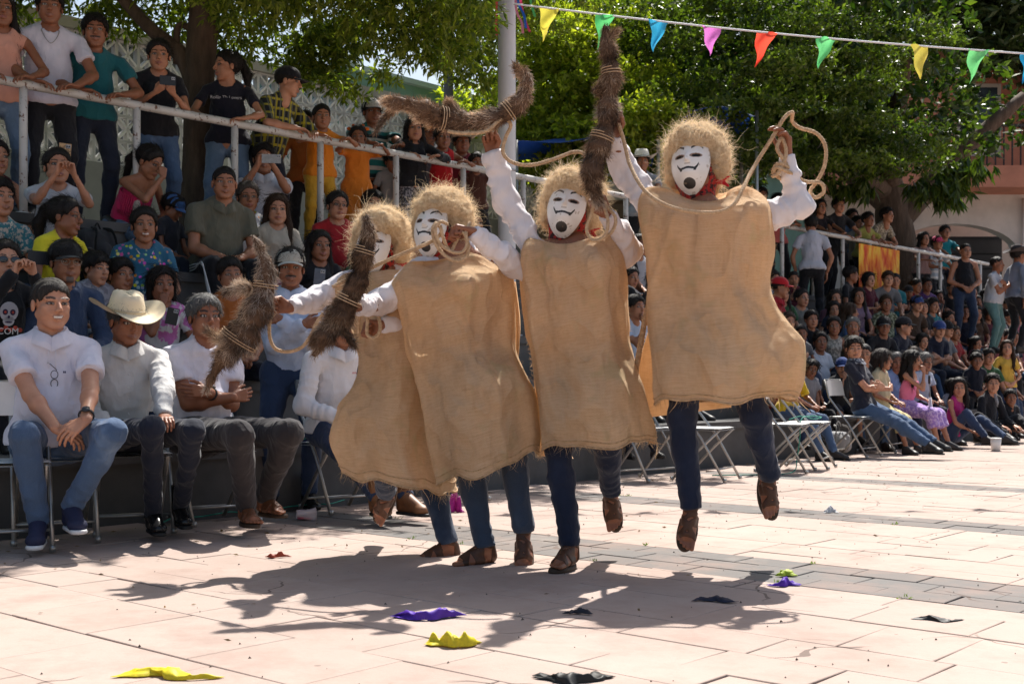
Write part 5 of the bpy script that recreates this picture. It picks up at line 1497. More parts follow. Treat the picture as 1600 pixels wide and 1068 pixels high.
    if back:
        for (Lc, Rc, Y) in back:
            Lp = catmull([at(x, y, Y) - base for x, y in Lc], 8); Rp = catmull([at(x, y, Y) - base for x, y in Rc], 8)
            k = min(len(Lp), len(Rp)); s2 = np.linspace(0, 1, 18); G = Lp[:k, None]*(1 - s2[None, :, None]) + Rp[:k, None]*s2[None, :, None]
            G = G + V(0, 1, 0)*(np.sin(s2*9)*.012)[None, :, None]
            gv = G.reshape(-1, 3); gf = grid_faces(k, 18); uv2 = np.stack([gv[:, 0], gv[:, 2]], 1); v2, f2 = solidify(gv, gf, .004)
            ob('back_panel', me_new('back_panel', v2, f2, uv=np.concatenate([uv2, uv2])), M_BURLAP, s_)
            e = strands(Lp[g.integers(0, len(Lp), 120)], np.tile(V(-1, 0, -.3), (120, 1)), .02, .0012, 3, .6, seed=seed+5, jitter=.5)
            o = ob('frayed_edge', mesh_from('frayed_edge', [e]), M_FIB, s_); o['kind'] = 'stuff'
    return s_
M_FIB = fiberm('jute_fibre', (.55, .36, .19), (.76, .55, .33), .7, .35)
def fur(label, pts, Y, seed, dY=None, stubs=(), tone=0, len_=.036):
    """bound animal skin: a tapering core covered in guard hairs, with fibre bindings"""
    base = at(pts[len(pts)//2][0], pts[len(pts)//2][1], Y); t = thing('fur_tail', label, 'fur tail', tuple(base), 'bound fur tails swung by the dancers')
    g = np.random.default_rng(seed)
    def core(pts, Yf):
        P = catmull([at(p[0], p[1], Yf(i)) - base for i, p in enumerate(pts)], 8)
        r = np.interp(np.linspace(0, 1, len(P)), np.linspace(0, 1, len(pts)), [p[2]*Y/F for p in pts]); return P, r
    Yf = (lambda i: Y) if dY is None else (lambda i: Y + dY[i])
    cores = [core(pts, Yf)] + [core(s_, lambda i: Y) for s_ in stubs]
    vs, hs_ = [], []
    pal = np.array([(.04, .023, .014), (.10, .056, .032), (.20, .12, .07), (.36, .24, .15), (.58, .44, .31)]) * (1.1 if tone == 0 else tone)
    for ci, (P, r) in enumerate(cores):
        r2 = r * (1 + .16*np.sin(np.arange(len(P))*.55 + seed) + .10*np.sin(np.arange(len(P))*1.3 + seed*2)) * .66
        v, f = tube(P, r2, 26); fq = f[0]
        v = v + np.stack([wob(v, seed + i, 45) for i in range(3)], 1)*.006
        col = np.ones((len(v), 4)); w_ = wob(v, seed + 9, 22); col[:, :3] = pal[1]*(1 + .3*w_[:, None])
        vs.append((v, f, col))
        T_, S_, B_ = frames(P); n = int(9500 * (1.0 if ci == 0 else .12) * (len_/.036)**-.5)
        wts = r2*1.0; idx = g.choice(len(P), n, p=wts/wts.sum()); an = g.uniform(0, 2*np.pi, n)
        rad = np.cos(an)[:, None]*S_[idx] + np.sin(an)[:, None]*B_[idx]; tj = T_[idx]*g.uniform(-.015, .015, n)[:, None]
        root = P[idx] + rad*r2[idx][:, None]*.9 + tj
        tuft = wob(root, seed + 5, 34)
        dirs = T_[idx]*(.75 + .5*tuft[:, None]) + rad*(.55 + .3*wob(root, seed + 6, 28)[:, None]) + V(0, 0, -.12)
        sv, sq = strands(root, dirs, len_*g.uniform(.5, 1.35, n)*(.5 + .5*r2[idx]/r2.max()), .0019, 3, .28, seed=seed + ci, jitter=.22)
        tone_i = np.clip(2.1 + 2.1*wob(root, seed + 7, 19) + g.normal(0, .8, n), 0, 3.999); i0 = tone_i.astype(int); fr = (tone_i - i0)[:, None]
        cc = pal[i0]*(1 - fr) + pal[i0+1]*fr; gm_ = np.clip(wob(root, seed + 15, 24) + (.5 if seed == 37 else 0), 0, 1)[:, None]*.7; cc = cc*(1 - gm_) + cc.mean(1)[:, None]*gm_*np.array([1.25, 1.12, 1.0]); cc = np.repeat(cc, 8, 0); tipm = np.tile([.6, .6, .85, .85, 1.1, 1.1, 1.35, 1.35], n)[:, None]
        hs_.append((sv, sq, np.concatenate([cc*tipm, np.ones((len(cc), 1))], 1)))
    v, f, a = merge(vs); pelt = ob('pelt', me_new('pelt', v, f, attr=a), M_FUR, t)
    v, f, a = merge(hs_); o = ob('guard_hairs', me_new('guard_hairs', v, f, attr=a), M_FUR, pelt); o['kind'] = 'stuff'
    P, r = cores[0]; T_, S_, B_ = frames(P)
    for q in (.31, .62):
        i = int(q*len(P)); a_ = np.linspace(0, 2*np.pi*2.2, 40)
        pth = P[i] + (np.cos(a_)[:, None]*S_[i] + np.sin(a_)[:, None]*B_[i])*r[i]*.84 + T_[i]*np.linspace(-.012, .014, 40)[:, None]
        ob('binding', mesh_from('binding', [tube(pth, .0024, 5)]), M_ROPE, t)
    return t
def rope(label, pts, Y, r=.0085, seed=0):
    P = [at(p[0], p[1], Y + (p[2] if len(p) > 2 else 0)) for p in pts]; base = P[0]
    o = ob('rope', mesh_from('rope', rope_mesh([p - base for p in P], r, seed=seed)), M_ROPE, loc=tuple(base))
    return tagp(o, label, 'rope', 'twisted ropes in the dancers hands')
def dancer(label, px_pelvis, Y, spec, jeans, rings, seed, dip=.11, bulges=(), back=None, skin_i=2, fold=1.0):
    pw = at(px_pelvis[0], px_pelvis[1], Y); base = V(pw[0], pw[1], 0)
    L = lambda p: at(p[0], p[1], p[2] if len(p) > 2 else Y) - base
    s = dict(H=1.68, lod=0, pelvis=pw - base, foot='sandal', top='long', loose=.013, etorso=-.006, tucked=True, collar=False, hair=None, seed=seed, crease=1.7, legw=.98)
    for k in ('hand', 'elbow', 'ankle', 'knee'):
        if k in spec: s[k] = {q: (L(p) if p is not None else None) for q, p in spec[k].items()}
    s['headc'] = L(spec['headc'])
    for k in ('hdir', 'hpose', 'palm', 'fdir', 'fup', 'head', 'side', 'lean', 'twist', 'shl', 'hs', 'elb', 'tl', 'H'):
        if k in spec: s[k] = spec[k]
    out = human(**s); J = out['_']
    t = place(out, base, 0, label, dict(body=skin(skin_i), shirt=M_WSHIRT, trousers=jeans, shoe=M_LEATHER, sole=M_BROWNSOLE), 'leaping masked dancers in burlap')
    sack(t, base, rings, seed, back, fold, dip, bulges)
    v, f, a = mask_mesh(seed); mk = ob('mask', me_new('mask', on_head(J, v), f, attr=a), M_MASK, t)
    fb = Field(.02); fb.ell((0, .012, -.015), (.092, .092, .100)); fb.cap((0, .02, -.06), (0, .01, -.13), .068, .075)
    v, q = fb.mesh(.007, lambda D, X: np.maximum(D, -(X[..., 1] + .058))); nn = vnormals(v, q); v = v + nn*(wob(v, seed, 70, (1, 1, .4))*.005)[:, None]
    bd = ob('bandana', me_new('bandana', on_head(J, v), q), M_REDB, t)
    fk = Field(.01); fk.ell((.085, .02, -.052), (.024, .018, .014)); fk.cap((.10, .02, -.052), (.135, .015, -.040), .010, .006, flat=.5, ax=(0,0,1)); fk.cap((.10, .02, -.055), (.130, .01, -.080), .011, .006, flat=.5, ax=(0,1,0))
    v, q = fk.mesh(.004); ob('knot', me_new('knot', on_head(J, v), q), cloth((.55, .02, .03)), bd)
    wig(t, J, seed + 40)
    return t, J, base
DK_DENIM = cloth((.012, .018, .040), 'denim', (.030, .042, .080))
MD_DENIM = cloth((.020, .034, .068), 'denim', (.060, .095, .16))
FD_DENIM = cloth((.034, .050, .085), 'denim', (.095, .13, .185))
fur_up = V(0, -.75, .65)
# 4: highest leap, right
d4 = dancer('highest leaping dancer in burlap tunic and white mask, arms spread, rightmost of four', (1112, 508), 5.5, dict(
    headc=(1087, 266), head=(-24, -6, -4), shl={-1: (-.05, 0, .065), 1: (.02, 0, .015)}, hs=1.03, side=-4,
    elbow={-1: (974, 262, 5.56), 1: (1250, 322, 5.46)}, hand={-1: (960, 212, 5.44), 1: (1230, 243, 5.44)}, hdir={-1: V(-.1, -.1, 1), 1: V(-.12, -.1, 1)}, hpose={-1: 'fist', 1: 'point'}, palm={-1: V(.1, -1, 0), 1: V(-.9, -.4, 0)},
    knee={-1: (1066, 655, 5.50), 1: (1180, 650, 5.47)}, ankle={-1: (1079, 790, 5.5), 1: (1203, 742, 5.62)}, fdir={-1: V(-.22, -.55, -.80), 1: V(.10, -.50, -.86)}, fup={-1: V(-.1, -.8, .55), 1: V(.1, -.85, .5)}),
    DK_DENIM, [(1050, 300, 1140, 296, 5.5, .085), (1024, 283, 1163, 284, 5.5, .11), (1004, 284, 1186, 292, 5.5, .135), (996, 312, 1195, 325, 5.5, .155), (1002, 372, 1201, 380, 5.5, .165), (1009, 440, 1195, 440, 5.5, .165),
      (1012, 490, 1205, 482, 5.49, .17), (1014, 540, 1236, 528, 5.48, .18), (1018, 590, 1241, 585, 5.47, .19), (1022, 626, 1229, 619, 5.47, .19)], 101, bulges=[(1222, 535, 42, 70, .11), (1150, 470, 16, 46, .05), (1040, 338, 34, 46, .07), (1152, 336, 34, 46, .07), (1100, 560, 60, 60, .03), (1170, 325, 22, 26, .05)],
    back=[([(1012, 520), (1000, 560), (992, 605), (996, 654)], [(1140, 520), (1142, 560), (1143, 610), (1143, 636)], 5.72)])
# 3: second from right
d3 = dancer('leaping dancer in burlap with fur raised overhead, second from the right, face turned to camera', (918, 562), 5.65, dict(
    headc=(889, 335), head=(-12, -8, 9), shl={-1: (-.03, 0, .06), 1: (.01, 0, .02)}, hs=1.03, side=-5,
    elbow={-1: (792, 312, 5.62), 1: (985, 392, 5.62)}, hand={-1: (769, 240, 5.58), 1: (948, 335, 5.45)}, hdir={-1: V(-.15, 0, 1), 1: V(-.5, -.2, .8)}, hpose={-1: 'fist', 1: 'fist'}, palm={-1: V(0, -1, 0), 1: V(-.3, -1, 0)},
    knee={-1: (872, 702, 5.64), 1: (948, 690, 5.64)}, ankle={-1: (890, 850, 5.58), 1: (955, 765, 5.86)}, fdir={-1: V(-.45, -.9, -.12), 1: V(.12, -.42, -.9)}, fup={-1: V(0, 0, 1), 1: V(0, -.9, .42)}),
    DK_DENIM, [(850, 388, 932, 378, 5.65, .085), (832, 370, 948, 362, 5.65, .11), (820, 362, 960, 352, 5.65, .135), (814, 385, 968, 368, 5.65, .155), (816, 440, 976, 415, 5.65, .16), (822, 510, 977, 480, 5.65, .16),
      (830, 560, 984, 540, 5.65, .165), (837, 610, 998, 600, 5.64, .17), (842, 660, 1010, 650, 5.64, .175), (845, 698, 1020, 688, 5.64, .175)], 202, dip=.085, bulges=[(992, 590, 32, 70, .10), (860, 408, 24, 40, .08), (930, 408, 30, 44, .12), (968, 470, 18, 40, .06), (870, 470, 30, 50, .04), (895, 640, 30, 50, .03)],
    back=[([(812, 420), (822, 500), (832, 570), (838, 640)], [(840, 420), (850, 500), (856, 570), (860, 640)], 5.8)])
# 2: second from left
d2 = dancer('burlap dancer whose raised fist with rope coil partly covers the white mask, second from left', (742, 570), 5.75, dict(
    headc=(686, 364), head=(-26, -6, 3), shl={1: (0, 0, .02)}, hs=1.03, side=-7,
    elbow={-1: (594, 474, 5.74), 1: (812, 420, 5.62)}, hand={-1: (558, 478, 5.46), 1: (738, 362, 5.42)}, hdir={-1: V(-.8, -.4, .1), 1: V(-1, -.15, .15)}, hpose={-1: 'fist', 1: 'fist'}, palm={-1: V(0, -1, .2), 1: V(0, -.3, -1)},
    knee={-1: (734, 728, 5.78), 1: (802, 715, 5.76)}, ankle={-1: (757, 850, 5.74), 1: (818, 828, 5.74)}, fdir={-1: V(-.85, -.5, -.06), 1: V(.0, -.75, -.62)}, fup={-1: V(0, 0, 1), 1: V(0, -.62, .75)}),
    FD_DENIM, [(652, 422, 730, 412, 5.75, .085), (640, 406, 744, 392, 5.75, .11), (624, 414, 766, 392, 5.75, .135), (611, 440, 789, 414, 5.75, .15), (622, 480, 797, 440, 5.75, .16), (636, 540, 800, 510, 5.75, .165),
      (650, 590, 808, 560, 5.75, .17), (661, 650, 832, 610, 5.74, .18), (672, 705, 843, 660, 5.74, .185), (686, 756, 842, 702, 5.74, .185)], 303, dip=.03, bulges=[(790, 575, 48, 60, .12), (640, 440, 26, 28, .05), (660, 448, 26, 40, .09), (735, 440, 30, 44, .11), (700, 640, 40, 60, .04), (775, 420, 20, 30, .05)],
    back=[([(790, 440), (800, 500), (806, 545), (800, 600)], [(806, 440), (813, 500), (811, 545), (806, 600)], 5.86), ([(835, 660), (838, 690), (842, 712)], [(868, 650), (884, 690), (896, 716)], 5.88)])
# 1: leftmost, partly hidden
d1 = dancer('leftmost dancer in burlap, face turned away behind a raised fur tail', (618, 580), 6.05, dict(
    headc=(592, 392, 6.0), head=(-14, -4, 6), hs=1.03, side=-9,
    elbow={-1: (492, 468, 5.98), 1: (668, 505, 5.92)}, hand={-1: (452, 480, 5.78), 1: (598, 508, 5.80)}, hdir={-1: V(-1, -.2, .1), 1: V(-1, -.1, 0)}, hpose={-1: 'fist', 1: 'fist'}, palm={-1: V(0, -1, 0), 1: V(0, -.6, -.8)},
    knee={-1: (600, 722, 6.05), 1: (668, 732, 6.05)}, ankle={-1: (602, 768, 6.3), 1: (700, 846, 6.0)}, fdir={-1: V(-.45, -.1, -.9), 1: V(-.9, -.42, -.06)}, fup={-1: V(-.2, -.9, .1), 1: V(0, 0, 1)}),
    MD_DENIM, [(548, 446, 628, 438, 6.05, .085), (532, 430, 645, 420, 6.05, .11), (524, 432, 660, 420, 6.05, .135), (524, 455, 672, 440, 6.05, .15), (541, 500, 684, 480, 6.05, .16), (556, 545, 692, 520, 6.05, .165),
      (556, 595, 700, 580, 6.05, .17), (530, 640, 700, 640, 6.04, .18), (519, 690, 700, 700, 6.03, .19), (541, 738, 712, 768, 6.02, .19)], 404, dip=.02, bulges=[(560, 640, 40, 60, .07), (545, 445, 20, 24, .05)])
fur('brown bound fur tail pointing straight up in the hand of the highest dancer', [(948, 40, 5), (946, 58, 11), (952, 85, 17), (955, 120, 19), (951, 155, 20), (949, 190, 21), (936, 228, 24), (925, 262, 24), (928, 298, 15), (938, 322, 7)], 5.36, 7, stubs=[[(946, 80, 5), (950, 62, 4), (962, 50, 3)], [(930, 145, 8), (940, 138, 6), (950, 135, 4)]])
fur('brown fur tail held level overhead in front of the pole', [(821, 108, 4), (823, 128, 12), (815, 155, 18), (788, 178, 21), (752, 189, 21), (715, 188, 21), (680, 182, 23), (645, 166, 17), (612, 160, 11), (600, 158, 6)], 5.50, 17, dY=[0, 0, 0, 0, 0, 0, -.03, -.06, -.08, -.1], stubs=[[(822, 125, 5), (812, 112, 4), (806, 104, 2)], [(720, 180, 9), (705, 165, 6), (700, 160, 3)], [(620, 165, 5), (600, 185, 3), (588, 205, 2)]], tone=1.45, len_=.032)
fur('dark fur tail wrapped in fibre in front of the leftmost dancers face', [(570, 338, 5), (575, 352, 12), (574, 378, 18), (566, 405, 20), (560, 435, 20), (545, 468, 25), (528, 498, 30), (508, 524, 22), (490, 556, 6)], 5.34, 27, stubs=[[(515, 505, 8), (540, 520, 7), (556, 545, 4)], [(520, 500, 8), (500, 515, 7), (484, 540, 3)]], tone=.9)
fur('long mottled fur tail swung out at the far left by the leftmost dancer', [(396, 370, 4), (408, 392, 10), (417, 425, 18), (410, 465, 28), (392, 500, 35), (374, 530, 37), (356, 552, 24), (338, 575, 12), (322, 610, 5)], 5.66, 37, stubs=[[(392, 450, 11), (372, 450, 9), (352, 456, 5)], [(360, 545, 10), (340, 528, 7), (322, 516, 4)]], tone=1.2, len_=.042)
rope('rope draped across the chest of the highest dancer and looped over the raised hand', [(966, 192, -.1), (976, 225, -.09), (984, 256, -.13), (1003, 292, -.24), (1035, 318, -.30), (1075, 330, -.31), (1122, 331, -.31), (1148, 318, -.30), (1162, 292, -.24), (1180, 258, -.1), (1206, 216, -.09), (1226, 184, -.08), (1238, 176, -.06), (1238, 190, -.0),
    (1250, 200, .0), (1275, 208, .0), (1289, 228, .0), (1288, 258, 0), (1276, 284, 0), (1266, 298, 0), (1274, 309, 0), (1287, 300, -.01), (1282, 286, -.02), (1258, 284, -.04), (1234, 270, -.1), (1214, 262, -.1), (1208, 272, -.08)], 5.5, seed=1)
rope('short rope coil hanging round the wrist of the highest dancer', [(1232, 262, -.09), (1216, 256, -.1), (1208, 268, -.07), (1222, 280, -.06), (1236, 274, -.08), (1224, 250, -.09), (1214, 232, -.09), (1222, 216, -.08), (1228, 240, -.09), (1216, 270, -.1), (1206, 276, -.08)], 5.5, seed=2)
rope('rope running from the overhead fur tail down to the coil in the next dancers hand', [(700, 205, -.16), (725, 208, -.17), (758, 205, -.18), (778, 190, -.15), (790, 186, -.13), (798, 196, -.1), (790, 215, -.1), (786, 238, -.1), (800, 254, -.1), (830, 258, -.1), (868, 248, -.1), (895, 238, -.1), (912, 240, -.1), (918, 256, -.12)], 5.62, seed=3)
rope('rope loops dangling below the upright fur tail', [(940, 262, -.1), (932, 300, -.12), (924, 335, -.1), (916, 358, -.1), (926, 376, -.12), (944, 370, -.14), (950, 345, -.13), (942, 318, -.1), (936, 300, -.1), (948, 322, -.1), (962, 340, -.12), (956, 362, -.12), (938, 374, -.12)], 5.5, r=.0075, seed=4)
rope('rope coiled in the fist held up in front of the second dancers mask', [(520, 448, -.3), (560, 428, -.3), (610, 405, -.33), (650, 388, -.36), (676, 376, -.36), (690, 362, -.34), (682, 348, -.34), (676, 362, -.37), (684, 386, -.38), (704, 405, -.38), (724, 405, -.36), (732, 388, -.35), (728, 366, -.36), (734, 348, -.3)], 5.75, seed=5)
rope('second turn of the rope coil hanging from the same fist over the mask', [(700, 350, -.36), (688, 346, -.38), (680, 358, -.39), (686, 378, -.39), (704, 392, -.39), (722, 393, -.37), (730, 378, -.36), (722, 362, -.36), (712, 378, -.34), (704, 392, -.35), (694, 376, -.38), (688, 352, -.38)], 5.75, r=.0075, seed=6)
rope('pale rope loop hanging from the hand of the leftmost dancer', [(434, 484, -.2), (422, 500, -.22), (421, 525, -.22), (430, 544, -.22), (450, 549, -.22), (472, 542, -.24), (486, 524, -.26), (494, 505, -.28), (505, 490, -.3)], 6.0, seed=7)
rope('rope wound round the wrist of the leftmost dancers inner hand', [(562, 530, -.28), (560, 512, -.3), (562, 492, -.32), (568, 484, -.3), (574, 500, -.32), (574, 522, -.32), (586, 528, -.33), (594, 514, -.34), (592, 496, -.3)], 6.0, seed=8)
rope('braided side tie of the highest dancers sack', [(1020, 432, -.06), (1018, 460, -.03), (1010, 490, 0), (1002, 530, .04), (995, 570, .06), (992, 606, .08)], 5.56, r=.013, seed=9)
# ============================================================ folding chairs
GCH = 'white folding chairs along the edge of the square'
_ch = {}
def chair(pos, rz, label):
    t = thing('folding_chair', label, 'chair', tuple(pos), GCH, rz)
    if not _ch:
        _ch['seat'] = mesh_from('seat', [(lambda v, f: (v, f))(*solidify_box(.40, .38, .018))])
        bv = []
        for i in range(7):
            for j in range(12):
                x = -.20 + .40*j/11; z = .0 + .17*i/6; cut = .02*max(0, abs(x) - .15)/.05*(i/6)
                bv.append((x, .235 + .09*(z/.17)*.35 + .02*(abs(x)/.2)**2*-1, .66 + z - cut))
        v, f = solidify(np.array(bv), grid_faces(7, 12), .012); _ch['back'] = me_new('backrest', v, f)
        def leg(p): return mesh_from('leg', [tube(p, .0115, 8), tube([p[0] - V(0,0,.002), p[0] + V(0,0,.028)], .016, 8)])
        _ch['lf'] = [leg([V(s*.20, -.20, .012), V(s*.20, .0, .36), V(s*.20, .22, .64), V(s*.20, .275, .83)]) for s in (-1, 1)]
        _ch['lr'] = [leg([V(s*.175, .26, .012), V(s*.175, .04, .25), V(s*.175, -.15, .43)]) for s in (-1, 1)]
        _ch['bar'] = [mesh_from('crossbar', [tube([V(-.20, -.14, .11), V(.20, -.14, .11)], .008, 6)]), mesh_from('crossbar', [tube([V(-.175, .20, .08), V(.175, .20, .08)], .008, 6)]), mesh_from('crossbar', [tube([V(-.2, .275, .83), V(.2, .275, .83)], .009, 6)])]
    ob('seat', _ch['seat'], M_WPLASTIC, t); ob('backrest', _ch['back'], M_WPLASTIC, t)
    for m in _ch['lf'] + _ch['lr']: ob('leg', m, M_STEEL, t)
    for m in _ch['bar']: ob('crossbar', m, M_STEEL, t)
    return t
def solidify_box(w, d, h):
    vs = []
    n = 12
    for i in range(n):
        for j in range(n):
            x = (j/(n-1) - .5)*w; y = (i/(n-1) - .5)*d; e = max(abs(x)/(w/2), abs(y)/(d/2))
            vs.append((x, y + .03, .448 - .006*(1 - e**4) - .008*max(0, e - .9)/.1))
    return solidify(np.array(vs), grid_faces(n, n), h)
# ============================================================ people of the crowd
BK, DN, GN = (.014, .014, .018), (.02, .024, .05), (.05, .05, .055)
W1, W2 = (.72, .71, .76), (.60, .60, .62)
J1 = cloth((.045, .085, .17), 'denim', (.17, .25, .38)); J2 = cloth((.022, .038, .085), 'denim', (.07, .11, .20)); J3 = cloth((.075, .13, .22), 'denim', (.30, .38, .48))
TBK = cloth(BK); TGR = cloth((.045, .042, .045)); TNV = cloth((.016, .02, .035))
GREY = hairm((.13, .125, .12)); BLK = hairm(); BRN = hairm((.035, .018, .010))
BASE_RZ = 49.0
def solve_u(px, n, off):
    r = (px - 800)/F; b = P0 + N*n + off
    return (r*b[1] - b[0])/(A[0] - r*A[1])
PRE = {
 'lap':   lambda z, hz: (dict({1: V(.10, -.30, z + .17), -1: V(-.10, -.28, z + .17)}), {1: V(-.5, -.8, -.15), -1: V(.5, -.8, -.15)}, 'relax', {1: V(0, 0, -1), -1: V(0, 0, -1)}),
 'knees': lambda z, hz: (dict({1: V(.15, -.34, z + .18), -1: V(-.15, -.34, z + .18)}), {1: V(-.1, -1, -.3), -1: V(.1, -1, -.3)}, 'relax', {1: V(0, 0, -1), -1: V(0, 0, -1)}),
 'clasp': lambda z, hz: (dict({1: V(.07, -.36, z + .16), -1: V(-.07, -.36, z + .15)}), {1: V(-.8, -.5, -.1), -1: V(.8, -.5, -.1)}, 'grip', {1: V(-.3, .3, -1), -1: V(.3, .3, -1)}),
 'crossed': lambda z, hz: (dict({1: V(-.06, -.23, z + .33), -1: V(.08, -.25, z + .30)}), {1: V(-1, .15, .1), -1: V(1, .1, .15)}, 'relax', {1: V(0, 1, 0), -1: V(0, 1, 0)}),
 'phone': lambda z, hz: (dict({1: V(.06, -.33, hz - .12), -1: V(-.06, -.33, hz - .12)}), {1: V(-.3, 0, 1), -1: V(.3, 0, 1)}, 'grip', {1: V(-.8, -.4, 0), -1: V(.8, -.4, 0)}),
 'chin':  lambda z, hz: (dict({1: V(.10, -.28, z + .18), -1: V(-.03, -.16, hz - .18)}), {1: V(-.6, -.8, 0), -1: V(.15, .2, 1)}, 'grip', {1: V(0, 0, -1), -1: V(.6, 1, 0)}),
 'phonelow': lambda z, hz: (dict({1: V(.07, -.30, z + .27), -1: V(-.07, -.30, z + .27)}), {1: V(-.5, -.6, .5), -1: V(.5, -.6, .5)}, 'grip', {1: V(-.5, .3, 1), -1: V(.5, .3, 1)}),
 'down':  lambda z, hz: (dict({1: V(.22, -.04, z - .07), -1: V(-.22, -.04, z - .07)}), {1: V(0, -.1, -1), -1: V(0, -.1, -1)}, 'relax', {1: V(-1, 0, 0), -1: V(1, 0, 0)}),
 'front': lambda z, hz: (dict({1: V(.08, -.18, z + .06), -1: V(-.08, -.18, z + .06)}), {1: V(-.6, -.2, -.6), -1: V(.6, -.2, -.6)}, 'relax', {1: V(-.2, 1, 0), -1: V(.2, 1, 0)}),
}
RIGHT_ROWS = {}
ALLP = []; PNAME = {}
def person(px, py, n, zb, label, mode='sit', hands='lap', rz=None, mats=None, group='spectators on the left bleachers', lodv=None, feet=None, world={}, Hlim=(1.05, 1.86), H=None, drop=.41, extra=None, **k):
    """a spectator whose head is seen at (px, py), seated or standing at distance n behind the front wall on a floor at height zb"""
    rz = BASE_RZ if rz is None else rz; Rm = rotz(R(rz)); lean = k.get('lean', 8 if mode == 'sit' else 5)
    p_, u = row_pt(px, n); Yh = p_[1]
    zh = H0 + (590 - py)*Yh/F - zb
    seat = .09 if mode == 'sit' else 0
    cl = .305*math.cos(R(lean)) + .10
    if H is None: H = (zh - seat)/cl if mode == 'sit' else zh/(.515 + cl)
    H = min(max(H, Hlim[0]), Hlim[1])
    s = dict(H=H, lod=1 if lodv is None else lodv, seed=int(px*7 + py) % 999, lean=lean)
    pz = seat if mode == 'sit' else .515*H
    s['pelvis'] = V(0, 0, pz); hz = pz + cl*H
    TLx = .407*H*math.sin(R(lean)); off = Rm @ V(0, -TLx - .02, 0)
    u = solve_u(px, n, off); base = un(u, n, zb)
    toloc = lambda w: Rm.T @ (at(*w) - base)
    if mode == 'sit':
        kk = H/1.7; fz = -drop + .095*kk; lg = .47*kk + .06
        s['ankle'] = {1: V(.13, -lg, fz), -1: V(-.12, -lg + .04, fz)} if feet is None else feet
        if kk < .8: s['ankle'] = {q: V(v[0], v[1], max(v[2], .06 - .42*H/1.7)) for q, v in s['ankle'].items()}
        s['fdir'] = {1: V(.2, -1, 0), -1: V(-.2, -1, 0)}
    else: s['ankle'] = {1: V(.12, .02, .09*H/1.7), -1: V(-.12, -.02, .09*H/1.7)}
    kx = H/1.7
    if isinstance(hands, str):
        hz2 = hz
        if hands == 'rail':
            ry = -(n - NR) - .05; s['hand'] = {1: V(.16, ry, .99), -1: V(-.14, ry - .02, .99)}
            s['hdir'] = {1: V(-.9, -.5, -.1), -1: V(.9, -.5, -.1)}; s['palm'] = {1: V(0, 0, -1), -1: V(0, 0, -1)}; s['elb'] = {1: V(1, .4, -.4), -1: V(-1, .4, -.4)}
        else:
            hd, dr, po, pm_ = PRE[hands](pz - .09 if mode == 'sit' else pz, hz2)
            s['hand'] = {q: V(v[0]*kx, v[1]*kx + (k.get('hy', 0)), (v[2] - (pz if mode != 'sit' else 0))*(1 if hands in ('phone', 'chin') else kx) + (pz if mode != 'sit' else 0)) for q, v in hd.items()}
            if hands in ('phone',): s['hand'] = {q: V(v[0]*kx, v[1]*kx - TLx, v[2]) for q, v in hd.items()}
            if hands == 'chin': s['hand'][-1] = V(-.03*kx, -TLx - .17*kx, hz - .19*kx)
            s['hdir'], s['palm'] = dr, pm_; s['hpose'] = {1: po, -1: po}
            s['elb'] = {1: V(.6, .25, -1), -1: V(-.6, .25, -1)}
    for key, val in world.items(): s.setdefault(key, {}).update({q: toloc(w) for q, w in val.items()})
    s.update({a: b for a, b in k.items() if a not in ('hy',)}); s['lean'] = lean
    if px < 780 and lodv != 0: s.setdefault('hs', 1.10 if H > 1.3 else 1.05); s.setdefault('bw', 1.13); s['fat'] = max(s.get('fat', 0), .2 if H > 1.42 else 0)
    else: s.setdefault('hs', 1.05)
    out = human(**s)
    m = dict(body=skin(k.get('skin', int(px) % 3)), hair=BLK, shirt=TBK, trousers=TBK); m.update(mats or {})
    if 'hairc' in k: m['hair'] = k['hairc']
    PNAME[(px, py)] = label; t = place(out, base, R(rz), label, m, group); ALLP.append((uv_of(base)[0], uv_of(base)[1], zb, px, py))
    J = out['_']
    if extra: extra(t, J)
    return t, J, base, Rm
def lp(J, t_, base, Rm, p): return base + Rm @ p
T0, T1, T2, T3, T4 = .27, .82, 1.37, 1.92, 2.55
Z = TIER_Z
def C(c, *a, **k): return cloth(c, *a, **k)
def cap_(c, c2=None, em=None): return lambda t, J: add_hat(t, J, 'cap', c, c2, em)
def hat_(c): return lambda t, J: add_hat(t, J, 'cowboy', c)
def glas(sun=False, c=(.03,.025,.025)): return lambda t, J: add_glasses(t, J, sun, c)
def phone_at(label, px, py, Y, rz, c, w=.076, h=.155, roll=0):
    M = rotz(R(rz)) @ roty(R(roll)); return phone(label, c, at(px, py, Y), M, w, h, casec=c, group='phones held up by spectators')
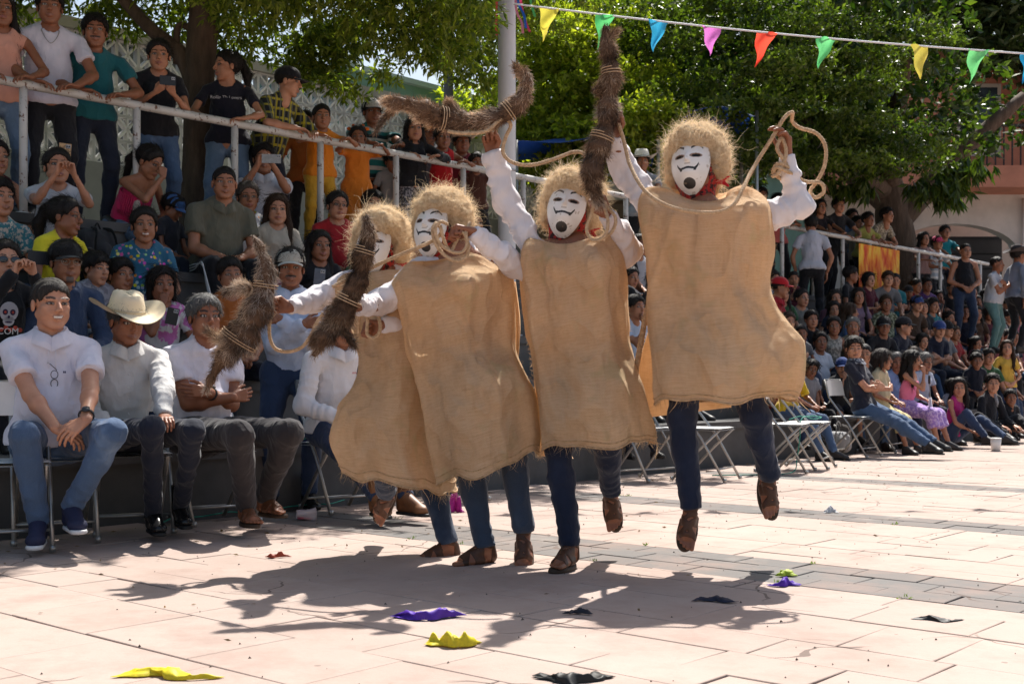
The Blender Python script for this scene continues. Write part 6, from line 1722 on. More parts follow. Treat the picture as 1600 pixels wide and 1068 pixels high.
# ---- front row of men on folding chairs
GF = 'men on the front row of chairs'
def front(px, py, n, label, rz, **k): 
    t, J, b, Rm = person(px, py, n, 0.44, label, rz=rz, group=GF, lodv=0, drop=.44, foot=k.pop('foot', 'shoe'), **k)
    return t, J, b, Rm
def collar(t, J, c, w=.030, open_=.35):
    """folded shirt collar"""
    k = J['k']; a = np.linspace(-math.pi + .0, math.pi, 41); rows = []
    ctr = J['C'] + J['up']*.004*k + J['fwd']*.004; up, fw, sd = J['up'], J['fwd'], J['side']
    for rr, dz in ((.064, .006), (.066, .042), (.074, .044), (.098, .004 - w*.4), (.101, -.006 - w*.5)):
        r_ = []
        for t_ in a:      # t_=+-pi is the front
            f_ = abs(t_)/math.pi; op = max(0, (f_ - .86)/.14)
            dr = sd*math.sin(t_) - fw*math.cos(t_)
            r_.append(ctr + up*(dz - .045*f_**2.2 - (.012*op if rr > .07 else 0))*k + dr*(rr*(1 + .10*f_ - .25*op))*k + fw*.012*k*f_)
        rows.append(r_)
    v = np.array(rows).reshape(-1, 3); v, f = solidify(v, grid_faces(5, 41), .0025)
    ob('collar', me_new('collar', v, f), c, t)
WP = C((.70, .69, .78)); WPD = J1
def man1_x(t, J):
    collar(t, J, WP)
    # placket and glasses tucked into it
    f = J['fwd']; u = J['up']; c = J['C'] - u*.16*J['k'] + f*.128; s = J['side']
    fr = []
    for q in (0, 1):
        a = np.linspace(0, 2*np.pi, 15); cc = c - u*(.022 + .045*q) + s*.01 + f*.012
        fr.append(tube([cc + s*math.cos(x)*.017 + u*math.sin(x)*.021 for x in a], .002, 5, cap=False))
    fr.append(tube([c + u*.0 + s*.022 + f*.01, c + u*.03 - s*.01, c + u*.035 - s*.02 - f*.02], .002, 5))
    for d_ in (-.016, .016): ob('placket', mesh_from('placket', [tube([J['C'] + s*d_ + f*.082 - u*.035, J['C'] + s*d_ + f*.128 - u*.09, c + s*d_ + f*.004 + u*.01], .0018, 5)]), WP, t)
    ob('folded_glasses', mesh_from('folded_glasses', fr), plain('frame', (.03,.025,.025), .3, .1), t)
    lg = c + s*.055 - u*.01 + f*.004
    ob('logo', mesh_from('logo', [box(lg, (.006, .003, .010)), box(lg + s*.007, (.006, .003, .010))], smooth=False), plain('logo_navy', (.02,.02,.08), .7, .1), t)
def watch(t, J, q, c=(.02,.02,.022), r=.034):
    w, e = J['W'][q], J['E'][q]; ax = unit(e - w); p = w + ax*.035; s_ = unit(np.cross(ax, UP)); b_ = np.cross(ax, s_)
    a = np.linspace(0, 2*np.pi, 25); rg = p + (np.cos(a)[:, None]*s_ + np.sin(a)[:, None]*b_)*r*J['k']
    wo = ob('watch', mesh_from('watch', [tube(rg, .004, 6, cap=False, ell=1.0), tube(rg + ax*.006, .004, 6, cap=False)]), plain('strap', c, .5, .2), t)
    d = b_ if b_[2] > 0 else -b_; ob('watch_face', mesh_from('watch_face', [tube([p + d*(r*J['k']), p + d*(r*J['k'] + .010)], .019, 16)]), plain('watch_face', (.03,.035,.045), .15, .1), wo)
def add_stitch(t, J, c): pass
front(80, 470, -.42, 'smiling man in white polo and blue jeans, leftmost on the front chairs', 24, head=(18, 3, 0), lean=6, fat=.35, tl=1.0, skin=3,
    smile=True, teeth=True, facew=1.05, hair='fade', hairc=hairm((.03, .024, .02)), top='polo', loose=.020, sleeve=1, hpose={1: 'relax', -1: 'relax'},
    world={'hand': {1: (133, 668, 6.00), -1: (100, 690, 6.02)}, 'ankle': {-1: (60, 815, 6.08), 1: (112, 792, 6.12)}, 'knee': {-1: (38, 680, 5.98), 1: (176, 676, 6.02)}},
    hdir={1: V(-.75, -.2, -.55), -1: V(.85, -.1, -.45)}, palm={1: V(-.3, .6, -1), -1: V(.2, .7, -1)}, fdir={-1: V(-.15, -1, 0), 1: V(.1, -1, -.25)},
    mats=dict(shirt=WP, trousers=J1, shoe=plain('sneaker_navy', (.018,.022,.06), .7, .25), sole=plain('sneaker_sole', (.7,.7,.7), .6, .1)), extra=lambda t, J: (man1_x(t, J), watch(t, J, 1)))
def belt(t, J, c=(.02,.015,.012), buckle=(.5,.48,.42)):
    k = J['k']; a = np.linspace(0, 2*np.pi, 49); ce = J['P'] + J['up']*.075*k
    rg = np.array([ce + J['side']*math.sin(x)*.150*k + J['fwd']*math.cos(x)*.118*k for x in a])
    bo = ob('belt', mesh_from('belt', [tube(rg + J['up']*z_, .0065, 6, cap=False) for z_ in (-.010, 0, .010)]), plain('belt_leather', c, .5, .2), t)
    p = ce + J['fwd']*.126*k; M = np.stack([J['side'], J['fwd'], J['up']], 1)
    ob('buckle', mesh_from('buckle', [box(p, (.055, .008, .006), M=M) if False else (box((0,0,.016), (.05,.008,.006))[0] @ M.T + p, box((0,0,0),(1,1,1))[1]), (box((0,0,-.016), (.05,.008,.006))[0] @ M.T + p, box((0,0,0),(1,1,1))[1]), (box((.022,0,0), (.006,.008,.036))[0] @ M.T + p, box((0,0,0),(1,1,1))[1]), (box((-.022,0,0), (.006,.008,.036))[0] @ M.T + p, box((0,0,0),(1,1,1))[1])], smooth=False), plain('buckle_metal', buckle, .3, .1, metal=.9), bo)
def buttons(t, J, c, n=5):
    k = J['k']; f, u = J['fwd'], J['up']
    for i in range(n):
        p = J['C'] - u*(.07 + .075*i)*k + f*(.118 + .012*min(i, 2))*k + J['side']*.003
        ob('button', mesh_from('button', [tube([p, p + f*.006], .0055, 10)]), plain('button', c, .4, .1), t)
WSH = C((.66, .645, .62))
front(198, 522, -.40, 'elderly man in cream cowboy hat, white shirt and dark trousers looking down, second front chair', 22, head=(20, 14, 0), lean=5, H=1.60, skin=2, tucked=True,
    hair='short', hairc=hairm((.05,.05,.05)), top='long', loose=.016, legw=.95, crease=1.3,
    world={'hand': {1: (258, 668, 6.35)}, 'ankle': {-1: (240, 802, 6.62), 1: (282, 792, 6.78)}, 'knee': {-1: (238, 668, 6.28), 1: (302, 672, 6.36)}},
    hdir={1: V(.1, -1, -.2), -1: V(.5, -.8, -.2)}, hpose={1: 'relax', -1: 'relax'}, foot='boot', fdir={-1: V(.1, -1, -.05), 1: V(.05, -1, 0)},
    mats=dict(shirt=WSH, trousers=TNV, shoe=plain('boot_black', (.012,.012,.013), .22, .2)), extra=lambda t, J: (collar(t, J, WSH), add_hat(t, J, 'cowboy', (.78, .66, .46), (.62, .50, .33)), belt(t, J), buttons(t, J, (.7,.7,.68))))
front(320, 512, -.36, 'grey haired man in white t-shirt with crossed arms, dark grey trousers and huaraches', 36, head=(-2, 0, 0), lean=4, fat=.75, H=1.70, skin=2,
    hair='short', hairc=hairm((.10, .095, .09)), top='tee', loose=.018, legw=1.15, crease=1.2, hands='crossed', hy=-.03,
    world={'ankle': {-1: (384, 788, 6.72), 1: (414, 775, 7.0)}, 'knee': {-1: (374, 678, 6.45), 1: (452, 676, 6.68)}}, foot='sandal', fdir={-1: V(-.1, -1, -.1), 1: V(.25, -1, -.1)},
    mats=dict(shirt=C((.68, .66, .74)), trousers=C((.035, .031, .034)), shoe=plain('huarache_tan', (.16, .065, .03), .5, .3), sole=M_BROWNSOLE), extra=lambda t, J: watch(t, J, 1, (.01,.01,.012)))
def embroid(t, J):
    k = J['k']; c = J['C'] - J['up']*.13*k + J['fwd']*.134*k + J['side']*.035*k
    P = [c + J['side']*.0045*i + J['up']*(.006 if i % 2 else -.006) for i in range(17)]
    ob('embroidery', mesh_from('embroidery', [tube(P, .0018, 5)]), plain('red_thread', (.65, .08, .08), .8, .1), t)
def tee_text(txt, sz, col, dx=.0, dz=-.17, dy=.125, nm='lettering'):
    def f(t, J):
        k = J['k']; M = np.stack([J['side'], J['up'], J['fwd']], 1)
        if np.linalg.det(M) < 0: M[:, 0] *= -1
        p = J['C'] + J['up']*dz*k + J['fwd']*dy*k + J['side']*dx*k
        ob(nm, text_mesh(txt, sz, M, p), plain('print_' + nm, col, .8, .05), t)
    return f
front(536, 528, -.46, 'man in white long sleeved shirt with red lettering sitting behind the leftmost dancer', 36, head=(-12, 8, 0), H=1.66, skin=1, hair='short', top='long', hands='lap', lean=10,
    world={'ankle': {-1: (600, 790, 7.15), 1: (640, 782, 7.3)}}, foot='boot', mats=dict(shirt=C((.70, .70, .73)), trousers=J2, shoe=plain('boot_tan', (.22, .10, .045), .5, .3)), extra=lambda t, J: (collar(t, J, C((.70, .70, .73))), embroid(t, J)))
for px, n, rz, lb in ((84, -.40, 24, 'folding chair under the smiling man in the white polo'), (206, -.38, 22, 'folding chair under the man in the cowboy hat'), (334, -.34, 36, 'folding chair under the grey haired man with crossed arms'), (538, -.45, 36, 'folding chair under the man with red lettering on his shirt'),
        (1012, -.55, 40, 'empty folding chair seen between the two right dancers'), (1108, -.92, 62, 'empty folding chair behind the legs of the highest dancer'), (1232, -.98, 66, 'nearer of two empty folding chairs tied with green cord'), (1266, -.92, 66, 'further of two empty folding chairs tied with green cord'),
        (1338, -.50, 52, 'folding chair under the young man with outstretched legs'), (1384, -.35, 50, 'folding chair under the elderly woman in beige'), (10, -.55, 24, 'folding chair cut off by the left edge of the picture'), (700, -.5, 40, 'folding chair half hidden behind the striding legs of the second dancer')):
    chair(row_pt(px, n)[0], R(rz), lb)
# man standing against the wall behind the front chairs
def man_cap(t, J):
    collar(t, J, C((.50, .56, .70))); belt(t, J, (.10, .05, .03), (.55, .5, .4))
    em = []
    for a_ in (-.5, 0, .5):
        em.append(np.array([[0, -.0945, .086], [math.sin(a_)*.016 - .006, -.0880, .086 + math.cos(a_)*.022], [math.sin(a_)*.020, -.086, .086 + math.cos(a_)*.030], [math.sin(a_)*.016 + .006, -.0880, .086 + math.cos(a_)*.022]]))
    v = np.concatenate(em) + V(0, -.006, 0); f = np.arange(12).reshape(3, 4)
    add_hat(t, J, 'cap', (.46, .44, .38), (.55, .53, .47), (v, f))
person(454, 432, -.02, 0, 'moustached man in beige cap, pale blue shirt and jeans standing with crossed arms', mode='stand', hands='crossed', rz=10, H=1.72, hy=0, top='long', tucked=True, moustache=True, hair='short', fat=.4, lean=1, lodv=0, foot='boot', skin=2, head=(0, 4, 0),
    group='spectators on the left bleachers', mats=dict(shirt=C((.50, .56, .70)), trousers=J2, shoe=plain('boot_black', (.012,.012,.013), .22, .2)), extra=man_cap)
# ---- row 1 (feet on the lowest step)
L1 = [
 (8, 388, T1, Z[1], 'woman in sunglasses and black printed top holding a dark phone, left edge', dict(hands='phone', fem=True, hair='bun', top='long', rz=42, head=(-5, -4, 0), skin=3, H=1.62, mats=dict(shirt=C((.012,.012,.014)), trousers=TBK), extra=lambda t, J: (add_glasses(t, J, True), tee_text('COM', .055, (.7,.7,.7), dz=-.30, dy=.135)(t, J), sugar_skull(t, J)))),
 (104, 412, T1, Z[1], 'man in black cap, glasses and denim jacket behind the white polo man', dict(hands='lap', hair='short', top='long', rz=42, head=(-5, 4, 0), skin=1, H=1.66, goatee=True, mcol=(.1,.09,.08), mats=dict(shirt=J2, trousers=TBK), extra=lambda t, J: (add_hat(t, J, 'cap', (.012,.012,.013)), add_glasses(t, J, c=(.4,.35,.3))))),
 (254, 455, T1, Z[1], 'girl in white t-shirt resting her hand over her mouth', dict(hands='chin', fem=True, hair='bob', top='tee', rz=30, H=1.42, smile=True, mats=dict(shirt=C((.60,.60,.62), 'print', (.5,.15,.4), sc_=.3), trousers=J2))),
 (485, 402, T2, Z[1], 'seated person in dark clothes holding a grey phone behind the capped man', dict(hands='phonelow', hair='short', top='tee', rz=40, H=1.45, mats=dict(shirt=TNV, trousers=TBK))),
]
def sugar_skull(t, J):
    k = J['k']; M = np.stack([J['side'], J['up'], J['fwd']], 1)
    if np.linalg.det(M) < 0: M[:, 0] *= -1
    c = J['C'] - J['up']*.17*k + J['fwd']*.13*k
    def disc(x, y, rx, ry, z): a = np.linspace(0, 2*np.pi, 18, endpoint=False); v = np.stack([x + rx*np.cos(a), y + ry*np.sin(a), np.full(18, z)], 1); v = np.vstack([v, [[x, y, z]]]); return v @ M.T + c, np.array([[18, i, (i+1) % 18] for i in range(18)])
    sk = ob('skull_print', mesh_from('skull_print', [disc(0, .01, .055, .060, .004), disc(0, -.045, .034, .03, .004)]), plain('skull_white', (.55,.55,.60), .8, .2), t)
    ob('print_detail', mesh_from('print_detail', [disc(-.022, .008, .016, .018, .006), disc(.022, .008, .016, .018, .006), disc(0, -.02, .007, .009, .006), disc(0, -.052, .022, .005, .006)]), plain('skull_dark', (.05,.03,.08), .8, .3), sk)
    ob('print_flowers', mesh_from('print_flowers', [disc(-.022, .008, .007, .008, .008), disc(.022, .008, .007, .008, .008)] + [disc(-.07 + .028*i, -.085 - .012*(i % 2), .014, .013, .005) for i in range(6)]), plain('print_red', (.5,.08,.05), .8, .5, 40), sk)
# ---- rows 2 to 4
def stripes3(t, J):
    """three white bands down the outer side of the trouser leg"""
    for q in (1, -1):
        hp, kn, an = J['HP'][q], J['KN'][q], J['AN'][q]; sd = V(q, 0, 0)*1.0
        for d in (-1, 0, 1):
            up2 = unit(np.cross(kn - hp, sd)); P = [hp*(.85) + kn*.15 + sd*.125 + up2*.022*d, hp*.5 + kn*.5 + sd*.108 + up2*.018*d, kn + sd*.084 + unit((kn-an)+(kn-hp))*.014*d, kn*.6 + an*.4 + sd*.078 + unit(np.cross(an - kn, sd))*.018*d, an + sd*.066 + unit(np.cross(an-kn, sd))*.014*d]
            ob('white_stripe', mesh_from('white_stripe', [tube(catmull(P, 6), .0045, 6)]), plain('stripe_white', (.75,.75,.75), .7, .1), t)
EMB = C((.66, .66, .68), 'floral', (.7, .1, .05), sc_=.9)
L2 = [
 (104, 335, T2, Z[2], 'woman in yellow t-shirt with black ponytail facing right', dict(hands='lap', fem=True, hair='pony', top='tee', rz=62, head=(25, 4, 0), H=1.56, smile=True, mats=dict(shirt=C((.72,.62,.03)), trousers=TBK), extra=glas())),
 (152, 362, T1 + .18, Z[1] + .22, 'small boy in grey shirt and plaid shorts on a lap', dict(hands='lap', hair='boy', top='tee', bottom='shorts', rz=48, head=(12, 6, 0), H=1.08, lodv=1, skin=3, mats=dict(shirt=C((.34,.35,.40), 'print', (.2,.2,.24), sc_=.8), shorts=C((.30,.38,.50), 'plaid', (.10,.13,.22), sc_=1.3)))),
 (226, 352, T2, Z[2], 'laughing woman in colourful floral embroidered blouse', dict(hands='lap', fem=True, hair='bun', top='tee', rz=28, head=(-6, 2, 0), H=1.55, fat=.5, smile=True, teeth=True, loose=.02, mats=dict(shirt=C((.03,.13,.22), 'floral', (.75,.20,.04), sc_=1.1), trousers=TBK), extra=lambda t, J: neckline(t, J))),
 (352, 292, T3 - .1, Z[3] - .04, 'heavy man in olive shirt with black striped track trousers leaning forward', dict(hands='clasp', hair='fade', top='polo', rz=34, head=(-16, 2, 0), H=1.76, fat=.75, lean=16, facew=1.08, hs=1.05, loose=.022, mats=dict(shirt=C((.115,.11,.08)), trousers=C((.010,.010,.013))), extra=lambda t, J: (collar(t, J, C((.115,.11,.08))), stripes3(t, J)))),
 (388, 303, T3 + .1, Z[3], 'older woman with glasses in white blouse embroidered with flowers', dict(hands='lap', fem=True, hair='bun', hairc=hairm((.06,.045,.035)), top='elbow', rz=34, head=(-12, 3, 0), H=1.55, mats=dict(shirt=EMB, trousers=TBK), extra=glas(c=(.25,.12,.06)))),
 (434, 322, T3 - .05, Z[3] - .1, 'young woman with very long dark hair in cream blouse', dict(hands='lap', fem=True, hair='long', hairc=BRN, top='tee', bottom='skirt', rz=30, head=(-14, 3, 0), H=1.56, skin=3, mats=dict(shirt=C((.50,.44,.36)), skirt=C((.30,.05,.08), 'print', (.5,.3,.3))))),
 (90, 256, T3, Z[3], 'woman in white top filming with a tan patterned phone', dict(hands='phone', fem=True, hair='bun', top='tee', rz=30, head=(0, -3, 0), H=1.60, mats=dict(shirt=C((.48,.48,.51)), trousers=TBK))),
 (240, 220, T4 - .05, Z[4] - .1, 'young woman in fringed pink top and ripped jeans hunched forward', dict(hands='chin', fem=True, hair='pony', top='tube', rz=58, head=(12, 26, 0), H=1.58, lean=34, drop=.45, skin=1, mats=dict(shirt=C((.62,.03,.13)), trousers=J3), extra=lambda t, J: fringe(t, J))),
 (412, 236, T4 - .15, Z[4] - .02, 'man in white polo holding a phone level in front of his face', dict(hands='phone', hair='short', top='polo', rz=14, head=(0, 4, 0), H=1.64, mats=dict(shirt=C((.60,.60,.66)), trousers=TNV), extra=lambda t, J: collar(t, J, C((.60,.60,.66))))),
 (528, 292, T3, Z[3], 'woman in red t-shirt and glasses with hair tied back', dict(hands='lap', fem=True, hair='bun', top='tee', rz=26, head=(0, 0, 4), H=1.58, fat=.4, mats=dict(shirt=C((.36,.018,.025)), trousers=J2), extra=glas())),
 (583, 270, T4 - .3, Z[3] + .05, 'bearded man in maroon shirt below the railing', dict(hands='lap', hair='short', top='tee', rz=30, head=(-8, 4, 0), goatee=True, moustache=True, H=1.72, mats=dict(shirt=C((.10,.012,.02)), trousers=TBK))),
 (614, 298, T3 + .1, Z[3], 'girl with long loose hair in dark top behind the second dancers wig', dict(hands='lap', fem=True, hair='long', top='tee', rz=25, head=(0, 4, 0), H=1.45, mats=dict(shirt=C((.03,.025,.02), 'print', (.2,.12,.04)), trousers=TBK))),
 (0, 325, T3 - .2, Z[2] + .1, 'person in turquoise patterned shirt and jeans at the left edge', dict(hands='knees', hair='short', top='tee', rz=50, H=1.6, mats=dict(shirt=C((.05,.20,.24), 'print', (.5,.45,.4)), trousers=J2))),
 (-6, 250, T4 - .1, Z[3] + .1, 'person in dark tank top cut by the left edge with a bare shoulder', dict(hands='knees', hair='bun', fem=True, top='tank', rz=50, H=1.6, mats=dict(shirt=C((.1,.02,.03)), trousers=J2))),
 (272, 268, T4 - .4, Z[3] + .05, 'small child in blue cap bent behind the pink topped woman', dict(hands='lap', hair='short', top='tee', rz=70, head=(10, 30, 0), H=1.05, mats=dict(shirt=C((.03,.03,.04)), trousers=TNV), extra=cap_((.05,.12,.30)))),
 (190, 395, T1 + .2, Z[1] + .1, 'person in dark jeans behind the boy with a coral jacket', dict(hands='lap', hair='short', top='long', rz=50, H=1.3, mats=dict(shirt=C((.40,.05,.07)), trousers=J2))),
 (500, 345, T2, Z[2], 'person in black top seated below the red shirted woman', dict(hands='lap', fem=True, hair='long', top='tee', rz=30, H=1.5, mats=dict(shirt=TBK, trousers=TBK))),
 (705, 355, T3, Z[2], 'woman in magenta top seated between the second dancer and the raised white sleeve', dict(hands='lap', fem=True, hair='long', top='tee', rz=20, H=1.55, mats=dict(shirt=C((.45,.02,.14)), trousers=TBK))),
 (742, 330, T3, Z[3], 'woman in black seated in front of the white pole', dict(hands='lap', fem=True, hair='bob', top='tee', rz=20, H=1.6, mats=dict(shirt=TBK, trousers=TBK))),
]
def neckline(t, J):
    k = J['k']; P = [J['C'] + J['side']*x*k + J['fwd']*y*k + J['up']*z*k for x, y, z in ((-.075, .03, -.005), (-.055, .075, -.05), (-.02, .105, -.11), (0, .112, -.14), (.02, .105, -.11), (.055, .075, -.05), (.075, .03, -.005))]
    ob('lace_trim', mesh_from('lace_trim', [tube(catmull(P, 5), .011, 6, ell=.5)]), plain('lace', (.6,.6,.6), .9, .3, 90), t)
def fringe(t, J):
    k = J['k']; fr = []
    for i in range(46):
        a = math.pi*2*i/46; p = J['C'] - J['up']*.17*k + J['side']*math.sin(a)*.145*k + J['fwd']*math.cos(a)*.125*k
        fr.append(tube([p, p - J['up']*.06 + V(0,0,-.02), p - J['up']*.12 + V(0, 0, -.05)], [.007, .006, .004], 5))
    ob('fringe', mesh_from('fringe', fr), C((.62,.03,.13)), t)
for px, py, n, z, lb, d in L1 + L2:
    d = dict(d); person(px, py, n, z, lb, **d)
# ---- standing behind the railing
ST = [
 (78, 8, .32, 'tall young man in white t-shirt with neck chain leaning on the railing', dict(hands='rail', hair='short', top='tee', rz=26, head=(-6, 6, 0), H=1.80, lean=9, fat=.2, skin=2, mats=dict(shirt=C((.60,.58,.66)), trousers=TBK), extra=lambda t, J: chain(t, J))),
 (149, 52, .30, 'man in teal t-shirt with arms crossed on the railing', dict(hands='rail', hair='short', top='tee', rz=30, head=(-10, 5, 0), lean=10, moustache=True, mats=dict(shirt=C((.014,.11,.13)), trousers=TNV))),
 (249, 88, .34, 'smiling woman in black v neck top with phone leaning beside the tree trunk', dict(hands='phonelow', hy=-.10, fem=True, hair='bun', top='tee', rz=26, head=(-10, 6, 0), lean=12, smile=True, mats=dict(shirt=TBK, trousers=J1))),
 (354, 102, .34, 'woman in black lettered t-shirt and ripped jeans turning away, ponytail', dict(hands='rail', fem=True, hair='pony', top='tee', rz=8, head=(-62, 2, 0), lean=8, mats=dict(shirt=C((.012,.012,.022)), trousers=J3), extra=tee_text("Rollin Th Lovers", .040, (.5,.48,.5), dz=-.15, dy=.118))),
 (455, 138, .42, 'man in yellow and black plaid shirt and dark cap peering to the right', dict(hands='rail', hair='fade', top='elbow', rz=60, head=(28, 8, 0), lean=26, fat=.5, skin=3, mats=dict(shirt=C((.02,.022,.025), 'plaid', (.42,.36,.03), c3=(.12,.13,.10)), trousers=TNV), extra=cap_((.013,.014,.02)))),
 (503, 176, .28, 'boy in orange t-shirt with folded hands on the railing', dict(hands='rail', hair='fade', top='tee', rz=30, head=(-10, 0, 0), H=1.34, skin=1, mats=dict(shirt=C((.72,.22,.015)), trousers=C((.60,.32,.03))))),
 (477, 176, .85, 'boy half hidden behind the boy in the orange t-shirt', dict(hands='down', hair='short', top='tee', rz=30, H=1.4, mats=dict(shirt=C((.35,.10,.02)), trousers=TBK))),
 (560, 205, .28, 'small girl in orange dress with orange bows in her hair', dict(hands='rail', fem=True, hair='bun', top='tee', bottom='skirt', rz=20, head=(-15, 5, 0), H=1.22, mats=dict(shirt=C((.65,.19,.02)), skirt=C((.65,.19,.02))), extra=lambda t, J: bows(t, J))),
 (582, 164, .85, 'stout man in white trucker cap and teal striped polo', dict(hands='rail', hair='short', top='polo', rz=22, head=(0, 4, 0), fat=.8, skin=2, H=1.68, mats=dict(shirt=C((.02,.17,.18), 'stripes', (.5,.5,.48), c3=(.01,.03,.04)), trousers=TBK), extra=lambda t, J: add_hat(t, J, 'cap', (.62,.61,.58), (.02,.02,.022)))),
 (648, 196, .32, 'girl in black hooded jacket holding the railing', dict(hands='rail', fem=True, hair='long', top='long', rz=20, H=1.44, head=(-6, 0, 0), mats=dict(shirt=TBK, trousers=C((.05,.05,.06), 'print', (.3,.28,.3))))),
 (670, 176, .95, 'person in orange knitted cap behind the level fur tail', dict(hands='down', hair='short', top='tee', rz=20, H=1.6, mats=dict(shirt=C((.2,.2,.22)), trousers=TBK), extra=lambda t, J: add_hat(t, J, 'cap', (.70,.28,.08)))),
 (692, 215, .30, 'girl in red sleeveless top gripping the railing', dict(hands='rail', fem=True, hair='bun', top='tank', rz=20, H=1.40, mats=dict(shirt=C((.50,.015,.02)), trousers=C((.3,.02,.03))))),
 (722, 232, .55, 'person in pale cowboy hat looking over the railing near the pole', dict(hands='down', hair='short', top='tee', rz=15, H=1.46, mats=dict(shirt=C((.20,.02,.03)), trousers=TBK), extra=hat_((.55,.46,.33)))),
 (745, 262, .30, 'child in dark top leaning on the railing beside the raised sleeve', dict(hands='rail', hair='short', top='tee', rz=15, H=1.18, mats=dict(shirt=C((.08,.03,.02)), trousers=TBK))),
 (2, 40, .32, 'person in peach sleeveless top resting forearms on the railing, left edge', dict(hands='rail', fem=True, hair='long', top='sleeveless', rz=30, H=1.7, mats=dict(shirt=C((.62,.30,.22)), trousers=J3))),
 (614, 236, .60, 'toddler peeping under the railing beside the black hooded girl', dict(hands='down', hair='short', top='tee', rz=20, H=1.1, mats=dict(shirt=C((.3,.3,.32)), trousers=TBK))),
 (1003, 252, .50, 'man in white cowboy hat on the terrace left of the highest dancer', dict(hands='rail', hair='short', top='tee', rz=0, lodv=1, H=1.70, mats=dict(shirt=C((.3,.32,.36)), trousers=TBK), extra=hat_((.70,.66,.58)))),
]
def chain(t, J):
    k = J['k']; P = [J['C'] + J['side']*x*k + J['fwd']*y*k + J['up']*z*k for x, y, z in ((-.06, .01, .02), (-.058, .085, -.03), (-.03, .118, -.085), (0, .124, -.11), (.03, .118, -.085), (.058, .085, -.03), (.06, .01, .02))]
    ob('necklace', mesh_from('necklace', [tube(catmull(P, 5), .0028, 5)]), plain('silver', (.35,.34,.32), .3, .2, metal=.9), t)
def bows(t, J):
    for s in (-1, 1):
        f = Field(.006); f.ell((s*.085, .0, .085), (.028, .014, .018)); f.ell((s*.045, .01, .12), (.02, .012, .014))
        v, q = f.mesh(.006); ob('hair_bow', me_new('hair_bow', on_head(J, v), q), C((.75, .16, .02)), t)
for px, py, dn, lb, d in ST:
    d = dict(d); H_ = d.pop('H', None)
    person(px, py, NR + dn, Z[4], lb, mode='stand', H=None if H_ is None else H_, Hlim=(1.05, 1.9), **d)
# phones
phone_at('tan phone with brown patches raised by the woman in white', 101, 242, 9.05, 26, (.55, .33, .16), .085, .165, 4)
phone_at('grey phone held level by the man in the white polo', 424, 248, 10.15, 8, (.30, .30, .30), .155, .072, 0)
phone_at('black phone held level by the woman in sunglasses', 66, 403, 7.85, 30, (.03, .03, .035), .17, .085, 2)
phone_at('dark phone in the hands of the woman beside the tree trunk', 262, 126, 9.6, 26, (.02, .02, .022), .12, .07, 0)
phone_at('black phone in the lap of the girl in the white t-shirt', 269, 494, 8.1, 20, (.015, .015, .018), .075, .11, 12)
phone_at('slate grey phone held up behind the man in the beige cap', 499, 436, 8.55, 12, (.10, .12, .16), .075, .145, 6)
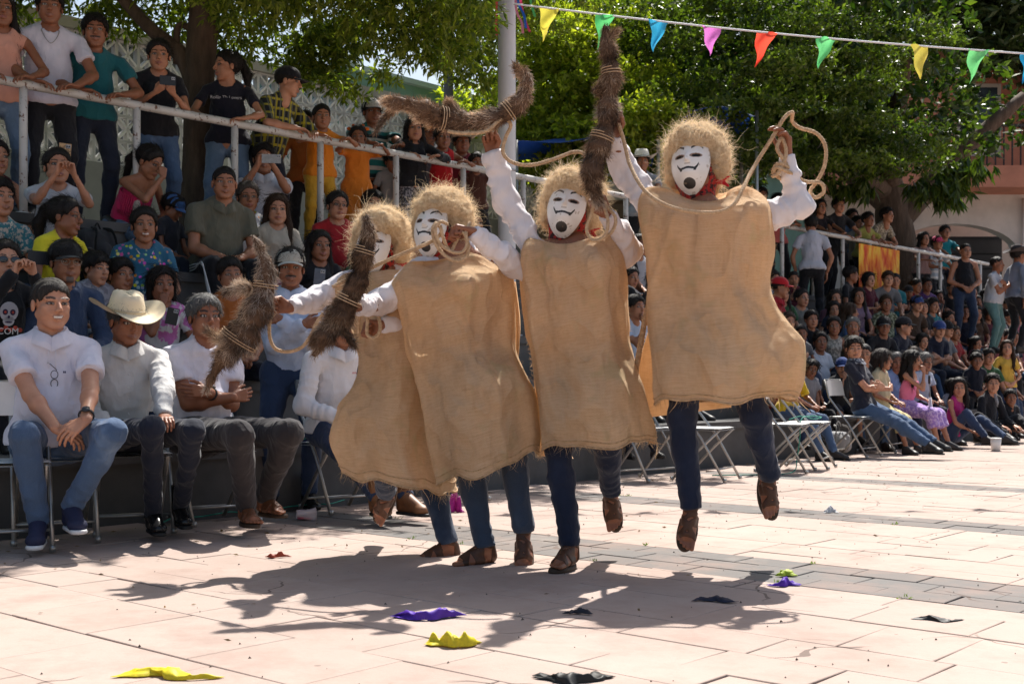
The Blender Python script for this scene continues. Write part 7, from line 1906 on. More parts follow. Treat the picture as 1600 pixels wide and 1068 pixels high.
# ---- right side: people built one by one
GR = 'spectators on the right bleachers'
RT = [
 # px, py, n, z, mode, label, spec
 (1332, 558, -.50, .44, 'sit', 'young man in dark polo with legs stretched out on a front chair', dict(hands='crossed', hair='short', top='polo', rz=50, head=(-52, 6, 0), lean=-14, drop=.44, H=1.66, lodv=0, skin=3, feet={1: V(.06, -.95, -.36), -1: V(-.06, -.88, -.36)}, kh={1: V(.1, -.3, 1), -1: V(-.1, -.3, 1)}, mats=dict(shirt=C((.018,.02,.035)), trousers=J1, shoe=M_SHOE), extra=lambda t, J: collar(t, J, C((.05,.055,.08), 'print', (.4,.4,.42))))),
 (1381, 574, -.30, .44, 'sit', 'elderly woman in beige blouse and cream skirt looking right', dict(hands='lap', fem=True, hair='bob', hairc=hairm((.03,.022,.02)), top='tee', bottom='skirt', rz=52, head=(25, 2, 0), drop=.44, H=1.38, fat=.5, mats=dict(shirt=C((.50,.42,.27)), skirt=C((.62,.52,.26))))),
 (1402, 570, .15, .42, 'sit', 'grey haired woman in light blue blouse smiling at the camera', dict(hands='lap', fem=True, hair='bob', hairc=GREY, top='tee', rz=12, head=(-20, 4, 0), H=1.40, smile=True, mats=dict(shirt=C((.22,.34,.60)), trousers=TNV))),
 (1428, 574, -.25, .40, 'sit', 'young woman in pink top and purple skirt with waist length black hair', dict(hands='chin', fem=True, hair='long', top='tube', bottom='skirt', rz=52, head=(15, 2, 0), H=1.48, drop=.40, mats=dict(shirt=C((.72,.18,.30)), skirt=C((.30,.18,.50), 'print', (.5,.35,.6))))),
 (1447, 572, .12, .42, 'sit', 'white haired woman seated right of the long haired woman in pink', dict(hands='lap', fem=True, hair='bob', hairc=GREY, top='tee', rz=30, head=(-10, 4, 0), H=1.42, mats=dict(shirt=C((.45,.50,.62)), trousers=TNV))),
 (1500, 627, -.45, .06, 'sit', 'young woman in magenta tank top and jeans sitting on the ground hugging her knee', dict(hands='clasp', fem=True, hair='long', top='tank', rz=40, head=(-55, 2, 0), drop=0, feet={1: V(.12, -.62, .08), -1: V(-.10, -.50, .08)}, kh={1: V(.1, -.3, 1), -1: V(-.1, -.2, 1)}, H=1.52, mats=dict(shirt=C((.40,.02,.16)), trousers=J2))),
 (1552, 628, -.42, .06, 'sit', 'man in black suit jacket and tie sitting on the ground', dict(hands='knees', hair='short', top='long', rz=35, head=(-45, 4, 0), drop=0, feet={1: V(.2, -.55, .08), -1: V(-.25, -.45, .08)}, kh={1: V(.8, -.3, .6), -1: V(-.8, -.2, .6)}, H=1.62, skin=3, mats=dict(shirt=TBK, trousers=TBK), extra=lambda t, J: ob('shirt_front', mesh_from('shirt_front', [tube([J['C'] + J['fwd']*.055, J['C'] + J['fwd']*.115 - J['up']*.09, J['C'] + J['fwd']*.125 - J['up']*.15], [.03, .022, .008], 8, ell=.4)]), C((.45,.45,.46)), t))),
 (1580, 652, -.55, .05, 'sit', 'child in black sitting low on the ground in the right corner of the crowd', dict(hands='lap', hair='short', top='long', rz=20, drop=0, head=(-30, 0, 0), feet={1: V(.16, -.34, .06), -1: V(-.16, -.32, .06)}, kh={1: V(.9, -.2, .5), -1: V(-.9, -.2, .5)}, H=1.15, mats=dict(shirt=TBK, trousers=TBK))),
 (1490, 600, .1, .22, 'sit', 'small girl in grey top between the seated women and the standing boy', dict(hands='lap', fem=True, hair='bob', top='tee', rz=20, drop=.22, H=1.1, mats=dict(shirt=C((.25,.25,.30)), trousers=TBK))),
 (1526, 562, .05, 0, 'stand', 'boy in black polo standing with hands joined in front', dict(hands='front', hair='boy', top='polo', rz=8, head=(-14, 0, 0), Hlim=(1.12, 1.4), mats=dict(shirt=C((.010,.012,.022)), trousers=TBK))),
 (1574, 545, .05, 0, 'stand', 'young woman in yellow off shoulder top and dark jeans standing', dict(hands='front', fem=True, hair='long', hairc=BRN, top='tee', rz=4, head=(-25, -8, 0), H=1.42, skin=3, mats=dict(shirt=C((.62,.40,.07)), trousers=J2))),
 (1244, 566, -.05, .42, 'sit', 'woman in yellow top and blue jeans behind the empty white chairs', dict(hands='clasp', fem=True, hair='short', top='elbow', rz=52, H=1.45, mats=dict(shirt=C((.66,.45,.02)), trousers=J1), extra=lambda t, J: add_glasses(t, J, True))),
 (1283, 532, .82, .62, 'sit', 'large woman in white buttoned blouse', dict(hands='lap', fem=True, hair='bun', top='tee', rz=25, head=(-25, 0, 0), H=1.52, fat=.9, mats=dict(shirt=C((.62,.63,.68)), trousers=J2))),
 (1268, 560, .3, .42, 'sit', 'girl leaning on the lap of the woman in the white blouse', dict(hands='clasp', fem=True, hair='bob', top='tee', rz=30, head=(-20, 15, 15), H=1.15, mats=dict(shirt=C((.30,.30,.33)), trousers=TBK))),
 (1221, 432, T2, Z[2], 'sit', 'man in red cap and red polo leaning forward', dict(hands='knees', hair='fade', top='polo', rz=60, head=(15, 6, 0), lean=14, H=1.68, fat=.5, skin=1, mats=dict(shirt=C((.32,.010,.022)), trousers=J2), extra=lambda t, J: (add_hat(t, J, 'cap', (.42,.012,.02)), collar(t, J, C((.32,.010,.022)))))),
 (1254, 447, T2 + .2, Z[2], 'sit', 'woman in grey vest between the red capped man and the boy', dict(hands='lap', fem=True, hair='bun', top='tank', rz=25, H=1.5, mats=dict(shirt=C((.16,.16,.15)), trousers=TBK))),
 (1269, 466, T1 + .2, Z[1] + .15, 'sit', 'boy in black t-shirt right of the red capped man', dict(hands='lap', hair='short', top='tee', rz=25, head=(-20, 0, 0), H=1.3, mats=dict(shirt=TBK, trousers=TNV))),
 (1267, 357, T3 + .1, Z[3] - .1, 'stand', 'man in white shirt and black trousers standing with his back turned', dict(hands='down', hair='short', top='tee', rz=178, H=1.66, loose=.022, mats=dict(shirt=C((.46,.47,.54)), trousers=TBK))),
 (1304, 487, T1, Z[1], 'sit', 'woman in patterned sleeveless blouse with her hair pulled back', dict(hands='lap', fem=True, hair='bun', top='tank', rz=15, head=(-25, 0, 0), H=1.5, mats=dict(shirt=C((.22,.21,.19), 'print', (.45,.42,.36)), trousers=TBK))),
 (1333, 495, T1 - .1, Z[1], 'sit', 'elderly woman with grey hair resting chin on hand', dict(hands='chin', fem=True, hair='bun', hairc=GREY, top='tee', rz=15, head=(-25, 0, 8), H=1.5, mats=dict(shirt=C((.16,.14,.12), 'print', (.35,.3,.2)), trousers=TBK))),
 (1336, 533, T0 + .2, Z[0], 'sit', 'man in dark shirt directly above the young man with outstretched legs', dict(hands='lap', hair='short', top='tee', rz=18, head=(-30, 4, 0), H=1.55, mats=dict(shirt=TNV, trousers=TBK))),
 (1382, 490, T1, Z[1], 'sit', 'teenage boy in black t-shirt and black cap leaning on his knees', dict(hands='knees', hair='short', top='tee', rz=22, head=(-30, 4, 0), lean=12, H=1.6, mats=dict(shirt=TBK, trousers=TBK), extra=cap_((.015,.015,.017)))),
 (1414, 486, T1, Z[1], 'sit', 'man in navy t-shirt and black cap looking right beside the teenage boy', dict(hands='knees', hair='fade', top='tee', rz=45, head=(15, 4, 0), lean=10, H=1.64, skin=3, fat=.4, mats=dict(shirt=C((.012,.015,.03)), trousers=TNV), extra=cap_((.02,.02,.025)))),
 (1428, 528, T0 + .2, Z[0] + .05, 'sit', 'woman in rust orange top with hair tied up', dict(hands='lap', fem=True, hair='bun', hairc=BRN, top='tee', rz=8, head=(-22, 0, 0), H=1.52, skin=3, mats=dict(shirt=C((.36,.11,.03)), trousers=TBK))),
 (1385, 440, T2, Z[2], 'sit', 'woman in green camouflage patterned blouse', dict(hands='lap', fem=True, hair='bun', hairc=BRN, top='tee', rz=10, head=(-15, 0, 0), H=1.55, fat=.4, mats=dict(shirt=C((.06,.07,.04), 'print', (.30,.32,.22), sc_=.8), trousers=TBK))),
 (1331, 402, T3, Z[3], 'sit', 'young man in black with hair swept up, turned right', dict(hands='lap', hair='short', top='tee', rz=60, head=(20, 4, 0), H=1.6, mats=dict(shirt=TBK, trousers=TBK))),
 (1342, 428, T2 + .15, Z[2] + .1, 'sit', 'woman with pale hairband and mauve top', dict(hands='lap', fem=True, hair='long', top='tee', rz=15, head=(-15, 0, 0), H=1.5, mats=dict(shirt=C((.16,.11,.17)), trousers=TBK))),
 (1305, 425, T2 + .2, Z[2], 'sit', 'woman in plum top with loose dark hair', dict(hands='lap', fem=True, hair='long', top='tee', rz=20, head=(-12, 0, 0), H=1.6, mats=dict(shirt=C((.09,.04,.06)), trousers=TBK))),
 (1330, 455, T1 + .25, Z[1] + .2, 'sit', 'woman in denim blue jacket seen from the side with long hair', dict(hands='lap', fem=True, hair='long', hairc=BRN, top='long', rz=70, head=(20, 0, 0), H=1.55, mats=dict(shirt=C((.06,.11,.22)), trousers=TBK))),
 (1209, 400, T3, Z[3] - .1, 'sit', 'boy in pale shirt with chin on hand at the end of the row', dict(hands='chin', hair='short', top='tee', rz=30, H=1.35, mats=dict(shirt=C((.40,.42,.5)), trousers=TBK))),
 (994, 462, T1, Z[1], 'sit', 'man in light blue shirt seen between the two right dancers', dict(hands='chin', hair='short', top='tee', rz=40, H=1.6, mats=dict(shirt=C((.40,.50,.66)), trousers=TNV))),
 (975, 500, .2, .42, 'sit', 'child in turquoise top low between the two right dancers', dict(hands='lap', hair='short', top='tee', rz=30, H=1.1, mats=dict(shirt=C((.03,.35,.42)), trousers=TNV))),
 (1000, 385, T3, Z[3], 'sit', 'person in dark blue trousers high between the two right dancers', dict(hands='knees', hair='short', top='tee', rz=35, H=1.6, mats=dict(shirt=C((.40,.41,.45)), trousers=C((.02,.035,.12))))),
 (1509, 392, 1.2, Z[3] - .25, 'stand', 'broad man in black vest standing at the end of the railing', dict(hands='front', hair='buzz', top='tank', rz=5, H=1.62, fat=.5, mats=dict(shirt=TBK, trousers=J2))),
 (1559, 420, .6, Z[2], 'stand', 'stout man in white t-shirt with folded arms on the far right', dict(hands='crossed', hair='buzz', top='tee', rz=50, H=1.5, fat=.9, mats=dict(shirt=C((.42,.44,.48)), trousers=C((.10,.20,.20))))),
 (1592, 402, .35, Z[2], 'stand', 'man in grey shirt and dark hat at the right edge', dict(hands='down', hair='short', top='long', rz=100, H=1.66, mats=dict(shirt=C((.20,.23,.30)), trousers=TBK), extra=hat_((.05,.04,.04)))),
 (1477, 370, NR + .5, Z[4], 'stand', 'man in bright teal shirt standing by the end of the railing', dict(hands='rail', hair='short', top='tee', rz=10, H=1.66, mats=dict(shirt=C((.01,.20,.24)), trousers=TNV))),
 (1465, 384, NR + .25, Z[4] - .25, 'stand', 'person in pink cap and striped shirt leaning on the railing end', dict(hands='rail', hair='short', top='tee', rz=30, H=1.6, mats=dict(shirt=C((.35,.42,.48), 'stripes', (.6,.6,.6)), trousers=TBK), extra=cap_((.65,.06,.16)))),
 (1444, 382, NR + .3, Z[4] - .15, 'stand', 'woman in dusty pink top with loose hair leaning on the railing', dict(hands='rail', fem=True, hair='long', top='tee', rz=20, H=1.55, mats=dict(shirt=C((.26,.16,.15)), trousers=TBK))),
 (1389, 340, NR + .3, Z[4], 'stand', 'man in patterned short sleeved shirt bending over the railing under the tree', dict(hands='rail', hair='short', top='tee', rz=40, lean=26, H=1.66, mats=dict(shirt=C((.20,.17,.13), 'print', (.40,.36,.28)), trousers=C((.18,.13,.10))))),
 (1358, 343, NR + .3, Z[4], 'stand', 'boy in yellow green t-shirt leaning over the railing', dict(hands='rail', hair='short', top='tee', rz=30, lean=15, H=1.5, mats=dict(shirt=C((.30,.30,.08)), trousers=TBK))),
 (1341, 338, NR + .6, Z[4], 'stand', 'child in pale top between two boys at the railing', dict(hands='down', hair='short', top='tee', rz=20, H=1.5, mats=dict(shirt=C((.35,.33,.30)), trousers=TBK))),
 (1332, 328, NR + .8, Z[4], 'stand', 'man in blue shirt behind the children at the railing', dict(hands='down', hair='short', top='tee', rz=20, H=1.66, mats=dict(shirt=C((.10,.18,.35)), trousers=TBK))),
 (1311, 330, NR + .35, Z[4], 'stand', 'man in black with face mask leaning on the railing', dict(hands='rail', hair='short', top='tee', rz=20, H=1.66, mats=dict(shirt=TBK, trousers=TBK))),
 (1282, 336, NR + .5, Z[4], 'stand', 'dark haired woman in black left of the masked man', dict(hands='rail', fem=True, hair='long', top='tee', rz=20, H=1.62, mats=dict(shirt=C((.02,.015,.02)), trousers=TBK))),
 (1216, 342, NR + .30, Z[4], 'stand', 'girl in coral pink t-shirt standing behind the railing', dict(hands='rail', fem=True, hair='bob', top='tee', rz=10, H=1.5, mats=dict(shirt=C((.60,.14,.13)), trousers=TBK))),
 (1190, 336, NR + .55, Z[4], 'stand', 'person in mustard top behind the railing beside the coral shirt', dict(hands='rail', hair='short', top='tee', rz=10, H=1.6, mats=dict(shirt=C((.32,.20,.02)), trousers=TBK))),
]
used = []
for px, py, n, z, mode, lb, d in RT:
    d = dict(d); d.setdefault('lodv', 1 if n < .3 and px < 1480 else 2)
    t, J, b, Rm = person(px, py, n, z, lb, mode=mode, group=GR if 'group' not in d else d['group'], **d)
    u, nn_ = uv_of(b); used.append((u, nn_, z))
    if mode == 'sit' and px > 1180:
        for r_ in range(4):
            if abs(z - Z[r_]) < .21 and n > 0: RIGHT_ROWS.setdefault(r_, []).append((px, None))
# printed orange flame cloth hung on the railing
fc = row_pt(1372, NR - .06)[0] + V(0, 0, 2.93)
vs = []
for i in range(16):
    for j in range(16): vs.append(A*(j/15*1.5 - .75) + V(0, 0, -i/15*1.15) + N*(-.03 - .03*math.sin(j*1.1) * i/15))
tagp(ob('flame_cloth', me_new('flame_cloth', np.array(vs), grid_faces(16, 16)), cloth((.55,.04,.01), 'flames', (.75,.25,.02), (.80,.50,.05), sc_=.7), loc=tuple(fc)), 'red and orange flame patterned cloth hanging over the right railing', 'cloth')
# ---- fill the right bleachers: seated figures from a set of twelve builds
def seated_template(i):
    g = np.random.default_rng(500 + i); fem = i % 2 == 0; kid = i in (3, 8, 10)
    H = 1.2 if kid else (1.54 if fem else 1.64); kk = H/1.7; lean = g.uniform(2, 16); TLx = .407*H*math.sin(R(lean)); cl = .305*math.cos(R(lean)) + .10
    hands = ['lap', 'knees', 'clasp', 'chin', 'crossed', 'lap', 'phonelow', 'clasp', 'lap', 'knees', 'chin', 'crossed'][i]
    hd, dr, po, pm_ = PRE[hands](0, .09 + cl*H); hh = {q: V(v[0]*kk, v[1]*kk, v[2]*(1 if hands in ('phone', 'chin') else kk)) for q, v in hd.items()}
    if hands == 'chin': hh[-1] = V(-.03*kk, -TLx - .17*kk, .09 + cl*H - .19*kk)
    hair = (['long', 'bun', 'pony', 'bob', 'long', 'bun'][i//2] if fem else ['short', 'fade', 'curly', 'short', 'short', 'buzz'][i//2])
    out = human(H=H, lod=2, seed=i, lean=lean, pelvis=V(0, 0, .09), hand=hh, hdir=dr, palm=pm_, hpose={1: po, -1: po}, elb={1: V(.6, .25, -1), -1: V(-.6, .25, -1)}, fem=fem, fat=g.uniform(0, .7) if not kid else 0,
        ankle={1: V(.12, -.47*kk - .05, -.41 + .09*kk), -1: V(-.12, -.42*kk, -.41 + .09*kk)} if not kid else {1: V(.1, -.36, -.26), -1: V(-.1, -.34, -.27)}, head=(g.uniform(-30, 5), g.uniform(-4, 10), g.uniform(-5, 5)),
        hair=hair, top='tee' if i % 5 else 'polo', bottom='shorts' if i in (3, 10) else ('skirt' if i == 4 else 'trousers'), smile=i % 3 == 0)
    return out, fem, kid, hair
TMPL = [seated_template(i) for i in range(12)]; TMESH = [dict() for _ in range(12)]
PAL = [('black', (.014,.014,.018), 7), ('navy', (.014,.018,.04), 3), ('charcoal', (.04,.04,.045), 3), ('white', (.50,.50,.54), 2), ('grey', (.20,.20,.21), 2), ('maroon', (.11,.015,.03), 2), ('red', (.35,.02,.025), 1), ('pink', (.50,.18,.24), 2),
       ('pale blue', (.22,.33,.48), 2), ('purple', (.13,.06,.22), 1), ('orange', (.48,.14,.03), 1), ('mustard', (.22,.14,.03), 1), ('green', (.04,.12,.05), 1), ('brown', (.09,.05,.03), 2), ('turquoise', (.03,.22,.26), 1), ('cream', (.42,.37,.28), 1)]
pw = np.array([p[2] for p in PAL], float); pw /= pw.sum()
ORD = ['first', 'second', 'third', 'fourth', 'fifth', 'sixth', 'seventh', 'eighth', 'ninth', 'tenth', 'eleventh', 'twelfth', 'thirteenth', 'fourteenth', 'fifteenth', 'sixteenth', 'seventeenth', 'eighteenth', 'nineteenth', 'twentieth',
       'twenty first', 'twenty second', 'twenty third', 'twenty fourth', 'twenty fifth', 'twenty sixth', 'twenty seventh', 'twenty eighth', 'twenty ninth', 'thirtieth']
g = np.random.default_rng(77); autos = []
for r_, n_ in enumerate((T0, T1, T2, T3)):
    u = 7.0 + g.uniform(0, .4)
    while u < 31:
        nn_ = n_ + g.uniform(-.06, .06); p = un(u, nn_, Z[r_] + .7); x, y = px_of(p)
        vis = (936 < x < 1020) or (1196 < x < 1640)
        if vis and all(math.hypot(u - a, (nn_ - b)*.9) > .35 for a, b, c in used):
            i = int(g.integers(0, 12)); out, fem, kid, hair = TMPL[i]
            nm, col, _ = PAL[g.choice(len(PAL), p=pw)]; tr = [TBK, TNV, J1, J2, TGR][int(g.integers(0, 5))]
            rz = 49 + g.uniform(-45, 5); who = ('girl' if fem else 'boy') if kid else ('woman' if fem else 'man')
            capq = (not fem) and g.uniform() < .35; capc = [('black', (.015,.015,.017)), ('white', (.5,.5,.5)), ('blue', (.03,.06,.2)), ('tan', (.3,.22,.13))][int(g.integers(0, 4))]
            t = place(out, un(u, nn_, Z[r_] + .0), R(rz), '', dict(body=skin(int(g.integers(0, 4))), hair=BLK if g.uniform() < .85 else BRN, shirt=cloth(dark(col, .75), 'plain'), trousers=tr, skirt=tr, shorts=tr), GR, TMESH[i])
            if capq:
                J = out['_']; add_hat(t, J, 'cap', capc[1])
            used.append((u, nn_, Z[r_])); autos.append((r_, x, t, who, nm, hair, capc[0] if capq else None)); 
            if x > 1180: RIGHT_ROWS.setdefault(r_, []).append((x, t))
        u += g.uniform(.36, .52) if u < 20 else g.uniform(.42, .58)
LROW = {}
n_named = len(ALLP)
def near_name(q): return ' '.join(PNAME[(q[3], q[4])].split()[:4])
for r_, n_ in enumerate((T0 + .1, T1, T2, T3, T3 + .52)):
    u = -.6 + g.uniform(0, .3); zf = Z[min(r_, 3)] if r_ < 4 else Z[4] - .02
    while u < 9.5:
        nn_ = n_ + g.uniform(-.08, .08); p = un(u, nn_, zf + .72); x, y = px_of(p)
        lim = 640 if y > 250 else 760
        if -30 < x < lim and r_ > 0 and not (165 < x < 485 and y < 400) and all(math.hypot(u - a, (nn_ - b)*1.0) > (.34 if abs(z_ - zf) < .7 else 0) for a, b, z_, _, _ in ALLP) and all(math.hypot(x - c_, (y - d_)) > (64 if y > d_ else 42) for _, _, _, c_, d_ in ALLP):
            i = int(g.integers(0, 12)); out, fem, kid, hair = TMPL[i]
            nm, col, _ = PAL[g.choice(len(PAL), p=pw)]; tr = [TBK, TNV, J1, J2, TGR][int(g.integers(0, 5))]; who = ('girl' if fem else 'boy') if kid else ('woman' if fem else 'man')
            t = place(out, un(u, nn_, zf), R(38 + g.uniform(-18, 18)), '', dict(body=skin(int(g.integers(0, 4))), hair=BLK if g.uniform() < .8 else BRN, shirt=cloth(dark(col, .8), 'plain'), trousers=tr, skirt=tr, shorts=tr), 'spectators on the left bleachers', TMESH[i])
            ALLP.append((u, nn_, zf, x, y)); LROW.setdefault(r_, []).append((x, t, who, nm, hair))
        u += g.uniform(.22, .36)
HN = {'long': 'long hair', 'bun': 'pinned up hair', 'pony': 'a ponytail', 'bob': 'bobbed hair', 'short': 'short hair', 'fade': 'cropped hair', 'curly': 'curly hair', 'buzz': 'shaved hair'}
RN = ['lowest', 'second', 'third', 'highest']
for r_, row in LROW.items():
    for k_, (x, t, who, nm, hair) in enumerate(sorted(row, key=lambda q: q[0])):
        t['label'] = '%s in %s top with %s, left bleachers row %s, filler %s' % (who, nm, HN[hair], 'x', 'y')
        near = min(ALLP[:n_named], key=lambda q: abs(q[3] - x) + abs(q[4] - (px_of(un(0, 0, 0))[1] if False else ALLP[[a[3] for a in ALLP].index(x)][4])))
        side = 'left of' if x < near[3] else 'right of'
        t['label'] = '%s in %s top with %s, just %s the %s' % (who, nm, HN[hair], side, near_name(near))
for r_, x, t, who, nm, hair, cp in autos:
    art = '%s in %s top with %s' % (who, nm, (cp + ' cap') if cp else HN[hair])
    if x > 1180:
        row = sorted(RIGHT_ROWS[r_], key=lambda q: q[0]); k_ = [i for i, q in enumerate(row) if q[1] is t][0]
        t['label'] = '%s, %s right row, %s from left' % (art, RN[r_], ORD[min(k_, 29)])
    else: t['label'] = '%s, %s row, glimpsed between the two right dancers at column %s' % (art, RN[r_], '') if False else '%s, %s row, glimpsed between the two right dancers' % (art, RN[r_])
# ============================================================ things lying on the square
def rag(label, px, py, c, wpx, hpx, seed, name='cloth_scrap', cat='cloth', folds=1.0, group='torn cloth and plastic scraps on the square', rz=0, shape='strip', mt=None):
    Y = F*H0/(py - 590); base = V((px - 800)/F*Y, Y, .004); g = np.random.default_rng(seed); w = wpx*Y/F; d = hpx*Y/F
    nu, nv = 60, 16; s = np.linspace(-1, 1, nu); t = np.linspace(-1, 1, nv); S, T_ = np.meshgrid(s, t, indexing='ij')
    width = .45 + .40*np.sin(S*2.4 + seed) * np.sin(S*5.1 + seed*1.7) + (.35 if shape == 'blob' else 0); width = np.clip(width, .10, 1) * np.clip((1 - np.abs(S)**6), .12, 1)
    dep = min(d*2.4, w*.42)
    X = S*w/2 + .05*w*np.sin(T_*3 + S*4); Yy = T_*width*dep/2 + np.sin(S*3 + seed)*dep*.35
    q = np.stack([X.ravel()*9/max(w, .05)*.35, Yy.ravel()*9/max(w, .05)*.35, X.ravel()*0 + seed], 1)
    n1 = wob(q, seed, 2.6).reshape(X.shape); n2 = wob(q, seed + 1, 5).reshape(X.shape)
    env = np.clip(1 - S**4, 0, 1)*np.clip(1 - T_**4, 0, 1)
    rg1 = ridged(q*1.0, seed + 3, 2.6).reshape(X.shape); rg2 = ridged(q, seed + 5, 5).reshape(X.shape)
    Zz = env*((.55 + .45*n1)*d*.75*np.exp(-(S*1.2)**2) + rg1*d*.16 + rg2*d*.06)*folds
    X = X + n2*.008*w/.3; Yy = Yy + n1*.014*w/.3
    v = np.stack([X.ravel(), Yy.ravel(), Zz.ravel()], 1) @ rotz(R(rz)).T; v, f = solidify(v, grid_faces(nu, nv), .0012)
    v[:, 2] = np.maximum(v[:, 2], 0)
    o = ob(name, me_new(name, v, f), mt or fiberm('scrap%d' % seed, c, dark(c, .75), .55, .3), loc=tuple(base)); tagp(o, label, cat, group)
    return base
rag('bright yellow cloth scrap lying at the bottom left edge of the picture', 262, 1058, (.85, .72, .02), 165, 22, 3)
rag('yellow crumpled cloth scrap in front of the dancers shadow', 708, 1008, (.85, .72, .02), 82, 34, 4, shape='blob', rz=10)
rag('purple torn cloth with a thin tail left of the yellow scrap', 668, 966, (.12, .03, .50), 108, 26, 5, rz=4)
rag('purple cloth scrap beside the grey paver strip', 1226, 915, (.13, .03, .52), 52, 16, 6, shape='blob')
rag('lime green cloth scrap lying against the purple one', 1228, 900, (.50, .62, .04), 32, 14, 7, shape='blob')
rag('small black patterned rag in the shadow of the dancers', 902, 959, (.025, .025, .04), 44, 13, 8)
rag('dark blue knotted rag at the right end of the shadow', 1118, 940, (.02, .025, .06), 66, 10, 9)
rag('thin black plastic strip on the bright paving at the right', 1466, 970, (.03, .03, .032), 74, 10, 10)
rag('black rubber loop cut by the bottom edge of the picture', 898, 1062, (.02, .02, .02), 118, 26, 11, shape='blob')
rag('small red and orange wrapper near the left chairs', 434, 871, (.45, .07, .03), 38, 10, 12, cat='wrapper', name='wrapper')
rag('white crumpled plastic bag on the far paver strip', 1298, 801, (.75, .76, .78), 24, 14, 13, shape='blob', name='plastic_bag', cat='bag')
rag('coloured magenta ribbon bundle on the ground between the dancers legs', 712, 800, (.55, .02, .35), 26, 40, 14, name='ribbon_bundle', cat='ribbons', shape='blob')
# crushed clear cup with pink stain
cy = at(478, 800, F*H0/(812 - 590)); cupb = V(cy[0], cy[1], .035)
t = thing('plastic_cup', 'crushed clear plastic cup with pink dregs lying near the sandals', 'cup', tuple(cupb))
prof = catmull([V(.030, 0, -.055), V(.034, 0, -.02), V(.039, 0, .02), V(.044, 0, .055)], 4); a = np.linspace(0, 2*np.pi, 28, endpoint=False); vs = []
for p in prof:
    for x in a: r_ = p[0]*(1 + .14*math.sin(3*x + p[2]*30)); vs.append((p[2], math.cos(x)*r_, math.sin(x)*r_*.85))
def clearm():
    m, tt, b, n, l = nt('clear_plastic'); b.inputs['Base Color'].default_value = (.9, .8, .84, 1); b.inputs['Roughness'].default_value = .15; b.inputs['Alpha'].default_value = .45; return m
ob('cup_wall', me_new('cup_wall', np.array(vs) @ rotz(.3).T, grid_faces(len(prof), 28, True)), clearm(), t)
ob('rim', mesh_from('rim', [tube(np.array([(.056, math.cos(x)*.046, math.sin(x)*.039) for x in np.linspace(0, 2*np.pi, 29)]) @ rotz(.3).T, .0022, 5, cap=False)]), clearm(), t)
ob('dregs', mesh_from('dregs', [tube([V(-.05, .0, -.02) @ rotz(.3).T, V(.03, .0, -.026) @ rotz(.3).T], [.022, .012], 10, ell=.4)]), plain('dregs', (.55, .12, .2), .3, .2), t)
# paper cups
def cup(label, pos, r, h, c, lid=None):
    t = thing('drink_cup', label, 'cup', tuple(pos)); ob('cup_wall', mesh_from('cup_wall', [tube([V(0,0,0), V(0,0,h*.5), V(0,0,h)], [r*.78, r*.9, r], 20)]), plain('paper_cup', c, .6, .05), t)
    ob('lid', mesh_from('lid', [tube([V(0,0,h), V(0,0,h+.012)], [r*1.06, r*.98], 20)]), plain('lid_', lid or c, .5, .05), t)
p = row_pt(352, .42)[0]; cup('lilac tumbler with lid standing on the step behind the crossed arms man', V(p[0], p[1], Z[0] + .0), .042, .19, (.55, .42, .56), (.55, .45, .56))
cup('tall white foam cup standing on the ground before the man in the suit', V(*(at(1556, 694, F*H0/(704 - 590))[:2]), .0), .062, .14, (.75, .74, .72))
# white umbrella held upright beside the seated woman in pink
ub_ = at(1456, 700, F*H0/(703-590)); ub_[2] = 0
t = thing('closed_umbrella', 'closed white umbrella standing upright beside the woman in pink', 'umbrella', tuple(ub_))
ob('canopy', mesh_from('canopy', [tube([V(0,0,.03), V(0,0,.12), V(-.01,0,.35), V(-.02,0,.62)], [.008, .028, .034, .016], 14)]), fiberm('umbrella_cloth', (.6,.55,.62), (.72,.68,.74), .7, .2), t)
ob('shaft', mesh_from('shaft', [tube([V(0,0,0), V(-.02,0,.62), V(-.03,0,.80)], .006, 8)]), M_STEEL, t)
ob('handle', mesh_from('handle', [tube([V(-.03,0,.78), V(-.03,0,.88)], .014, 10)]), M_BLACK, t)
# green cord tied between the chairs
gm = plain('green_cord', (.02, .26, .19), .6, .2)
def cord(label, pts, r=.004):
    b = np.array(pts[0], float); o = ob('cord', mesh_from('cord', [tube(catmull([np.array(p) - b for p in pts], 6), r, 6)]), gm, loc=tuple(b)); tagp(o, label, 'cord', 'green cord linking the chairs')
cord('green cord running along the ground behind the left chairs', [row_pt(x, -.12 - .05*math.sin(x))[0] + V(0, 0, .01 + .02*abs(math.sin(x*.05))) for x in range(230, 560, 22)])
cord('green cord stretched between the chair of the lettered man and its neighbour', [row_pt(258, -.15)[0] + V(0,0,.75), row_pt(300, -.15)[0] + V(0,0,.5), row_pt(420, -.25)[0] + V(0,0,.42), row_pt(505, -.3)[0] + V(0,0,.5)])
c0 = row_pt(1250, -.95)[0]
cord('green cord knotted over the seats of the two empty chairs', [c0 + V(-.1, 0, .47), c0 + V(.02, .02, .50), c0 + V(.12, -.02, .475), c0 + V(.2, .02, .49), c0 + V(.1, .03, .5), c0 + V(0, -.05, .47), c0 + V(-.03, -.12, .3), c0 + V(-.05, -.1, .12), c0 + V(-.12, -.25, .01), c0 + V(-.4, -.5, .008), c0 + V(-.9, -.6, .006)], .005)
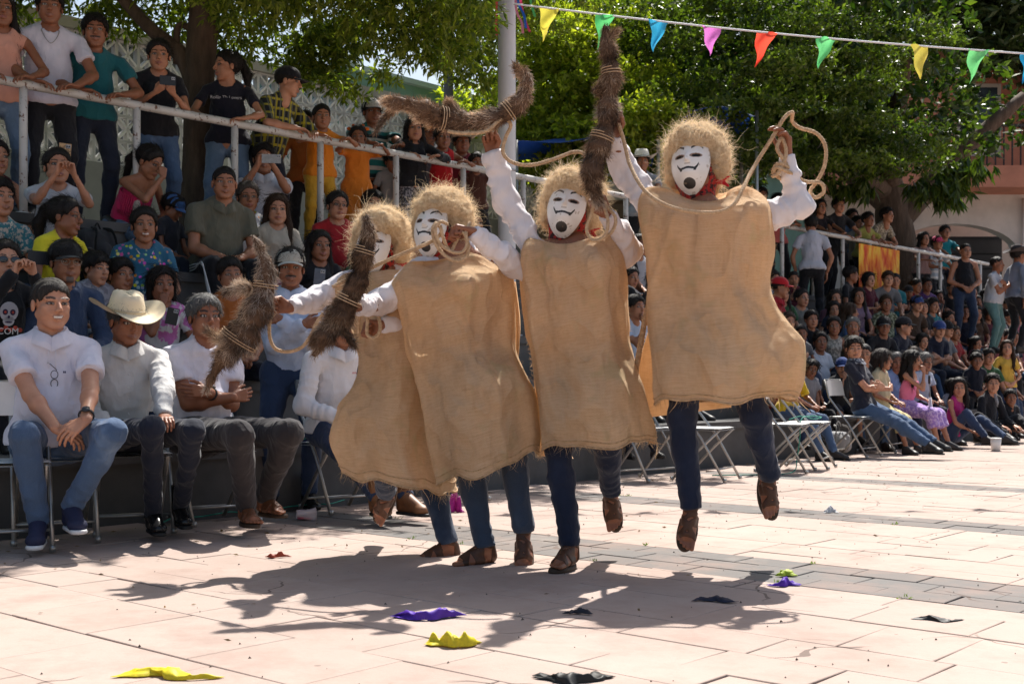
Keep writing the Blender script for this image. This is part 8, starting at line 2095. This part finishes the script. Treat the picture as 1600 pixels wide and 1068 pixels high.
# dry leaves and grit scattered on the paving, weeds in the joints
g = np.random.default_rng(5); n = 190; uu = g.uniform(-1, 9, n); nn2 = -np.abs(g.normal(0, 1, n))**1.1*1.7 - .15
P = np.array([un(a, b, .004) for a, b in zip(uu, nn2)]); D = g.normal(0, 1, (n, 3)); D[:, 2] = np.abs(D[:, 2])*.12
v, q, a = leaf_mesh(P, D, .028, .011, 6); o = ob('fallen_leaves', me_new('fallen_leaves', v, q, smooth=False, attr=a, attr_name='tint'), leafm('dry_leaf', (.07, .04, .02), (.22, .14, .06), .1)); o['kind'] = 'stuff'
n = 900; uu = g.uniform(-1.5, 9, n); nn2 = g.uniform(-7, 0, n); sc_ = g.uniform(.002, .006, n); parts = []
tv = np.array([[1,0,-.2],[-.5,.87,-.2],[-.5,-.87,-.2],[0,0,.9]]); tf = np.array([[0,1,3],[1,2,3],[2,0,3]])
for a_, b_, s_ in zip(uu, nn2, sc_): parts.append((tv*s_*g.uniform(.6, 1.4, 3) + un(a_, b_, .002), tf))
o = ob('grit', mesh_from('grit', parts, smooth=False), plain('grit', (.10, .08, .065), .9, .4)); o['kind'] = 'stuff'
P, D = [], []
for _ in range(14):
    e = random.choice([1.385, 1.975, 3.665, 4.075]); c = un(e, random.uniform(-4.8, -.6), .0)
    for _ in range(9): P.append(c + g.normal(0, .012, 3)*V(1, 1, 0)); D.append(g.normal(0, .7, 3) + V(0, 0, 1.1))
v, q, a = leaf_mesh(np.array(P), np.array(D), .022, .006, 9); o = ob('weeds', me_new('weeds', v, q, smooth=False, attr=a, attr_name='tint'), leafm('weed_green', (.08, .16, .02), (.20, .26, .04), .3)); o['kind'] = 'stuff'

# bags lying among the legs of the left crowd
def bag(label, px, n, z, c, c2, rz, sc_=1.0):
    p = row_pt(px, n)[0] + V(0, 0, z); t = thing('backpack', label, 'backpack', tuple(p), 'bags left on the bleachers', R(rz))
    f = Field(.05); f.cap((-.09*sc_, 0, .10), (.09*sc_, 0, .10), .09*sc_, k=.05); f.cap((-.08*sc_, 0, .24*sc_), (.08*sc_, 0, .24*sc_), .085*sc_, k=.06); f.cap((0, -.06, .10), (0, -.06, .16), .07*sc_, k=.03); f.plane((0, 0, .012), (0, 0, -1))
    v, q = f.mesh(.014); v = v + vnormals(v, q)*(wob(v, int(px), 22)*.006)[:, None]; ob('bag_body', me_new('bag_body', v, q), cloth(c), t)
    for s_ in (-1, 1): ob('strap', mesh_from('strap', [tube(catmull([V(s_*.07, -.08, .06), V(s_*.09, -.12, .17), V(s_*.07, -.10, .30), V(s_*.05, .0, .33)], 6), .016*sc_, 8, ell=.35)]), cloth(c2), t)
    ob('top_loop', mesh_from('top_loop', [tube(catmull([V(-.03, 0, .32), V(0, 0, .37), V(.03, 0, .32)], 6), .007, 6)]), cloth(c2), t)
bag('lilac backpack with coral straps beside the small boy in plaid shorts', 192, T1 + .30, Z[1] + .25, (.22, .19, .27), (.62, .09, .12), 30, 1.1)
bag('black bag on the step between the yellow shirt and the floral blouse', 168, T2 + .1, Z[2], (.02, .02, .025), (.05, .05, .055), 20)
bag('dark grey bag under the railing left of the pink topped woman', 152, T3 + .2, Z[3], (.05, .05, .055), (.02, .02, .02), 50)
bag('white plastic carrier bag against the wall behind the front chairs on the right', 1310, -.15, 0, (.35, .35, .36), (.4, .4, .4), 10, .8)
